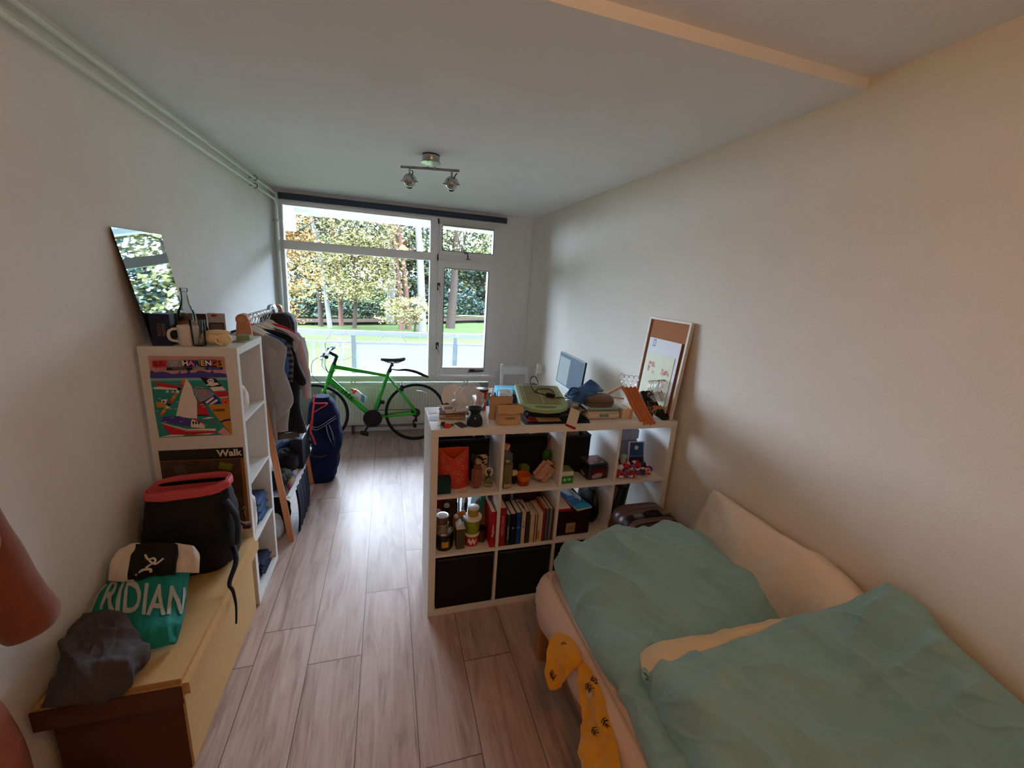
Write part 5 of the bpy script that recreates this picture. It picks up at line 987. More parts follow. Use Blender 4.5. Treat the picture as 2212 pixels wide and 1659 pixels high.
for x0, x1, y0, y1, h, c, lb in ((.61, .64, 2.20, 2.36, .285, (110, 44, 36), 'brown red book behind the thick red hardback'), (.665, .69, 2.2, 2.36, .29, (84, 98, 124), 'blue grey folder behind the book row'), (.695, .715, 2.2, 2.36, .285, (66, 60, 66), 'dark folder right of the blue grey folder'), (.72, .74, 2.2, 2.36, .27, (190, 200, 214), 'pale folder behind the royal blue paperback')):
    book('folder', lb, x0, x1, y0, y1, Z1, h, c, 'folders behind the book row', cat='folder')
cbox('binder', 'plain brown cardboard binder behind the right half of the book row', 'binder', (.84, 2.29, Z1), .18, .13, .30, 0, M((96, 72, 64), .7, var=.1))
# middle row, cell 3
t = thing('leather_box', 'very dark brown box with a pale label under the notebooks', 'box', (1.07, 2.13, Z1)); boxm(.962, 1.186, 2.02, 2.30, Z1, Z1+.155, .006).build('body', M((36, 18, 20), .5, bump=.15), t); boxm(.958, 1.190, 2.016, 2.30, Z1+.13, Z1+.165, .005).build('lid', M((42, 24, 24), .45), t)
q = MB(); q.box(1.03, 1.09, 2.0185, 2.0205, Z1+.02, Z1+.085, .0005); q.build('label', M((176, 140, 104), .6, var=.25, scale=60), t); text('lettering', 'NHA BE\nCOFFEE', .013, M((60, 44, 36), .6), frame((1.06, 2.018, Z1+.052), (1, 0, .0), (0, 0, 1)), t, ext=0)
t = book('notebook', 'red notebook lying on the very dark box', .962, 1.055, 2.02, 2.28, Z1+.166, .018, (176, 22, 40), cat='notebook')
t = thing('notebook', 'blue and white notebook with a white bird shape lying on the very dark box', 'notebook', (1.12, 2.14, Z1+.166)); T = RZ((1.118, 2.14, Z1+.1665), .18); boxm(-.055, .055, -.125, .125, .0, .012, .002, T).build('pages', M((220, 214, 210), .7), t)
q = MB(); q.m(0).poly([T @ V(p) for p in ((-.055, -.125, .0126), (.055, -.125, .0126), (.055, .125, .0126), (-.055, .125, .0126))]); q.m(1).poly([T @ V(p) for p in ((-.03, .125, .013), (.055, .125, .013), (.055, -.01, .013), (.02, -.05, .013), (.03, -.02, .013), (-.01, .02, .013))]); q.m(2).poly([T @ V(p) for p in ((-.05, -.01, .0133), (-.02, .04, .0133), (.015, .03, .0133), (.02, .0, .0133), (-.01, -.02, .0133), (-.01, -.05, .0133))]); q.m(3).poly([T @ V(p) for p in ((-.055, -.125, .0131), (.055, -.125, .0131), (.055, -.08, .0131), (.0, -.06, .0131), (-.055, -.085, .0131))])
q.build('cover', [M((52, 116, 184), .4), M((222, 226, 236), .4), M((84, 146, 206), .4), M((40, 150, 176), .4)], t, smooth=False); text('lettering', 'Minou', .026, M((40, 40, 60), .5), T @ frame((.03, .06, .0136), (0, 1, 0), (-1, 0, 0)), t, ext=0, shear=.2)
t = thing('handbag', 'black handbag squeezed in beside the very dark box', 'bag', (1.235, 2.15, Z1)); q = MB(); q.ell((1.236, 2.16, Z1+.13), .040, .13, .13, 24, 16, None, lambda d: 1+.08*nz(d*3, 1, 2)); 
for v in q.bm.verts: v.co.z = max(v.co.z, Z1+.001)
q.build('body', M((14, 14, 17), .4), t); q = MB(); q.ell((1.236, 2.13, Z1+.255), .022, .05, .012, 14, 8); q.build('clasp', M((92, 106, 124), .3), t)
crumple('plastic_bag', mat('dark_wrapping', (92, 82, 88), .25, var=.5, scale=25, bump=.4, bscale=25), 'crumpled dark plastic bag at the back behind the notebooks', 'bag', (1.20, 2.31, Z1+.24), (.06, .045, .07), 7, .2)
# middle row, cell 4
for i, (xb, xt, y, h, th, c, lb) in enumerate(((1.325, 1.385, 2.17, .27, .010, (120, 120, 116), 'grey magazine leaning leftmost in the fourth cell'), (1.345, 1.405, 2.17, .275, .008, (60, 62, 60), 'dark magazine second in the leaning row'), (1.362, 1.425, 2.18, .27, .010, (96, 104, 96), 'grey green magazine third in the leaning row'), (1.382, 1.44, 2.17, .265, .012, (46, 82, 50), 'green covered magazine in the middle of the leaning row'), (1.408, 1.455, 2.19, .27, .010, (150, 150, 142), 'pale grey magazine right of the green one'), (1.432, 1.47, 2.2, .275, .006, (34, 32, 32), 'thin black folder in the leaning row'), (1.455, 1.487, 2.21, .275, .014, (80, 124, 116), 'teal folder leaning last in the fourth cell'))):
    a = math.atan2(xt-xb, h); T = Matrix.Translation((xb, y, Z1+.001)) @ Matrix.Rotation(a, 4, 'Y'); book('magazine', lb, 0, th, -.10, .10, th*abs(math.sin(a)), h, c, 'magazines leaning in the fourth cell', T, cat='magazine')
# suitcase between bed and shelf
t = thing('suitcase', 'mauve brown hard suitcase with black frame standing between bed and white shelf', 'suitcase', (1.46, 1.86, 0)); shm = mat('mauve_shell', (112, 88, 86), .35, metal=.2, var=.05)
def ss(u, v, k, y0, y1):
    a = 2*PI*u; x, z = sup(a, 5); return V((1.462+.185*k*x, y0+(y1-y0)*v, .305+.30*k*z))
q = MB(); q.grid(lambda u, v: ss(u, v, 1+.006*math.sin(v*14), 1.845, 1.955), 72, 12, True); q.poly([ss(i/48, 1, 1, 1.845, 1.955) for i in range(48)]); q.grid(lambda u, v: ss(u, v, 1, 1.755, 1.80), 72, 4, True); q.poly([ss(i/48, 0, .99, 1.752, 1.8) for i in range(48)]); q.build('shell', shm, t)
q = MB(); q.grid(lambda u, v: ss(u, v, 1.012, 1.80, 1.845), 72, 4, True); q.build('frame', M((24, 22, 22), .4), t)
for x in (1.38, 1.56): q = MB(); q.box(x-.03, x+.03, 1.80, 1.835, .602, .617, .004); q.build('latch', M((150, 150, 150), .3, metal=.7), t)
q = MB(); q.tube([(1.42, 1.822, .608), (1.43, 1.822, .628), (1.50, 1.822, .630), (1.515, 1.822, .608)], .008, 8, smooth=4); q.build('handle', blk, t)
for x in (1.33, 1.59):
    for y in (1.79, 1.93): q = MB(); q.cyl((x-.012, y, .02), (x+.012, y, .02), .02, n=16); q.build('wheel', blk, t)
# ------------------------------------------------------------------ things on top of the wide shelf
def sheet(nm, label, cat, pts, z, m, group=None, pic=None, h=.0012):
    t = thing(nm, label, cat, (sum(p[0] for p in pts)/len(pts), sum(p[1] for p in pts)/len(pts), z), 0, group)
    q = MB(); q.prism(pts, z, z+h, lambda a, b, d: V((a, b, d))); q.build('card_sheet', m, t, smooth=False)
    if pic:
        cx_, cy_ = t.location.x, t.location.y
        q = MB(); q.poly([(cx_+(x-cx_)*.74, cy_+(y-cy_)*.74, z+h+.0003) for x, y in pts]); q.build('picture', pic, t, smooth=False)
    return t
wp = M((222, 218, 220), .6); dkpic = mat('dark_photo', (70, 72, 84), .4, var=.6, scale=60)
sheet('paper', 'white paper at the back left corner of the shelf top', 'paper', [(.212, 2.365), (.275, 2.345), (.262, 2.25), (.222, 2.245)], ZT, wp)
sheet('photo_card', 'small photo card lying at the left edge of the shelf top', 'photo', [(.216, 2.205), (.263, 2.207), (.251, 2.12), (.21, 2.128)], ZT, wp, pic=dkpic)
t = thing('paper_pile', 'pile of opened envelopes and brown papers left of the oil burner', 'papers', (.35, 2.2, ZT))
rs = random.Random(4); z = ZT
for i, (c_, h) in enumerate((((176, 140, 106), .012), ((206, 190, 170), .004), ((150, 108, 78), .009), ((222, 218, 214), .003), ((120, 84, 64), .008), ((200, 180, 156), .004))):
    a = rs.uniform(-.2, .2); T = RZ((.352+rs.uniform(-.01, .01), 2.205+rs.uniform(-.012, .012), z), a); q = MB(); q.box(-.07, .07, -.075, .075, .0005, h, .001, T); q.build('sheets', M(c_, .7, var=.1, scale=20), t); z += h
ZP = z+.0006
t = sheet('booklet', 'white booklet with a photo on the paper pile', 'booklet', [(.285, 2.165), (.352, 2.165), (.362, 2.235), (.295, 2.25)], ZP, wp, pic=mat('brown_photo', (110, 90, 80), .4, var=.6, scale=50), h=.003)
t = sheet('leaflet', 'printed white leaflet right of the photo booklet on the pile', 'leaflet', [(.362, 2.15), (.415, 2.16), (.405, 2.26), (.366, 2.26)], ZP, wp, h=.003)
q = MB()
for i in range(7): q.box(.372, .402, 2.172+i*.012, 2.176+i*.012, ZP+.003, ZP+.0033)
q.build('print', M((130, 130, 136), .6), t, smooth=False)
q = MB(); q.tube([(.30, 2.285, ZT+.018), (.325, 2.30, ZT+.03), (.35, 2.29, ZT+.022), (.375, 2.30, ZT+.032), (.41, 2.295, ZT+.018)], [.012, .016, .012, .015, .01], 8, smooth=5); one(q, 'scarf', mat('dark_red_scarf', (92, 40, 36), .9, var=.4, scale=40), 'crumpled dark red scarf behind the paper pile', 'scarf')
t = thing('keys', 'bunch of keys with a red round fob at the front left of the shelf top', 'keys', (.285, 2.03, ZT)); q = MB(); q.lathe([(.003, .001), (.0175, .001), (.0185, .004), (.0185, .010), (.016, .0125), (.002, .013)], 24, Matrix.Translation((.292, 2.016, ZT)) @ Matrix.Rotation(.5, 4, 'X')); 
for v in q.bm.verts: v.co.z = max(v.co.z, ZT+.0008)
q.build('fob', M((206, 28, 32), .35), t)
for i, (a, b) in enumerate((((.27, 2.035), (.258, 2.0)), ((.268, 2.038), (.268, 1.992)), ((.275, 2.04), (.245, 2.02)))): q = MB(); d = V((b[0]-a[0], b[1]-a[1], 0)).normalized(); q.cyl((a[0], a[1], ZT+.0008+.003*i), (a[0], a[1], ZT+.0028+.003*i), .0105, n=14); q.tube([(*a, ZT+.0018+.003*i), (*b, ZT+.0018+.003*i)], .0036, 6, flat=.35); q.build('key', M((150, 130, 90), .3, metal=.9), t)
q = MB(); q.box(.262, .285, 2.033, 2.052, ZT+.001, ZT+.02, .004); q.build('remote', blk, t); q = MB(); q.ell((.318, 2.035, ZT+.006), .014, .010, .005); q.build('green_charm', M((36, 88, 40), .5), t); q = MB(); q.ell((.312, 2.022, ZT+.004), .006, .006, .0035); q.build('brass_charm', M((206, 150, 50), .3, metal=.8), t)
sheet('card_wallet', 'dark purple card lying between keys and oil burner', 'card', [(.335, 2.068), (.373, 2.085), (.403, 2.018), (.362, 1.992)], ZT, M((44, 30, 44), .4), h=.003)
c = (.441, 2.04, ZT); t = thing('oil_burner', 'dark teal ceramic oil burner at the front of the shelf top', 'oil burner', c); burn = M((14, 38, 46), .45)
q = MB(); q.lathe([(.003, .001), (.041, .001), (.043, .006), (.041, .03), (.033, .052), (.025, .062), (.026, .07), (.037, .086), (.040, .094), (.037, .0945), (.030, .086), (.012, .078), (.002, .077)], 32, c=c, caps=False); q.build('body', burn, t)
q = MB(); q.ell((c[0]-.006, c[1]-.0345, ZT+.047), .004, .003, .004); q.build('hole_glint', M((226, 206, 150), .4), t)  # pale bead painted on as the glint at the burner's hole
clearp = mat('clear_plastic', (226, 228, 234), .18, trans=.0, alpha=.36, bump=.6, bscale=22)
t = thing('plastic_bag', 'crumpled clear plastic bag behind the oil burner', 'bag', (.44, 2.2, ZT))
q = MB(); q.ell((.437, 2.215, ZT+.078), .085, .055, .085, 44, 30, None, lambda d: 1+.28*nz((d.x*2.2, d.y*2.2, d.z*2.2), 1, 3)+.22*max(0, ridge((d.x*3, d.y*3, d.z*3), 1, 7)-.35))
for v in q.bm.verts: v.co.z = max(v.co.z, ZT+.001)
q.build('film', clearp, t)
t = thing('vacuum_flask', 'red grooved canister with silver lid behind the plastic bag', 'canister', (.53, 2.29, ZT)); c = (.531, 2.30, ZT); q = MB(); q.lathe([(.002, .001), (.028, .001), (.03, .004), (.031, .08), (.036, .105), (.037, .118)], 32, c=c); q.build('body', M((186, 26, 34), .3), t)
q = MB(); q.lathe([(.0375, .117), (.0395, .118), (.0395, .128), (.034, .129)], 32, c=c, caps=False); q.build('rim', M((40, 30, 32), .4), t); q = MB(); q.lathe([(.0345, .1285), (.030, .130), (.002, .1305)], 32, c=c); q.build('lid', M((196, 200, 196), .25, metal=.8), t)
for a in (-1.9, -1.55, -1.2): q = MB(); q.box(-.0025, .0025, -.001, .002, .02, .095, .001, Matrix.Translation((c[0]+.031*math.cos(a), c[1]+.031*math.sin(a), ZT)) @ Matrix.Rotation(a+PI/2, 4, 'Z')); q.build('groove', M((60, 8, 14), .5), t)
q = MB(); q.lathe([(.002, .002), (.05, 0), (.075, .012), (.074, .014), (.05, .004), (.002, .005)], 40, Matrix.Translation((.375, 2.352, ZT+.062)) @ Matrix.Rotation(1.15, 4, 'X')); one(q, 'saucer', M((232, 228, 220), .25), 'white saucer propped upright behind the plastic bag', 'plate')
def kraft_bag(label, c, w, d, h, rz, fold, seed):
    t = thing('paper_bag', label, 'bag', c, 0, 'brown paper bags on the wide shelf'); T = RZ(c, rz)
    def g(u, v):
        a = 2*PI*u; x, y = sup(a, 4); k = 1-.08*math.sin(PI*v); sq = 1-.72*v**1.5
        return T @ V((x*w/2*k+.004*nz((x*3, y*3, v*5), 1, seed), y*d/2*sq+.006*nz((x*4, v*6, y), 1, seed+2), .001+h*v+.004*nz((x*5, y, v), 1, seed)*(v > .5)))
    q = MB(); q.grid(g, 56, 24, True); q.poly([g(i/28, 0) for i in range(28)]); q.build('bag_body', kraft, t)
    if fold: q = MB(); q.grid(lambda u, v: T @ V(((u-.5)*w*1.03, -d/2*(.36+.42*v)-.006+.003*nz((u*4, v*3, 0), 1, seed), h*(1.0-.42*v)+.004*math.sin(u*9))), 20, 8); q.build('folded_flap', kraft, t, solid=.002)
    q = MB()
    for k in range(9): x0 = -.028+.006*k; z0 = h*(.36 if fold else .55); q.tube([T @ V((x0, g_y(d, .45)-.006, z0-.006*(k % 3))), T @ V((x0+.005, g_y(d, .45)-.006, z0+.006)), T @ V((x0+.009, g_y(d, .45)-.006, z0-.004))], .0009, 4)
    q.build('printed_logo', M((76, 56, 46), .8), t); return t
def g_y(d, v): return -d/2*(1-.72*v**1.5)
kraft_bag('tall brown paper bag standing behind the folded one', (.605, 2.135, ZT), .135, .075, .125, -.1, False, 3)
kraft_bag('brown paper bag with folded top at the front of the shelf', (.628, 2.05, ZT), .14, .075, .105, .02, True, 8)
# dark mat, appliance, green tray, papers
sheet('desk_mat', 'black mat lying under the green tray', 'mat', [(.712, 2.12), (.715, 2.012), (1.10, 2.0), (1.14, 2.12), (1.10, 2.33), (.74, 2.35)], ZT, M((26, 24, 32), .5), h=.004)
t = thing('grill_appliance', 'black low appliance under the green tray', 'appliance', (.87, 2.2, ZT+.005)); T = RZ((.872, 2.2, ZT+.005), -.16); q = MB(); q.box(-.115, .115, -.125, .13, .012, .062, .02, T, seg=3); q.build('body', M((22, 22, 24), .4), t)
for x in (-.1, .1):
    for y in (-.1, .11): q = MB(); q.cyl(T @ V((x, y, 0)), T @ V((x, y, .014)), .01, n=12); q.build('foot', blk, t)
green = mat('pale_green_plastic', (150, 176, 134), .4, var=.03); lined = mat('olive_mat', (140, 140, 96), .6)
t = thing('green_tray', 'pale green tray with lined olive top and handle slot on the wide shelf', 'tray', (.86, 2.18, ZT+.07)); T = Matrix.Translation((.862, 2.185, ZT+.096)) @ Matrix.Rotation(-.17, 4, 'Z') @ Matrix.Rotation(.145, 4, 'X')
out_ = [(-.13, .18), (.125, .18), (.135, .17), (.14, -.10), (.13, -.125), (.08, -.165), (0, -.182), (-.08, -.165), (-.13, -.125), (-.14, -.10), (-.14, .17)]
slot = [(-.068, -.128), (-.04, -.122), (.04, -.122), (.068, -.128), (.05, -.146), (0, -.155), (-.05, -.146)]
b = bmesh.new()
def loopf(pts, z): return [b.verts.new((x, y, z)) for x, y in pts]
eds = []
for pts in (out_, slot):
    vs = loopf(pts, .012); eds += [b.edges.new((vs[i], vs[(i+1) % len(vs)])) for i in range(len(vs))]
bmesh.ops.triangle_fill(b, edges=eds, use_beauty=True)
q = MB(); r_ = bmesh.ops.extrude_face_region(b, geom=b.faces[:]); bmesh.ops.translate(b, vec=(0, 0, -.024), verts=[e for e in r_['geom'] if isinstance(e, bmesh.types.BMVert)]); q.merge(b, T); q.build('frame', green, t, bevel=.004)
q = MB(); q.box(-.108, .108, -.105, .165, .0118, .0135, .0005, T); q.build('lined_top', lined, t, smooth=False)
q = MB()
for i in range(17): q.box(-.104, .104, -.10+i*.0158, -.0985+i*.0158, .0134, .0141, 0, T)
q.build('line_grooves', M((106, 104, 66), .6), t, smooth=False)
q = MB(); 
for x in (-.098, .0, .098): q.box(x-.0012, x+.0012, -.102, .162, .0139, .0145, 0, T)
q.box(-.098, -.085, -.102, -.0996, .0139, .0145, 0, T); q.box(.085, .098, -.102, -.0996, .0139, .0145, 0, T); q.build('white_rule', M((222, 222, 190), .5), t, smooth=False)
q = MB(); q.box(-.138, -.122, -.095, .165, .010, .0145, .002, T); q.build('side_rail', M((196, 216, 222), .3), t)
def onT(x, y, h=.017): return T @ V((x, y, h))
t = thing('power_cable', 'black cable with adapter coiled on the green tray', 'cable', (.9, 2.2, ZT+.12))
q = MB(); q.tube([onT(.03, .02), onT(-.02, .05), onT(-.045, .09, .03), onT(-.05, .13, .07), onT(-.02, .15, .08), onT(0, .12, .04), onT(-.02, .08), onT(-.03, .05), onT(0, .10), onT(.06, .11), onT(.085, .07), onT(.08, .03), onT(.072, .01)], .0028, 6, smooth=6)
q.tube([onT(.085, -.02), onT(.11, -.01), onT(.135, -.02), (1.03, 2.16, ZT+.10), (1.06, 2.15, ZT+.095)], .0028, 6, smooth=5); q.build('cord', blk, t)
q = MB(); q.box(-.03, .024, -.014, .014, 0, .024, .005, T @ Matrix.Translation((.055, -.008, .0148)) @ Matrix.Rotation(-.35, 4, 'Z')); q.build('adapter', blk, t)
for i, (pts, c_, lb) in enumerate((([(.74, 2.05), (.90, 2.03), (.91, 2.10), (.75, 2.13)], (160, 40, 36), 'red folder sticking out under the green tray'), ([(.80, 2.03), (.935, 2.03), (.94, 2.09), (.81, 2.11)], (196, 164, 128), 'tan papers sticking out under the green tray'))):
    sheet('folder', lb, 'papers', pts, ZT+.0045+.0025*i, M(c_, .6, var=.15, scale=30), h=.002)
t = thing('papers', 'mixed papers and wallets between green tray and white scale', 'papers', (1.03, 2.14, ZT+.004)); rs = random.Random(9)
for i in range(5): T2 = Matrix.Translation((1.04+.008*i, 2.19, ZT+.012+.011*i)) @ Matrix.Rotation(rs.uniform(-.5, .2), 4, 'Z') @ Matrix.Rotation(-.12, 4, 'Y'); q = MB(); q.box(-.04, .04, -.11, .09, 0, .006, .001, T2); q.build('sheets', M(((70, 66, 64), (150, 120, 96), (60, 50, 46), (190, 170, 150), (90, 84, 80))[i], .6), t)
t = thing('swing_tag', 'cream card tag with red edge hanging over the shelf front', 'tag', (.985, 1.99, ZT)); a = [V((1.005, 2.07, ZT+.075)), V((1.055, 2.05, ZT+.055)), V((1.0, 1.972, ZT-.012)), V((.94, 1.975, ZT+.012))]; q = MB(); n = (a[1]-a[0]).cross(a[3]-a[0]).normalized()*.0015; q.add(a+[p+n for p in a], [(0, 1, 2, 3), (4, 5, 6, 7), (0, 4, 5, 1), (1, 5, 6, 2), (2, 6, 7, 3), (3, 7, 4, 0)]); q.build('card_sheet', M((206, 190, 170), .6), t, smooth=False)
q = MB(); a2 = [a[3]+V((0, -.001, 0)), a[2]+V((0, -.001, 0)), a[2]+V((-.004, .006, -.014)), a[3]+V((-.002, .006, -.012))]; q.poly(a2); q.build('red_edge', M((180, 24, 34), .6), t, solid=.003, smooth=False); q = MB(); q.tube([(1.02, 2.075, ZT+.075), (1.03, 2.09, ZT+.085), (1.05, 2.08, ZT+.08)], .007, 8, smooth=4); q.build('fabric_loop', M((190, 164, 130), .8), t)
# scale box, case, neck pillow, wooden blocks
c = (1.215, 2.15, ZT+.0045); t = thing('kitchen_scale', 'cream scale box with sage green top on the wide shelf', 'scale', c); T = RZ(c, -.05); q = MB(); q.box(-.108, .105, -.105, .16, 0, .045, .012, T, seg=3); q.build('body', M((214, 198, 176), .45), t); q = MB(); q.box(-.115, .108, -.108, .162, .044, .068, .012, T, seg=3); q.build('top', M((144, 166, 158), .35), t)
q = MB(); q.prism([(-.03, .018), (-.022, .012), (0, .015), (.022, .011), (.03, .016), (.03, .030), (.018, .034), (0, .028), (-.022, .034), (-.03, .030)], -.1065, -.1045, lambda a, b, d: T @ V((a, d, b))); q.build('emblem', M((120, 140, 128), .5), t, smooth=False); q = MB(); q.box(-.10, -.085, -.09, .13, .0675, .069, .0005, T); q.build('glass_edge', M((196, 214, 214), .3), t)
c = (1.195, 2.12, ZT+.0735); t = thing('headphone_case', 'oval taupe zipped case on the cream scale', 'case', c); T = RZ(c, -.08); tp = mat('taupe_leather', (110, 88, 80), .5, var=.05, bump=.12, bscale=120)
def csr(u, v): x, y = sup(2*PI*u, 2.6); k = (.90, 1.0, 1.0, .98, .90, .70, .3)[min(6, int(v*6+.01))]; return T @ V((x*.098*k, y*.066*k, (0, .008, .022, .038, .052, .062, .066)[min(6, int(v*6+.01))]))
q = MB(); q.grid(csr, 44, 6, True); q.poly([csr(i/44, 1) for i in range(44)]); q.poly([csr(i/44, 0) for i in range(44)]); q.build('shell', tp, t, ang=60); q = MB(); q.tube([T @ V((sup(2*PI*i/44, 2.6)[0]*.0985, sup(2*PI*i/44, 2.6)[1]*.0665, .027)) for i in range(44)], .0025, 6, loop=True); q.build('zip', M((60, 46, 42), .5), t)
for k in (.017, .036): q = MB(); q.tube([T @ V((sup(2*PI*i/44, 2.6)[0]*.0975, sup(2*PI*i/44, 2.6)[1]*.066, k)) for i in range(44)], .0012, 5, loop=True); q.build('piping', M((86, 66, 60), .6), t)
q = MB(); q.tube([T @ V((-.098, .0, .027)), T @ V((-.106, -.012, .018)), T @ V((-.104, -.02, .006))], .004, 6, smooth=3); q.build('zip_pull', M((96, 80, 74), .5), t)
blue = mat('blue_satin', (26, 72, 118), .5, var=.1, bump=.3, bscale=30)
t = thing('sleep_mask', 'blue satin sleep mask draped over the taupe case and cable', 'sleep mask', (1.12, 2.17, ZT+.15)); MK = [[(1.015, 2.20, 1.228), (1.02, 2.16, 1.232), (1.02, 2.12, 1.236), (1.02, 2.09, 1.225)], [(1.06, 2.22, 1.262), (1.07, 2.17, 1.262), (1.075, 2.12, 1.25), (1.08, 2.08, 1.22)], [(1.115, 2.23, 1.268), (1.12, 2.18, 1.266), (1.125, 2.13, 1.262), (1.13, 2.085, 1.248)], [(1.16, 2.24, 1.290), (1.165, 2.20, 1.284), (1.17, 2.15, 1.275), (1.175, 2.11, 1.268)], [(1.20, 2.24, 1.318), (1.21, 2.20, 1.302), (1.215, 2.16, 1.285), (1.22, 2.13, 1.272)], [(1.235, 2.25, 1.300), (1.242, 2.21, 1.292), (1.245, 2.18, 1.280), (1.248, 2.15, 1.272)]]
q = MB(); q.grid(wrinkled(MK, 0, 0, .004, 14, .008, 4, .5), 24, 36); q.build('cloth', blue, t, solid=.010); q = MB(); q.tube([(1.03, 2.17, 1.238), (1.055, 2.20, 1.27), (1.085, 2.20, 1.275), (1.10, 2.16, 1.272), (1.07, 2.14, 1.266), (1.04, 2.15, 1.25)], .006, 6, smooth=4, loop=True, flat=.4); q.build('strap', M((20, 56, 96), .6), t)
for i in range(3): x = 1.336+i*.0245; q = MB(); q.box(x, x+.0235, 2.055, 2.30, ZT+.0005, ZT+.058, .002); one(q, 'wooden_block', M((224, 196, 158), .6, var=.1), ('left', 'middle', 'right')[i]+' one of three pale wooden bars beside the cream scale', 'wooden bar', 'pale wooden bars on the wide shelf')
for i in range(2): q = MB(); q.box(1.338+.028*i, 1.350+.028*i, 2.06, 2.30, ZT+.0585, ZT+.0605, .0005); one(q, 'glass_strip', M((178, 204, 196), .2), ('left', 'right')[i]+' pale glass strip lying on the wooden bars', 'glass strip')
# wooden clothes hangers lying in a bundle
hw = mat('orange_wood', (188, 104, 56), .45, var=.2, scale=14); steel = M((200, 202, 204), .2, metal=1.)
def hanger(nm, label, cat, P, hook, m, r=.011, group=None, fl=.55):
    t = thing(nm, label, cat, P[0], 0, group); q = MB(); q.tube(P, [r*.75, r, r*1.05, r*.9, r*.7], 8, smooth=6, flat=fl); q.build('shoulder_bar', m, t)
    q = MB(); q.tube(hook, .0016, 6, smooth=6); q.build('hook', steel, t); return t
def hook_at(p, s=1., lean=0.): x, y, z = p; return [(x, y, z), (x-.003+lean, y, z+.03), (x+.012*s+lean, y, z+.052), (x+.006*s+lean, y, z+.074), (x-.012*s+lean, y, z+.079), (x-.024*s+lean, y, z+.066)]
for i in range(4):
    dx = .020*i; P = [(1.372+dx, 2.15-.012*i, 1.288+.004*i), (1.385+dx, 2.11-.01*i, 1.262), (1.398+dx*1.05, 2.06-.008*i, 1.205), (1.425+dx*1.1, 2.01-.004*i, 1.145), (1.447+dx*1.15, 1.978, 1.105+.004*(i % 2))]
    hanger('clothes_hanger', ('first', 'second', 'third', 'fourth')[i]+' orange wooden hanger from the left in the bundle over the shelf edge', 'hanger', P, hook_at((1.374+dx, 2.145-.012*i, 1.292), 1.1, -.012+.006*i), hw, .0135, 'orange wooden hangers on the wide shelf', .9)
P = [(1.405, 2.20, 1.285), (1.36, 2.2, 1.262), (1.30, 2.195, 1.236), (1.285, 2.19, 1.23), (1.28, 2.19, 1.228)]
t = hanger('clothes_hanger', 'pale wooden hanger lying behind the orange hangers', 'hanger', P, hook_at((1.40, 2.2, 1.287)), M((206, 176, 140), .5), .012, None, .8); q = MB(); q.tube([(1.405, 2.20, 1.285), (1.44, 2.17, 1.235), (1.47, 2.13, 1.18), (1.485, 2.11, 1.15)], .012, 8, smooth=5, flat=.8); q.tube([(1.285, 2.19, 1.222), (1.40, 2.16, 1.215)], .005, 6); q.build('shoulder_bar', M((206, 176, 140), .5), t)
# row of metal hangers hung together, seen as a bundle of hooks
hk = [M((206, 206, 202), .35, metal=.6), M((150, 66, 70), .4), M((220, 216, 206), .4)]
for i in range(16):
    x = 1.522+i*.0098; y = 2.10+.002*i; m = hk[(0, 0, 2, 0, 2, 0, 0, 2, 1, 1, 0, 1, 2, 1, 0, 0)[i]]
    t = thing('wire_hanger', ('leftmost', 'second', 'third', 'fourth', 'fifth', 'sixth', 'seventh', 'eighth', 'ninth', 'tenth', 'eleventh', 'twelfth', 'thirteenth', 'fourteenth', 'fifteenth', 'rightmost')[i]+' hook counted from the left in the row of thin hangers before the corkboard', 'hanger', (x, y, 1.27), 0, 'thin hangers before the corkboard')
    q = MB(); q.tube([(x+.006, y, 1.268), (x+.002, y, 1.285), (x-.003, y, 1.30), (x+.003, y, 1.318), (x+.001, y, 1.338), (x-.006, y-.004, 1.344), (x-.011, y-.006, 1.335)], .0019, 6, smooth=5); q.build('hook', m, t)
    q = MB(); q.tube([(x+.006, y, 1.27), (x+.002, y+.03, 1.235), (x-.004, y+.09, 1.205)], .0022, 6, smooth=4); q.tube([(x+.006, y, 1.27), (x+.006, y-.03, 1.24), (x+.004, y-.05, 1.222)], .0022, 6, smooth=4); q.build('shoulder_wire', m, t)
t = thing('trouser_hangers', 'black padded hangers strapped by a tan card band before the corkboard', 'hangers', (1.58, 2.08, ZT)); dkf = mat('black_foam', (36, 33, 32), .85, bump=.4, bscale=50)
for nm, P, m, w_ in (('padding', [(1.535, 2.13, 1.268), (1.56, 2.10, 1.20), (1.575, 2.085, 1.168)], dkf, .042), ('card_band', [(1.57, 2.09, 1.182), (1.59, 2.075, 1.152), (1.60, 2.068, 1.138)], M((188, 130, 88), .7), .052), ('padding', [(1.592, 2.07, 1.158), (1.61, 2.04, 1.14), (1.625, 2.0, 1.130)], dkf, .036)):
    q = MB(); P = spline(P, 6); rows = []
    for i, p in enumerate(P): rows.append([q.bm.verts.new(V(p)+V((-w_+2*w_*k/6, .01*k/6, .004*math.sin(k*2.3+i)))) for k in range(7)])
    q.skin(rows, False, False); q.build(nm, m, t, solid=.022 if nm == 'padding' else .026, off=0)
t = thing('necklace', 'black beaded chain hanging beside the orange hangers', 'chain', (1.52, 2.05, ZT)); q = MB(); rs = random.Random(8)
for i in range(26): q.ell((1.505+.012*math.sin(i*.9)+.0012*i, 2.055+.008*math.cos(i*1.7), 1.285-.0062*i), .0075, .0075, .0065, 8, 6)
q.build('beads', mat('dark_beads', (26, 28, 38), .2, spec=.8), t); q = MB(); q.tube([(1.527, 2.04, 1.165), (1.545, 2.03, 1.178), (1.542, 2.028, 1.15), (1.53, 2.03, 1.135), (1.54, 2.025, 1.127)], .0025, 6, smooth=5); q.build('clasp', steel, t)
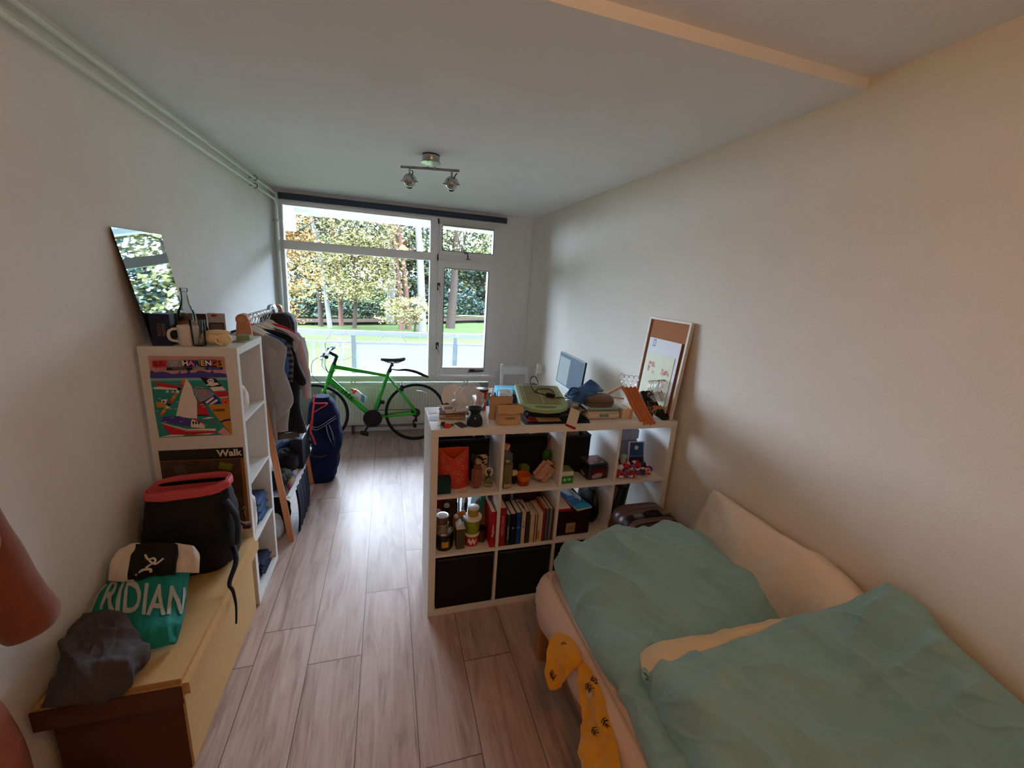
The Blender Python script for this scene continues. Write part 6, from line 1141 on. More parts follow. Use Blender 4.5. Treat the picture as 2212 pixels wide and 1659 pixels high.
# corkboard leaning on the wall with a poster and a sheet
t = thing('corkboard', 'white framed corkboard leaning on the right wall above the wide shelf', 'noticeboard', (1.66, 2.2, ZT))
A0, B0 = V((1.652, 2.02, ZT+.001)), V((1.652, 2.42, ZT+.001)); up = V((.048, 0, .585)); n = V((-1, 0, .082)).normalized(); A0.y, B0.y = 2.0, 2.405
def cb(u, v, d=0): return A0+(B0-A0)*u+up*v+n*d
def quad(q, u0, u1, v0, v1, d0, d1): q.add([cb(u, v, d) for d in (d0, d1) for u, v in ((u0, v0), (u1, v0), (u1, v1), (u0, v1))], [(0, 1, 2, 3), (4, 5, 6, 7), (0, 4, 5, 1), (1, 5, 6, 2), (2, 6, 7, 3), (3, 7, 4, 0)])
q = MB(); quad(q, .02, .98, .015, .985, .004, .012); q.build('cork', mat('cork', (168, 108, 68), .9, var=.2, scale=90), t, smooth=False)
for u0, u1, v0, v1 in ((0, .035, 0, 1), (.965, 1, 0, 1), (.035, .965, 0, .02), (.035, .965, .98, 1)): q = MB(); quad(q, u0, u1, v0, v1, 0, .022); q.build('frame', M((214, 202, 186), .5), t, smooth=False)
t = thing('calendar', 'white backed calendar sheet leaning on the corkboard', 'calendar', (1.64, 2.2, ZT)); q = MB(); quad(q, .10, .88, .02, .78, .0225, .0235); q.build('backing', M((222, 220, 222), .6), t, smooth=False); q = MB(); quad(q, .70, .77, .69, .765, .0236, .0239); q.build('frame_mark', M((96, 104, 130), .6), t, smooth=False); q = MB(); quad(q, .71, .76, .70, .755, .0239, .0241); q.build('mark_inset', M((196, 200, 210), .6), t, smooth=False)
t = thing('map', 'pale yellow illustrated sheet with orange blots in front of the calendar', 'picture', (1.63, 2.2, ZT+.1)); q = MB(); quad(q, .17, .83, .10, .62, .025, .026); q.build('paper', mat('pale_print', (206, 204, 168), .5, var=.12, scale=14), t, smooth=False)
q = MB(); rs = random.Random(2)
for cu, cv in ((.67, .46), (.34, .44)):
    for k in range(9): u = cu+rs.uniform(-.09, .09); v = cv+rs.uniform(-.05, .05); q.m(k % 3).poly([cb(u+.028*math.cos(a*PI/3)*rs.uniform(.6, 1.3), v+.020*math.sin(a*PI/3)*rs.uniform(.6, 1.3), .0263+.0001*k) for a in range(6)])
q.build('blots', [M((204, 128, 92), .6), M((186, 96, 80), .6), M((216, 160, 120), .6)], t, smooth=False)
# ------------------------------------------------------------------ desk behind the shelf, monitor, chair
dw = M((206, 196, 180), .5, var=.04); t = thing('desk', 'pale desk along the right wall behind the wide shelf', 'desk', (1.25, 3.2, 0)); q = MB(); q.box(.82, 1.69, 2.46, 3.98, .715, .74, .004); q.build('tabletop', dw, t)
for x in (.86, 1.65):
    for y in (2.5, 3.94): q = MB(); q.box(x-.02, x+.02, y-.02, y+.02, 0, .716, .003); q.build('leg', M((200, 200, 198), .5), t)
t = thing('computer_monitor', 'slim grey computer screen with document window turned from the right wall', 'monitor', (1.5, 3.2, .74))
TL, TR, BR, BL = V((1.515, 3.445, 1.296)), V((1.515, 2.945, 1.284)), V((1.475, 2.915, 1.000)), V((1.475, 3.44, 1.000)); BL = TL+(BR-TR)
nn = (TR-TL).cross(BL-TL).normalized(); nn = nn if nn.x < 0 else -nn
def sc(u, v, d=0): return TL*(1-u)*(1-v)+TR*u*(1-v)+BL*(1-u)*v+BR*u*v+nn*d
def sq_(q, u0, u1, v0, v1, d0, d1): q.add([sc(u, v, d) for d in (d0, d1) for u, v in ((u0, v0), (u1, v0), (u1, v1), (u0, v1))], [(0, 1, 2, 3), (4, 5, 6, 7), (0, 4, 5, 1), (1, 5, 6, 2), (2, 6, 7, 3), (3, 7, 4, 0)])
q = MB(); sq_(q, 0, 1, 0, 1, -.018, 0); q.build('case', M((26, 27, 30), .4), t, smooth=False); q = MB(); sq_(q, .012, .985, .02, .93, .0005, .001); q.build('screen', M((84, 100, 112), .6, spec=.1, emis=.10), t, smooth=False)
q = MB(); sq_(q, .04, .47, .13, .92, .0013, .0016); q.build('document_window', M((150, 160, 158), .6, spec=.1, emis=.16), t, smooth=False); q = MB(); sq_(q, .01, .99, .94, 1.02, .0006, .004); q.build('chin', M((176, 190, 200), .3), t, smooth=False)
q = MB(); q.tube([sc(.5, .9, -.03), (1.545, 3.18, .95), (1.55, 3.18, .752)], .018, 10, smooth=4); q.box(1.43, 1.62, 3.06, 3.30, .7405, .754, .004); q.build('stand', M((150, 156, 160), .35, metal=.5), t)
whc = M((222, 224, 226), .45)
t = thing('chair', 'white wooden chair back at the far end of the desk by the socket', 'chair', (1.46, 4.4, 0)); 
for x in (1.30, 1.62): q = MB(); q.tube([(x, 4.60, 0), (x, 4.60, .45), (x-.0, 4.64, .93)], .018, 8); q.build('leg', whc, t); q = MB(); q.cyl((x, 4.24, 0), (x, 4.24, .44), .017); q.build('leg', whc, t)
q = MB(); q.box(1.27, 1.65, 4.21, 4.62, .44, .465, .01); q.build('seat', whc, t); q = MB(); q.box(1.30, 1.62, 4.615, 4.64, .81, .91, .008); q.box(1.30, 1.62, 4.605, 4.63, .60, .66, .008); q.build('backrest', whc, t)
heap('sweater', mat('grey_wool', (104, 92, 88), .9, bump=.4), 'crumpled grey brown sweater behind the green tray on the desk', 'sweater', (1.33, 3.70, .741), (.17, .12, .10), 4)
c = (1.07, 3.62, .741); t = thing('gift_box', 'turquoise open box standing on its side on the desk', 'box', c); T = RZ(c, -.1); tq = M((64, 170, 196), .5)
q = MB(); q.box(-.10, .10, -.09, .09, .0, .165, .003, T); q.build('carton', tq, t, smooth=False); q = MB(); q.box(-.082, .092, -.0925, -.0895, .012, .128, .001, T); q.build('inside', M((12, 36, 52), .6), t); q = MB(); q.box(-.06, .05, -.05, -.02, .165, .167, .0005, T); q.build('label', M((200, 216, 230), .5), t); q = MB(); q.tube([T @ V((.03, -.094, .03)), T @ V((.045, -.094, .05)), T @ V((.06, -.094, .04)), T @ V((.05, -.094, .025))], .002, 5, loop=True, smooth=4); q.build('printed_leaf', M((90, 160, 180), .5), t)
t = thing('plant_pot', 'white tub printed with grey leaves on the desk', 'tub', (.96, 3.38, .741)); c = (.985, 3.35, .741); q = MB(); q.lathe([(.003, .001), (.052, .001), (.055, .01), (.064, .205), (.060, .205), (.05, .012), (.003, .008)], 32, c=c, caps=False); q.build('tub', M((220, 216, 214), .5), t)
q = MB()
for k in range(6): a = -2.3+k*.32; q.add([(c[0]+.0625*math.cos(a+da), c[1]+.0625*math.sin(a+da), c[2]+.13+dz) for da, dz in ((-.10, 0), (0, .035), (.10, .01), (.02, -.02))], [(0, 1, 2, 3)])
q.build('leaf_print', M((120, 128, 128), .6), t, smooth=False)
t = thing('bottle', 'pale blue pump bottle with white cap on the desk', 'bottle', (.86, 3.3, .741)); c = (.872, 3.36, .741); q = MB(); q.lathe([(.003, .001), (.026, .001), (.028, .01), (.028, .14), (.018, .165), (.012, .17), (.012, .185)], 20, c=c); q.build('body', M((130, 186, 220), .3), t); q = MB(); q.lathe([(.014, .18), (.014, .205), (.007, .208), (.007, .225)], 16, c=c); q.ell((c[0], c[1], c[2]+.225), .012, .012, .009); q.build('pump', M((226, 230, 234), .3), t)
t = thing('tube', 'blue and orange tube standing left of the pump bottle', 'tube', (.83, 3.32, .741)); q = MB(); q.box(.832, .848, 3.30, 3.32, .7415, .90, .005); q.build('body', M((70, 120, 190), .4), t); q = MB(); q.box(.8315, .8485, 3.2995, 3.3205, .77, .82, .005); q.build('orange_band', M((220, 100, 50), .4), t)
t = thing('bottle', 'green glass bottle with dark base left of the tube on the desk', 'bottle', (.80, 3.3, .741)); c = (.845, 3.46, .741); q = MB(); q.lathe([(.003, .001), (.02, .001), (.021, .01), (.021, .10), (.012, .13), (.011, .165)], 18, c=c); q.build('glass_body', M((40, 104, 36), .2), t); q = MB(); q.lathe([(.0215, .02), (.0215, .09)], 18, c=c); q.build('label', M((24, 22, 22), .5), t)
q = MB(); q.box(.845, 1.0, 3.62, 3.80, .7415, .86, .003); one(q, 'cardboard_box', mat('brown_box', (150, 104, 74), .7, var=.1), 'brown cardboard box at the far end of the desk', 'box')
q = MB(); q.prism([(-.03, 0), (.04, 0), (.0, .05)], -.002, .002, lambda a, b, d: V((.905+a, 3.27+d+.3*b, .7415+b))); one(q, 'folded_card', M((230, 226, 222), .6), 'small white folded card in front of the pump bottle', 'card')
# ------------------------------------------------------------------ clothes rack behind the tall shelf
rackw = mat('rack_beech', (196, 128, 82), .5, var=.15, scale=10, stretch=(6, 6, 1))
RX, Y0, Y1, ZR = -.835, 2.87, 3.72, 1.535
t = thing('clothes_rack', 'beech A frame clothes rack with white shelf rails behind the tall shelf', 'clothes rack', (RX, 3.3, 0))
for y in (Y0, Y1):
    for sx, xf in ((1, -.655), (-1, -1.03)): 
        q = MB(); a, b = V((RX+sx*.012, y, ZR+.03)), V((xf, y, 0)); d = (b-a).normalized(); s_ = d.cross(V((0, 1, 0))).normalized()*.019; e_ = V((0, .011, 0))
        q.add([a-s_-e_, a+s_-e_, a+s_+e_, a-s_+e_, b-s_-e_, b+s_-e_, b+s_+e_, b-s_+e_], [(0, 1, 2, 3), (4, 5, 6, 7), (0, 4, 5, 1), (1, 5, 6, 2), (2, 6, 7, 3), (3, 7, 4, 0)])
        for v in q.bm.verts: v.co.z = max(v.co.z, 0)
        q.build('leg', rackw, t, bevel=.004)
    q = MB(); q.cyl((RX, y-.028, ZR+.01), (RX, y+.028, ZR+.01), .034, n=24); q.box(RX-.036, RX+.036, y-.02, y+.02, ZR-.13, ZR+.0, .012); q.build('joint', rackw, t); q = MB(); q.cyl((RX, y-.034, ZR+.01), (RX, y-.028, ZR+.01), .017, n=16); q.build('knob', M((206, 146, 100), .5), t)
q = MB(); q.cyl((RX, Y0, ZR+.01), (RX, Y1, ZR+.01), .014, n=14); q.build('rod', M((214, 206, 196), .4), t)
for x in (-.652, -1.0): q = MB(); q.box(x-.012, x+.012, Y0-.015, Y1+.015, .335, .352, .004); q.build('shelf_rail', whc, t)
q = MB(); q.box(-.995, -.655, Y0+.03, Y1-.03, .330, .337, .001); q.build('shelf_board', mat('clear_shelf', (196, 204, 214), .2, spec=.6), t)
def puff(q, poly, y, th, seed, n=5):
    P = spline([V((x, 0, z)) for x, z in poly], 5, True); c = sum(P, V())/len(P); R = []
    for k in range(2*n+1):
        f = k/(2*n)*PI; s_ = max(.04, math.sin(f)); yy = -math.cos(f)
        R.append([q.bm.verts.new(V((c.x+(p.x-c.x)*s_, y+yy*th*(1+.5*nz((p.x*9, p.z*5, 0), 1, seed))+.016*nz((p.x*14*s_, p.z*5, k*.3), 1, seed+3)*s_+.014*max(0, ridge((p.x*16*s_+p.z*5, p.z*3*s_, 0), 1, seed+5)-.4), c.z+(p.z-c.z)*s_))) for p in P])
    q.skin(R); return q
def garment(nm, label, cat, y, top, wsh, wh, hem, th, m, seed, sleeve=None, x0=RX, sag=.0, group=None, hm=None, slm=None, z0=1.455, lean=0.):
    """shirt shaped closed shell hanging in the plane across the rod"""
    t = thing(nm, label, cat, (x0, y, ZR), 0, group); rs = random.Random(seed)
    def shell(u, v):
        z = top+(hem-top)*v; 
        if v < .18: f = v/.18; w_ = .055+(wsh-.055)*math.sin(f*PI/2)**.8; z = top-(.085)*f**1.2
        else: f = (v-.18)/.82; w_ = wsh+(wh-wsh)*f+.012*math.sin(f*9+seed); z = top-.085+(hem-top+.085)*f
        a = 2*PI*u; c_, s_ = math.cos(a), math.sin(a); x, yy = abs(c_)**.7*(1 if c_ > 0 else -1)*w_, s_*th*(.55+.75*min(1, v*3))
        fold = .018*math.sin(x*38+seed*2+3*nz((x*4, z*2, seed)))*min(1, v*2.5)
        return V((x0+x+sag*v+lean*max(0, v-.2), y+yy+fold*(.8), z+.01*math.sin(x*20+seed)*(v > .95)))
    q = MB(); q.grid(shell, 60, 44, True); q.build('body', m, t, solid=.004)
    if sleeve:
        for sx, P, r in sleeve:
            if r is None: q = MB(); puff(q, P, y-.03, .03, seed); q.build('sleeve', slm or m, t, ang=70); continue
            q = MB(); q.tube(P, [a*.42 for a in r], 20, smooth=6, flat=2.1)
            for v in q.bm.verts: v.co += V((.012*nz(v.co*9, 1, seed), .012*nz(v.co*9, 1, seed+3)+.010*max(0, ridge(V((v.co.x*14, v.co.y, v.co.z*4)), 1, seed)-.3), 0))
            q.build('sleeve', slm or m, t)
    if hm:
        q = MB(); h = V((x0, y, ZR+.005)); q.tube([(x0, y, z0+.005), (x0-.004, y, z0+.03), (x0+.018, y, ZR-.005), (x0+.017, y, ZR+.02), (x0, y, ZR+.033), (x0-.018, y, ZR+.02)], .002, 6, smooth=5); q.build('hanger_hook', steel, t)
        q = MB(); P = [(x0-wsh+.01, y, top-.088), (x0-wsh*.5, y, top-.035), (x0-.03, y, z0-.005), (x0, y, z0+.008), (x0+.03, y, z0-.005), (x0+wsh*.5, y, top-.035), (x0+wsh-.01, y, top-.088)]; q.tube([(p[0], p[1], p[2]+.014) for p in P], [.006, .013, .015, .013, .006], 10, smooth=5, flat=.7); q.build('hanger_bar', hm, t)
    return t
hwhite = M((214, 204, 192), .4)
sweatm = mat('grey_beige_knit', (158, 152, 148), .9, var=.08, scale=10, bump=.4, bscale=50, sheen=.3)
garment('sweater', 'light grey sweater hanging first on the rack with a wide sleeve', 'sweater', 2.95, 1.45, .20, .20, .80, .026, sweatm, 2, [(1, [(-.745, 1.40), (-.665, 1.315), (-.635, 1.20), (-.600, 1.04), (-.612, .975), (-.66, .915), (-.705, .868), (-.728, .80), (-.712, .735), (-.755, .725), (-.79, .90), (-.78, 1.15), (-.775, 1.33)], None)], hm=hwhite)
garment('denim_shirt', 'blue shirt shoulder showing behind the grey sweater', 'shirt', 2.985, 1.455, .20, .19, .95, .018, mat('blue_cotton', (44, 88, 140), .85, bump=.3), 5, hm=hwhite)
stripe = bpy.data.materials.new('grey_stripes'); stripe.use_nodes = True
_n = stripe.node_tree; _b = _n.nodes['Principled BSDF']; _w = _n.nodes.new('ShaderNodeTexWave'); _w.bands_direction = 'Z'; _w.inputs['Scale'].default_value = 8; _w.inputs['Distortion'].default_value = .6; _t = _n.nodes.new('ShaderNodeTexCoord'); _r = _n.nodes.new('ShaderNodeValToRGB'); _r.color_ramp.elements[0].position = .42; _r.color_ramp.elements[0].color = (*lin((34, 34, 40)), 1); _r.color_ramp.elements[1].position = .55; _r.color_ramp.elements[1].color = (*lin((88, 90, 100)), 1)
_n.links.new(_t.outputs['Object'], _w.inputs['Vector']); _n.links.new(_w.outputs['Fac'], _r.inputs[0]); _n.links.new(_r.outputs[0], _b.inputs['Base Color']); _b.inputs['Roughness'].default_value = .85
garment('striped_top', 'dark grey striped top hanging behind the blue shirt', 'top', 3.04, 1.445, .205, .17, .95, .022, stripe, 8, [(1, [(-.66, 3.03, 1.34), (-.645, 3.02, 1.24), (-.652, 3.015, 1.12)], [.04, .045, .04])], hm=hwhite)
blackm = mat('black_wool', (15, 14, 17), .9, bump=.35, bscale=45, sheen=.15)
garment('coat', 'long black coat hanging in the middle of the rack', 'coat', 3.13, 1.46, .225, .26, .72, .045, blackm, 11, [(1, [(-.70, 1.40), (-.622, 1.345), (-.585, 1.22), (-.548, 1.105), (-.568, 1.065), (-.600, 1.075), (-.63, 1.12), (-.68, 1.20), (-.70, 1.30)], None)], hm=hwhite)
garment('jacket', 'brown jacket low behind the black coat', 'jacket', 3.045, 1.20, .10, .12, .70, .02, mat('brown_twill', (70, 48, 32), .85, bump=.3), 14)
garment('cardigan', 'dark red cardigan shoulder behind the black coat', 'cardigan', 3.215, 1.46, .19, .18, .9, .018, mat('wine_knit', (110, 22, 30), .9, bump=.3), 17, hm=hwhite)
pinkw = mat('pinkish_white_cotton', (208, 192, 196), .85, bump=.3, bscale=30)
garment('shirt', 'long pale pinkish shirt hanging behind the black coat', 'shirt', 3.28, 1.46, .215, .20, .95, .03, pinkw, 20, [(1, [(-.63, 3.275, 1.36), (-.60, 3.27, 1.22), (-.582, 3.265, 1.06), (-.576, 3.265, .93)], [.038, .045, .04, .034])], hm=hwhite)
garment('shirt', 'bright red shirt shoulder behind the pale pinkish shirt', 'shirt', 3.35, 1.47, .19, .17, 1.0, .022, mat('red_cotton', (186, 30, 34), .85, bump=.3), 23, hm=hwhite)
garment('shirt', 'crisp white shirt hanging last beside the window', 'shirt', 3.55, 1.43, .19, .17, .95, .03, mat('white_shirt', (214, 212, 214), .8, bump=.3), 26, [(1, [(-.66, 3.545, 1.34), (-.64, 3.54, 1.22), (-.645, 3.54, 1.08)], [.04, .045, .038])], hm=hwhite)
garment('shirt', 'navy and white shirt low behind the red one', 'shirt', 3.44, 1.40, .19, .17, .98, .022, mat('navy_print', (40, 44, 90), .85, var=.5, scale=30), 29, hm=hwhite)
for i in range(8):
    y = 3.06+i*.052+(.012 if i % 2 else 0); t = thing('empty_hanger', ('first', 'second', 'third', 'fourth', 'fifth', 'sixth', 'seventh', 'eighth')[i]+' spare white hanger from the near end of the rod', 'hanger', (RX, y, ZR), 0, 'spare white hangers on the rack rod')
    q = MB(); q.tube([(RX, y, 1.46), (RX+.016, y, ZR-.004), (RX+.016, y, ZR+.02), (RX, y, ZR+.033), (RX-.018, y, ZR+.018)], .002, 6, smooth=5); q.build('hook', steel, t); q = MB(); q.tube([(RX-.15, y, 1.395), (RX-.08, y, 1.435), (RX, y, 1.47), (RX+.08, y, 1.435), (RX+.15, y, 1.395)], [.007, .012, .014, .012, .007], 8, smooth=5, flat=.7); q.build('bar', hwhite, t)
t = thing('hat_box_bag', 'dark grey bag with curved lid and clip at the window end of the rack', 'bag', (-.77, 3.5, 1.45)); gb = mat('charcoal_felt', (50, 48, 54), .8, var=.05, bump=.15)
q = MB(); q.prism([(-.90, 1.30), (-.715, 1.28), (-.700, 1.40), (-.700, 1.46), (-.715, 1.51), (-.745, 1.535), (-.88, 1.515), (-.905, 1.49)], 3.475, 3.50, lambda a, b, d: V((a, d, b))); q.build('front_flap', gb, t, bevel=.003)
q = MB(); q.prism([(-.90, 1.30), (-.70, 1.28), (-.68, 1.40), (-.68, 1.46), (-.70, 1.51), (-.735, 1.535), (-.88, 1.52), (-.905, 1.49)], 3.5, 3.60, lambda a, b, d: V((a, d, b))); q.build('bag_body', M((70, 68, 76), .8), t, bevel=.003); q = MB(); q.box(-.82, -.79, 3.466, 3.476, 1.375, 1.44, .005); q.build('clip', blk, t); q = MB(); q.box(-.812, -.80, 3.463, 3.468, 1.415, 1.437, .001); q.build('clip_label', M((190, 196, 196), .5), t)
t = thing('plastic_sleeve', 'pale blue plastic sleeve folded over the far end of the rod', 'plastic sleeve', (RX, 3.6, ZR)); q = MB(); q.grid(lambda u, v: (RX+.03*math.cos(PI*(.1+.8*u))*1.1, 3.50+.09*v, ZR+.012+.045*math.sin(PI*(.1+.8*u))-.05*(abs(2*u-1)**3)), 16, 6); q.build('sleeve', M((150, 170, 196), .3), t, solid=.002)
# things on and under the rack shelf
for nm, m_, lb, c, r, sd, kw in (('boots', blackc, 'pair of black boots piled on the rack shelf', (-.74, 3.25, .354), (.085, .12, .10), 3, {}), ('leggings', mat('olive_knit', (66, 70, 48), .9, bump=.4), 'olive crumpled cloth on the rack shelf', (-.735, 3.08, .353), (.06, .075, .055), 5, {}),
    ('scarf', mat('lilac_cloth', (150, 132, 160), .85, bump=.3), 'lilac cloth at the shelf edge of the rack', (-.69, 3.16, .353), (.035, .06, .025), 6, {}), ('bobble', M((222, 120, 30), .7), 'small orange ball of yarn on the rack shelf', (-.675, 3.22, .353), (.02, .02, .02), 7, {}), ('trousers', denim, 'blue jeans bundle at the back of the rack shelf', (-.80, 3.45, .353), (.07, .12, .10), 8, {}),
    ('sweatshirt', blackc, 'black crumpled clothes at the near end of the rack shelf', (-.78, 2.98, .353), (.09, .07, .07), 9, {}), ('slipper', mat('tan_felt', (140, 112, 64), .85, bump=.2), 'tan flat slipper sticking out of the rack shelf', (-.675, 3.05, .353), (.025, .075, .018), 10, {}),
    ('cloth', mat('magenta_cloth', (130, 30, 80), .85), 'magenta cloth scrap at the rack shelf edge', (-.668, 2.985, .353), (.014, .035, .018), 11, {}), ('plastic_bag', mat('white_film', (196, 204, 206), .3, var=.5, scale=12, bump=.4, bscale=20), 'white and green plastic bag on the floor under the rack', (-.79, 2.93, .001), (.075, .07, .10), 12, {}),
    ('beanie', mat('cream_knit', (196, 178, 150), .9, bump=.4), 'cream knitted hat under the near end of the rack', (-.80, 2.86, .215), (.04, .03, .045), 13, {}), ('laundry', blackc, 'dark laundry heap under the rack shelf', (-.80, 3.10, .001), (.10, .10, .12), 14, {})):
    heap(nm, m_, lb, nm.replace('_', ' '), c, r, sd, **kw)
cbox('shoe_box', 'brown flat shoe box on the black boots of the rack shelf', 'box', (-.735, 3.30, .62), .16, .10, .045, .3, M((96, 72, 60), .6))
t = thing('organiser', 'dark open fabric organiser with pale top edge on the rack shelf', 'organiser', (-.68, 3.42, .353)); q = MB(); q.box(-.72, -.632, 3.28, 3.60, .354, .60, .006); q.build('body', M((30, 32, 44), .7, var=.2, scale=12), t); q = MB(); q.tube([(-.632, 3.28, .602), (-.628, 3.44, .605), (-.632, 3.60, .602), (-.72, 3.60, .602), (-.72, 3.28, .602)], .006, 6, loop=True); q.build('rim', M((170, 178, 190), .5), t)
q = MB(); q.grid(lambda u, v: (-.632+.012*math.sin(v*3)+.004*math.sin(u*30), Y0+.10+.42*u, .334-.33*v-.02*math.sin(u*7)*v*(1-v)), 30, 10); one(q, 'trousers', mat('navy_trousers', (22, 26, 44), .85, bump=.3), 'navy trousers hanging down from the rack shelf rail', 'trousers', solid=.01)

# ------------------------------------------------------------------ navy duffel bag
t = thing('duffel_bag', 'navy duffel bag with red cord and double white stripes standing by the rack', 'duffel bag', (-.56, 3.83, 0)); navy = mat('navy_nylon', (24, 32, 66), .85, spec=.15, var=.12, scale=10, bump=.3, bscale=22)
def duff(u, v):
    x, y = sup(2*PI*u, 3); zs = [.002, .05, .2, .42, .62, .72, .79]; rx = [.105, .12, .125, .13, .125, .105, .06]; ry = [.11, .125, .125, .125, .12, .10, .06]; cx_ = [-.585, -.58, -.56, -.535, -.545, -.565, -.575]
    g = v*6; i = min(int(g), 5); f = g-i; f = f*f*(3-2*f); L_ = lambda a: a[i]*(1-f)+a[i+1]*f
    p = V((L_(cx_)+x*L_(rx), 3.83+y*L_(ry), zs[i]*(1-(g-i))+zs[i+1]*(g-i))); k = .02*nz(p*7, 1, 2)+.012*max(0, ridge(p*9, 1, 6)-.5); n = V((x, y, 0)); return p+n*k*min(1, v*8)
q = MB(); q.grid(duff, 60, 50, True); q.poly([duff(i/60, 1) for i in range(60)]); q.build('bag_body', navy, t)
red = M((226, 70, 50), .6)
def fr(x, z, d=.0):     # on the front face of the bag
    return V((x, 3.70-d, z))
q = MB(); q.tube([fr(-.60, .815, -.10), fr(-.605, .76, -.02), fr(-.50, .755, -.01), fr(-.56, .715, .012), fr(-.61, .685, .02)], .007, 6, smooth=5, flat=.5); q.tube([fr(-.605, .76, -.02), fr(-.612, .69, .02), fr(-.62, .60, .03), fr(-.635, .52, .03), fr(-.62, .47, .03), fr(-.60, .40, .035)], .008, 6, smooth=5, flat=.5); q.tube([fr(-.61, .685, .02), fr(-.625, .62, .03), fr(-.645, .55, .03)], .006, 6, smooth=4, flat=.5); q.build('red_cord', red, t)
q = MB()
for dz in (0, .022): q.tube([fr(-.63, .545+dz, .012), fr(-.60, .525+dz, .012), fr(-.55, .545+dz, .012), fr(-.49, .585+dz, .004), fr(-.435, .615+dz, -.03)], .003, 6, smooth=5, flat=.6)
q.build('white_stripes', M((206, 210, 222), .6), t)
q = MB(); q.tube([fr(-.515, .575, .016), fr(-.505, .50, .022), fr(-.48, .42, .026), fr(-.455, .38, .02), fr(-.45, .42, .02), fr(-.465, .50, .018), fr(-.49, .575, .012)], .009, 6, smooth=5, flat=.4); q.build('handle', M((46, 52, 84), .6), t)
q = MB(); q.tube([fr(-.512, .57, .026), fr(-.50, .50, .032), fr(-.477, .42, .036)], .002, 5, smooth=4); q.tube([fr(-.488, .57, .022), fr(-.466, .50, .028), fr(-.455, .43, .03)], .002, 5, smooth=4); q.build('handle_stripe', M((190, 196, 210), .6), t)
q = MB(); q.tube([fr(-.66, .30, .01), fr(-.62, .285, .016), fr(-.57, .275, .016), fr(-.52, .285, .01)], .008, 6, smooth=4); q.build('zip', M((40, 42, 52), .5), t)

# ------------------------------------------------------------------ bicycle
BY = 4.69
bgreen = mat('green_frame_paint', (36, 168, 30), .25, spec=.6, var=.04); bblk = mat('bike_black', (18, 18, 20), .45); rub = mat('tyre_rubber', (20, 20, 22), .8)
t = thing('bicycle', 'bright green hybrid bicycle leaning before the radiator', 'bicycle', (-.2, BY, 0))
RA, FA, BB_ = V((.308, BY, .343)), V((-.755, BY, .343)), V((-.165, BY, .293)); R_ = .343
HT, HB = V((-.552, BY, .895)), V((-.616, BY, .712)); ST = V((.004, BY, .785))
for nm, c, seed in (('rear_wheel', RA, 0), ('front_wheel', FA, 1)):
    wroot = bpy.data.objects.new(nm, None)
    q = MB(); n_ = 64
    q.tube([c+V(((R_-.017)*math.cos(2*PI*i/n_), 0, (R_-.017)*math.sin(2*PI*i/n_))) for i in range(n_)], .0165, 10, loop=True); wt = q.build(nm, rub, t, ang=60)
    q = MB(); q.tube([c+V(((R_-.04)*math.cos(2*PI*i/n_), 0, (R_-.04)*math.sin(2*PI*i/n_))) for i in range(n_)], .011, 8, loop=True, flat=.8); o = q.build('rim', M((40, 40, 42), .35, metal=.5), None); place_child(o, wt)
    q = MB(); q.cyl(c+V((0, -.05, 0)), c+V((0, .05, 0)), .014, n=14); q.cyl(c+V((0, -.03, 0)), c+V((0, -.024, 0)), .024, n=16); q.cyl(c+V((0, .024, 0)), c+V((0, .03, 0)), .024, n=16); o = q.build('hub', M((60, 60, 62), .35, metal=.6), None); place_child(o, wt)
    q = MB()
    for i in range(28):
        a = 2*PI*i/28; s_ = 1 if i % 2 else -1; b_ = a+(.5 if (i//2) % 2 else -.5); q.tube([c+V((.022*math.cos(b_), s_*.027, .022*math.sin(b_))), c+V(((R_-.05)*math.cos(a), 0, (R_-.05)*math.sin(a)))], .0011, 4)
    o = q.build('spokes', M((150, 150, 152), .3, metal=.8), None); place_child(o, wt)
q = MB(); a0 = 1.15; q.tube([RA+V(((R_-.085)*math.cos(a0+.4-.1*i), -.012, (R_-.085)*math.sin(a0+.4-.1*i))) for i in range(6)], .009, 6, flat=.5); q.build('reflector', M((222, 226, 230), .2), t)
q = MB(); q.tube([HT, HB], .026, 14); q.tube([HT+V((.01, 0, -.022)), ST+V((0, 0, -.012))], [.023, .020, .016], 14); q.tube([HB+V((.012, 0, .025)), BB_], [.030, .028, .025], 14); q.tube([ST+V((.008, 0, .04)), BB_], .020, 14); q.cyl(BB_+V((0, -.036, 0)), BB_+V((0, .036, 0)), .024, n=18); q.build('frame', bgreen, t)
q = MB()
for s_ in (-1, 1): q.tube([ST+V((.002, s_*.012, -.02)), ST+(RA-ST)*.5+V((0, s_*.035, 0)), RA+V((0, s_*.06, .012))], 0.0105, 10, smooth=4); q.tube([BB_+V((.015, s_*.022, 0)), BB_+(RA-BB_)*.45+V((0, s_*.045, 0)), RA+V((0, s_*.06, -.004))], .0115, 10, smooth=4)
q.build('rear_stays', bgreen, t)
q = MB(); q.tube([HB, HB+V((-.012, 0, -.035))], .02, 12)
for s_ in (-1, 1): q.tube([HB+V((-.012, s_*.015, -.03)), HB+V((-.03, s_*.042, -.08)), FA+V((.02, s_*.052, .10)), FA+V((0, s_*.052, 0))], [.017, .0165, .013], 10, smooth=4)
q.build('fork', bgreen, t)
sd_ = (ST-BB_).normalized()
q = MB(); q.tube([ST+V((.004, 0, .03)), ST+sd_*.15], .0135, 12); q.build('seat_post', bblk, t); q = MB(); q.cyl(ST+sd_*.035, ST+sd_*.07, .022, n=14); q.cyl(ST+sd_*.12+V((.01, -.03, .0)), ST+sd_*.12+V((.01, .03, .0)), .012, n=10); q.build('seat_clamp', bblk, t)
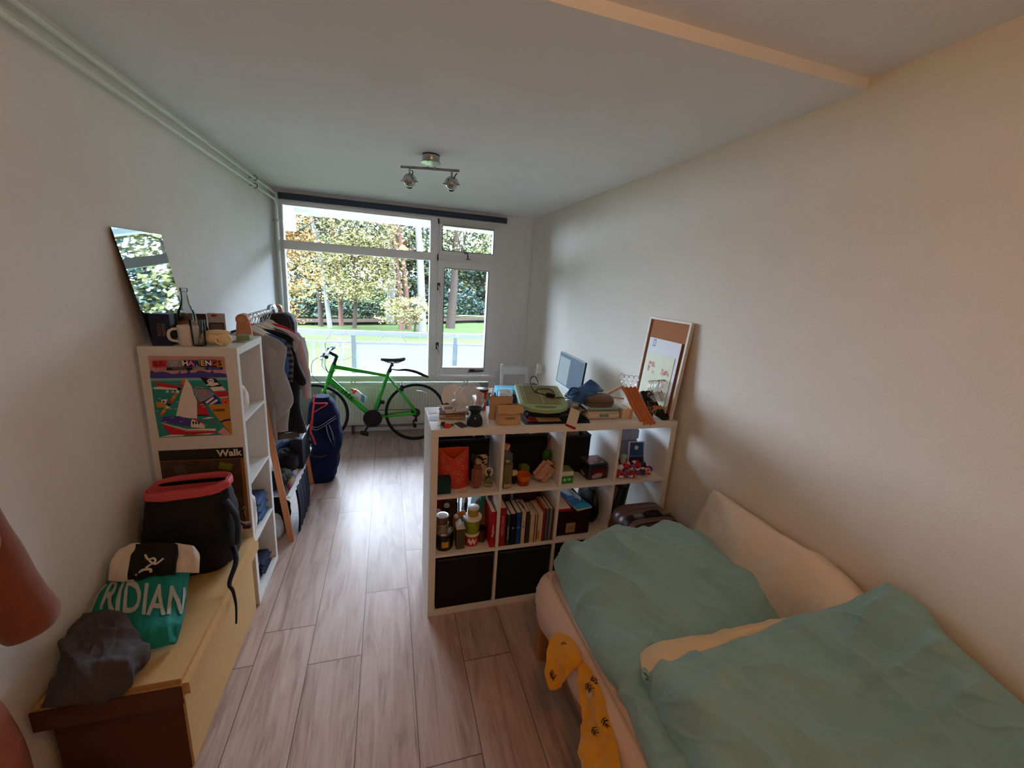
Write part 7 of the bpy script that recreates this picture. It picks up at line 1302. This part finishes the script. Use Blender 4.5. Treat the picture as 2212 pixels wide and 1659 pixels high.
q = MB(); SP = [(-.072, .958, .010, .012), (-.03, .957, .02, .016), (.03, .955, .03, .018), (.085, .957, .05, .022), (.14, .966, .073, .024), (.175, .975, .07, .022), (.19, .978, .045, .014)]
rings = [[q.bm.verts.new(V((x+.0, BY+hw_*math.cos(2*PI*k/16), z+hh*math.sin(2*PI*k/16)-.010*(abs(math.cos(2*PI*k/16))**2)))) for k in range(16)] for x, z, hw_, hh in SP]; q.skin(rings); q.build('saddle', mat('saddle_vinyl', (26, 28, 34), .35, spec=.6), t)
q = MB()
for s_ in (-1, 1): q.tube([(-.05, BY+s_*.012, .948), (.02, BY+s_*.022, .925), (.10, BY+s_*.022, .925), (.15, BY+s_*.03, .945)], .004, 6, smooth=4)
q.build('saddle_rails', bblk, t)
hd = (HT-HB).normalized(); STM = HT+hd*.11
q = MB(); q.tube([HT, STM], .017, 12); q.cyl(HT+hd*.006, HT+hd*.02, .023, n=16); q.tube([STM-hd*.01, STM+V((-.085, 0, .035))], [.019, .016], 12); q.build('stem', bblk, t)
HC = STM+V((-.085, 0, .035))
q = MB(); q.tube([HC+V((.02, -.31, .0)), HC+V((.006, -.15, .006)), HC, HC+V((.006, .15, .006)), HC+V((.02, .31, .0))], .0125, 12, smooth=5); q.build('handlebar', bblk, t)
for s_ in (-1, 1):
    q = MB(); q.tube([HC+V((.008, s_*.19, .004)), HC+V((.02, s_*.31, 0))], [.021, .019], 12); q.build('grip', M((40, 42, 48), .7), t)
    q = MB(); q.box(-.02, .02, -.02, .02, -.03, .02, .006, Matrix.Translation(HC+V((-.012, s_*.16, .0)))); q.tube([HC+V((-.02, s_*.16, -.01)), HC+V((-.055, s_*.19, -.02)), HC+V((-.05, s_*.25, -.03)), HC+V((-.03, s_*.29, -.03))], .006, 8, smooth=4); q.build('brake_lever', M((110, 114, 120), .3, metal=.6), t)
q = MB()
for P in ([HC+V((-.03, -.16, -.01)), HC+V((-.14, -.12, -.09)), HC+V((-.15, -.06, -.26)), HC+V((-.03, -.02, -.37)), HB+V((-.055, 0, -.06)), HB+V((-.04, 0, -.10))], [HC+V((-.03, .16, -.01)), HC+V((-.06, .10, -.14)), HC+V((.0, .03, -.27)), HB+V((.02, .02, .06)), HB+V((.08, .02, .0)), HB+V((.15, .015, -.06))], [HC+V((-.03, -.16, -.02)), HC+V((-.05, -.10, -.14)), HC+V((.03, -.03, -.22)), HT+V((.04, -.02, -.02))], [HC+V((-.03, .16, -.02)), HC+V((-.045, .10, -.18)), HC+V((.04, .02, -.32)), HB+V((.06, -.02, .0)), HB+V((.12, -.02, -.05))]): q.tube(P, .0028, 6, smooth=8)
q.build('cables', M((30, 30, 34), .5), t)
for c, nm in ((HB+V((-.045, -.03, -.12)), 'front_brake'), (ST+(RA-ST)*.42+V((.02, -.03, .05)), 'rear_brake')): q = MB(); q.box(-.018, .018, -.012, .012, -.05, .03, .006, Matrix.Translation(c)); q.box(-.018, .018, .048, .072, -.05, .03, .006, Matrix.Translation(c)); q.tube([c+V((0, -.005, .03)), c+V((.005, .03, .055)), c+V((0, .06, .03))], .005, 6, smooth=4); q.build(nm, bblk, t)
q = MB(); q.tube([ST+V((.02, 0, .07)), ST+V((.10, 0, .055)), ST+V((.19, 0, .06)), ST+V((.29, 0, .04)), ST+V((.38, 0, .0)), ST+V((.445, 0, -.025))], [.008, .016, .028, .032, .030, .018], 12, smooth=5, flat=.55)
q.build('mudguard', bblk, t)
def ringf(q, c, r, w_, y, n=36, teeth=0):
    q.tube([c+V(((r+(teeth*(i % 2)))*math.cos(2*PI*i/n), y, (r+(teeth*(i % 2)))*math.sin(2*PI*i/n))) for i in range(n)], w_, 6, loop=True)
q = MB(); q.cyl(BB_+V((0, -.052, 0)), BB_+V((0, -.047, 0)), .098, n=40); ringf(q, BB_, .096, .004, -.049, 48, .004); q.cyl(BB_+V((0, -.06, 0)), BB_+V((0, -.036, 0)), .03, n=18); q.build('chainring', bblk, t)
q = MB(); q.tube([BB_+V((0, -.065, 0)), BB_+V((-.085, -.072, -.145))], [.014, .011], 10); q.tube([BB_+V((0, .065, 0)), BB_+V((.085, .072, .145))], [.014, .011], 10); q.build('crank_arms', bblk, t)
for c in (BB_+V((-.085, -.125, -.145)), BB_+V((.085, .125, .145))): q = MB(); q.box(-.045, .045, -.045, .045, -.011, .011, .006, Matrix.Translation(c) @ Matrix.Rotation(.3, 4, 'Y')); q.build('pedal', bblk, t)
q = MB()
for k, r in enumerate((.052, .045, .038, .031, .024)): q.cyl(RA+V((0, -.028-.005*k, 0)), RA+V((0, -.031-.005*k, 0)), r, n=28)
q.build('cassette', M((60, 58, 54), .4, metal=.5), t)
q = MB(); q.tube([BB_+V((.0, -.049, .097)), RA+V((0, -.038, .043)), RA+V((.042, -.038, 0)), RA+V((.02, -.038, -.04)), RA+V((-.01, -.04, -.09)), RA+V((-.01, -.04, -.14)), RA+V((-.04, -.04, -.15)), BB_+V((.02, -.049, -.096))], .004, 6); q.build('chain', M((50, 46, 42), .5, metal=.4), t)
q = MB(); q.tube([RA+V((0, -.06, -.02)), RA+V((.0, -.065, -.06)), RA+V((-.03, -.06, -.10)), RA+V((-.01, -.05, -.15))], [.01, .014, .008, .012], 8, smooth=4); q.cyl(RA+V((-.01, -.048, -.155)), RA+V((-.01, -.036, -.155)), .022, n=16); q.cyl(RA+V((.0, -.048, -.085)), RA+V((.0, -.036, -.085)), .02, n=16); q.build('derailleur', bblk, t)
q = MB(); q.tube([RA+V((.02, .07, -.02)), RA+V((.02, .07, .0))], .004, 5); q.tube([BB_+V((.10, .04, -.03)), BB_+V((.02, .09, -.10)), BB_+V((-.04, .12, -.16))], .007, 6, smooth=3); q.build('kickstand', bblk, t)
dd = (BB_-HB).normalized(); nn_ = V((dd.z, 0, -dd.x)); nn_ = nn_ if nn_.z > 0 else -nn_
mid = HB+V((.012, 0, .025))+(BB_-HB)*.40
text('lettering', 'TREK', .062, M((16, 28, 16), .4), frame(mid+V((0, -.0300, 0)), dd, nn_), t, ext=.001, bold=.0015, space=1.15)
bp = mid+dd*.10+nn_*.069
q = MB(); q.tube([bp-dd*.03-nn_*.03, bp+dd*.07-nn_*.03], .006, 6); q.build('bottle_cage', bblk, t)
t2 = thing('water_bottle', 'white and blue sports bottle with red cap in the cage of the green bicycle', 'bottle', bp); Tb = frame(bp, nn_, -dd) ; Tb = Matrix.Translation(bp) @ (-dd).to_track_quat('Z', 'Y').to_matrix().to_4x4()
q = MB(); q.lathe([(.003, -.085), (.034, -.084), (.036, -.075), (.036, -.02), (.032, -.005), (.032, .01), (.036, .025), (.034, .05), (.028, .055)], 28, Tb); q.build('bottle_body', M((222, 226, 230), .35), t2)
q = MB(); q.lathe([(.030, .05), (.031, .055), (.029, .075), (.014, .085), (.013, .105), (.010, .11), (.002, .11)], 24, Tb); q.build('cap', M((216, 74, 34), .4), t2)
q = MB(); q.grid(lambda u, v: Tb @ V((.0364*math.cos(2*PI*u), .0364*math.sin(2*PI*u), -.072+.03*v+.022*math.sin(2*PI*u))), 36, 4, True); q.build('blue_band', M((60, 150, 196), .4), t2)
q = MB(); q.grid(lambda u, v: Tb @ V((.0367*math.cos(2*PI*u), .0367*math.sin(2*PI*u), -.036+.008*v+.022*math.sin(2*PI*u))), 36, 2, True); q.build('dark_band', M((26, 36, 50), .4), t2)

# ------------------------------------------------------------------ brown coat at the left edge of the photo
t = thing('coat', 'brown suede like garment with hanging sleeve at the left edge of the picture', 'coat', (-1.03, 1.30, .95)); suede = mat('brown_suede', (128, 68, 42), .85, var=.12, scale=14, bump=.2, bscale=60, sheen=.3)
q = MB(); q.tube([(-1.01, 1.16, 1.42), (-.985, 1.19, 1.28), (-.955, 1.21, 1.10), (-.932, 1.22, .98), (-.918, 1.225, .915), (-.913, 1.227, .885)], [.07, .066, .062, .062, .062, .054], 22, smooth=6)
for v in q.bm.verts: v.co += V((.006*nz(v.co*11, 1, 2), .006*nz(v.co*11, 1, 5), 0))
q.build('sleeve', suede, t)
q = MB(); q.tube([(-.985, 1.12, 1.45), (-.958, 1.14, 1.34), (-.938, 1.15, 1.25), (-.930, 1.15, 1.18), (-.932, 1.15, 1.152)], [.05, .052, .050, .046, .034], 18, smooth=5); q.build('pocket_flap', suede, t); q = MB(); q.ell((-.908, 1.108, 1.225), .010, .010, .016); q.build('button', M((84, 44, 30), .5), t)
q = MB()
def coatf(u, v): a = 2*PI*u; x, y = sup(a, 2.6); return V((-1.055+x*(.02+.03*min(1, v*3))+.008*nz((y*3, v*6, 0)), .97+y*(.05+.13*min(1, v*2.5)**.7), 1.62-.80*v))
q.grid(coatf, 40, 24, True); q.build('body', suede, t, solid=.004); q = MB(); q.tube([(-1.055, .97, 1.60), (-1.06, .97, 1.66), (-1.09, .97, 1.68)], .004, 6, smooth=4); q.build('hanging_loop', M((90, 50, 34), .7), t)
q = MB(); q.cyl((XL+.001, .97, 1.675), (-1.075, .97, 1.675), .007); q.ell((-1.072, .97, 1.675), .012, .012, .012); one(q, 'coat_hook', steel, 'steel wall hook holding the brown garment', 'hook')
heap('cloth_bag', mat('pink_brown_cloth', (176, 112, 92), .85, var=.1, bump=.25), 'pinkish brown cloth at the bottom left corner of the picture', 'cloth', (-1.075, 1.255, .001), (.034, .07, .36), 15, .05)
heap('bag', M((222, 160, 50), .7), 'small yellow rounded bag top at the bottom edge before the tan storage box', 'bag', (-.985, 1.355, .001), (.055, .03, .095), 16, .04)
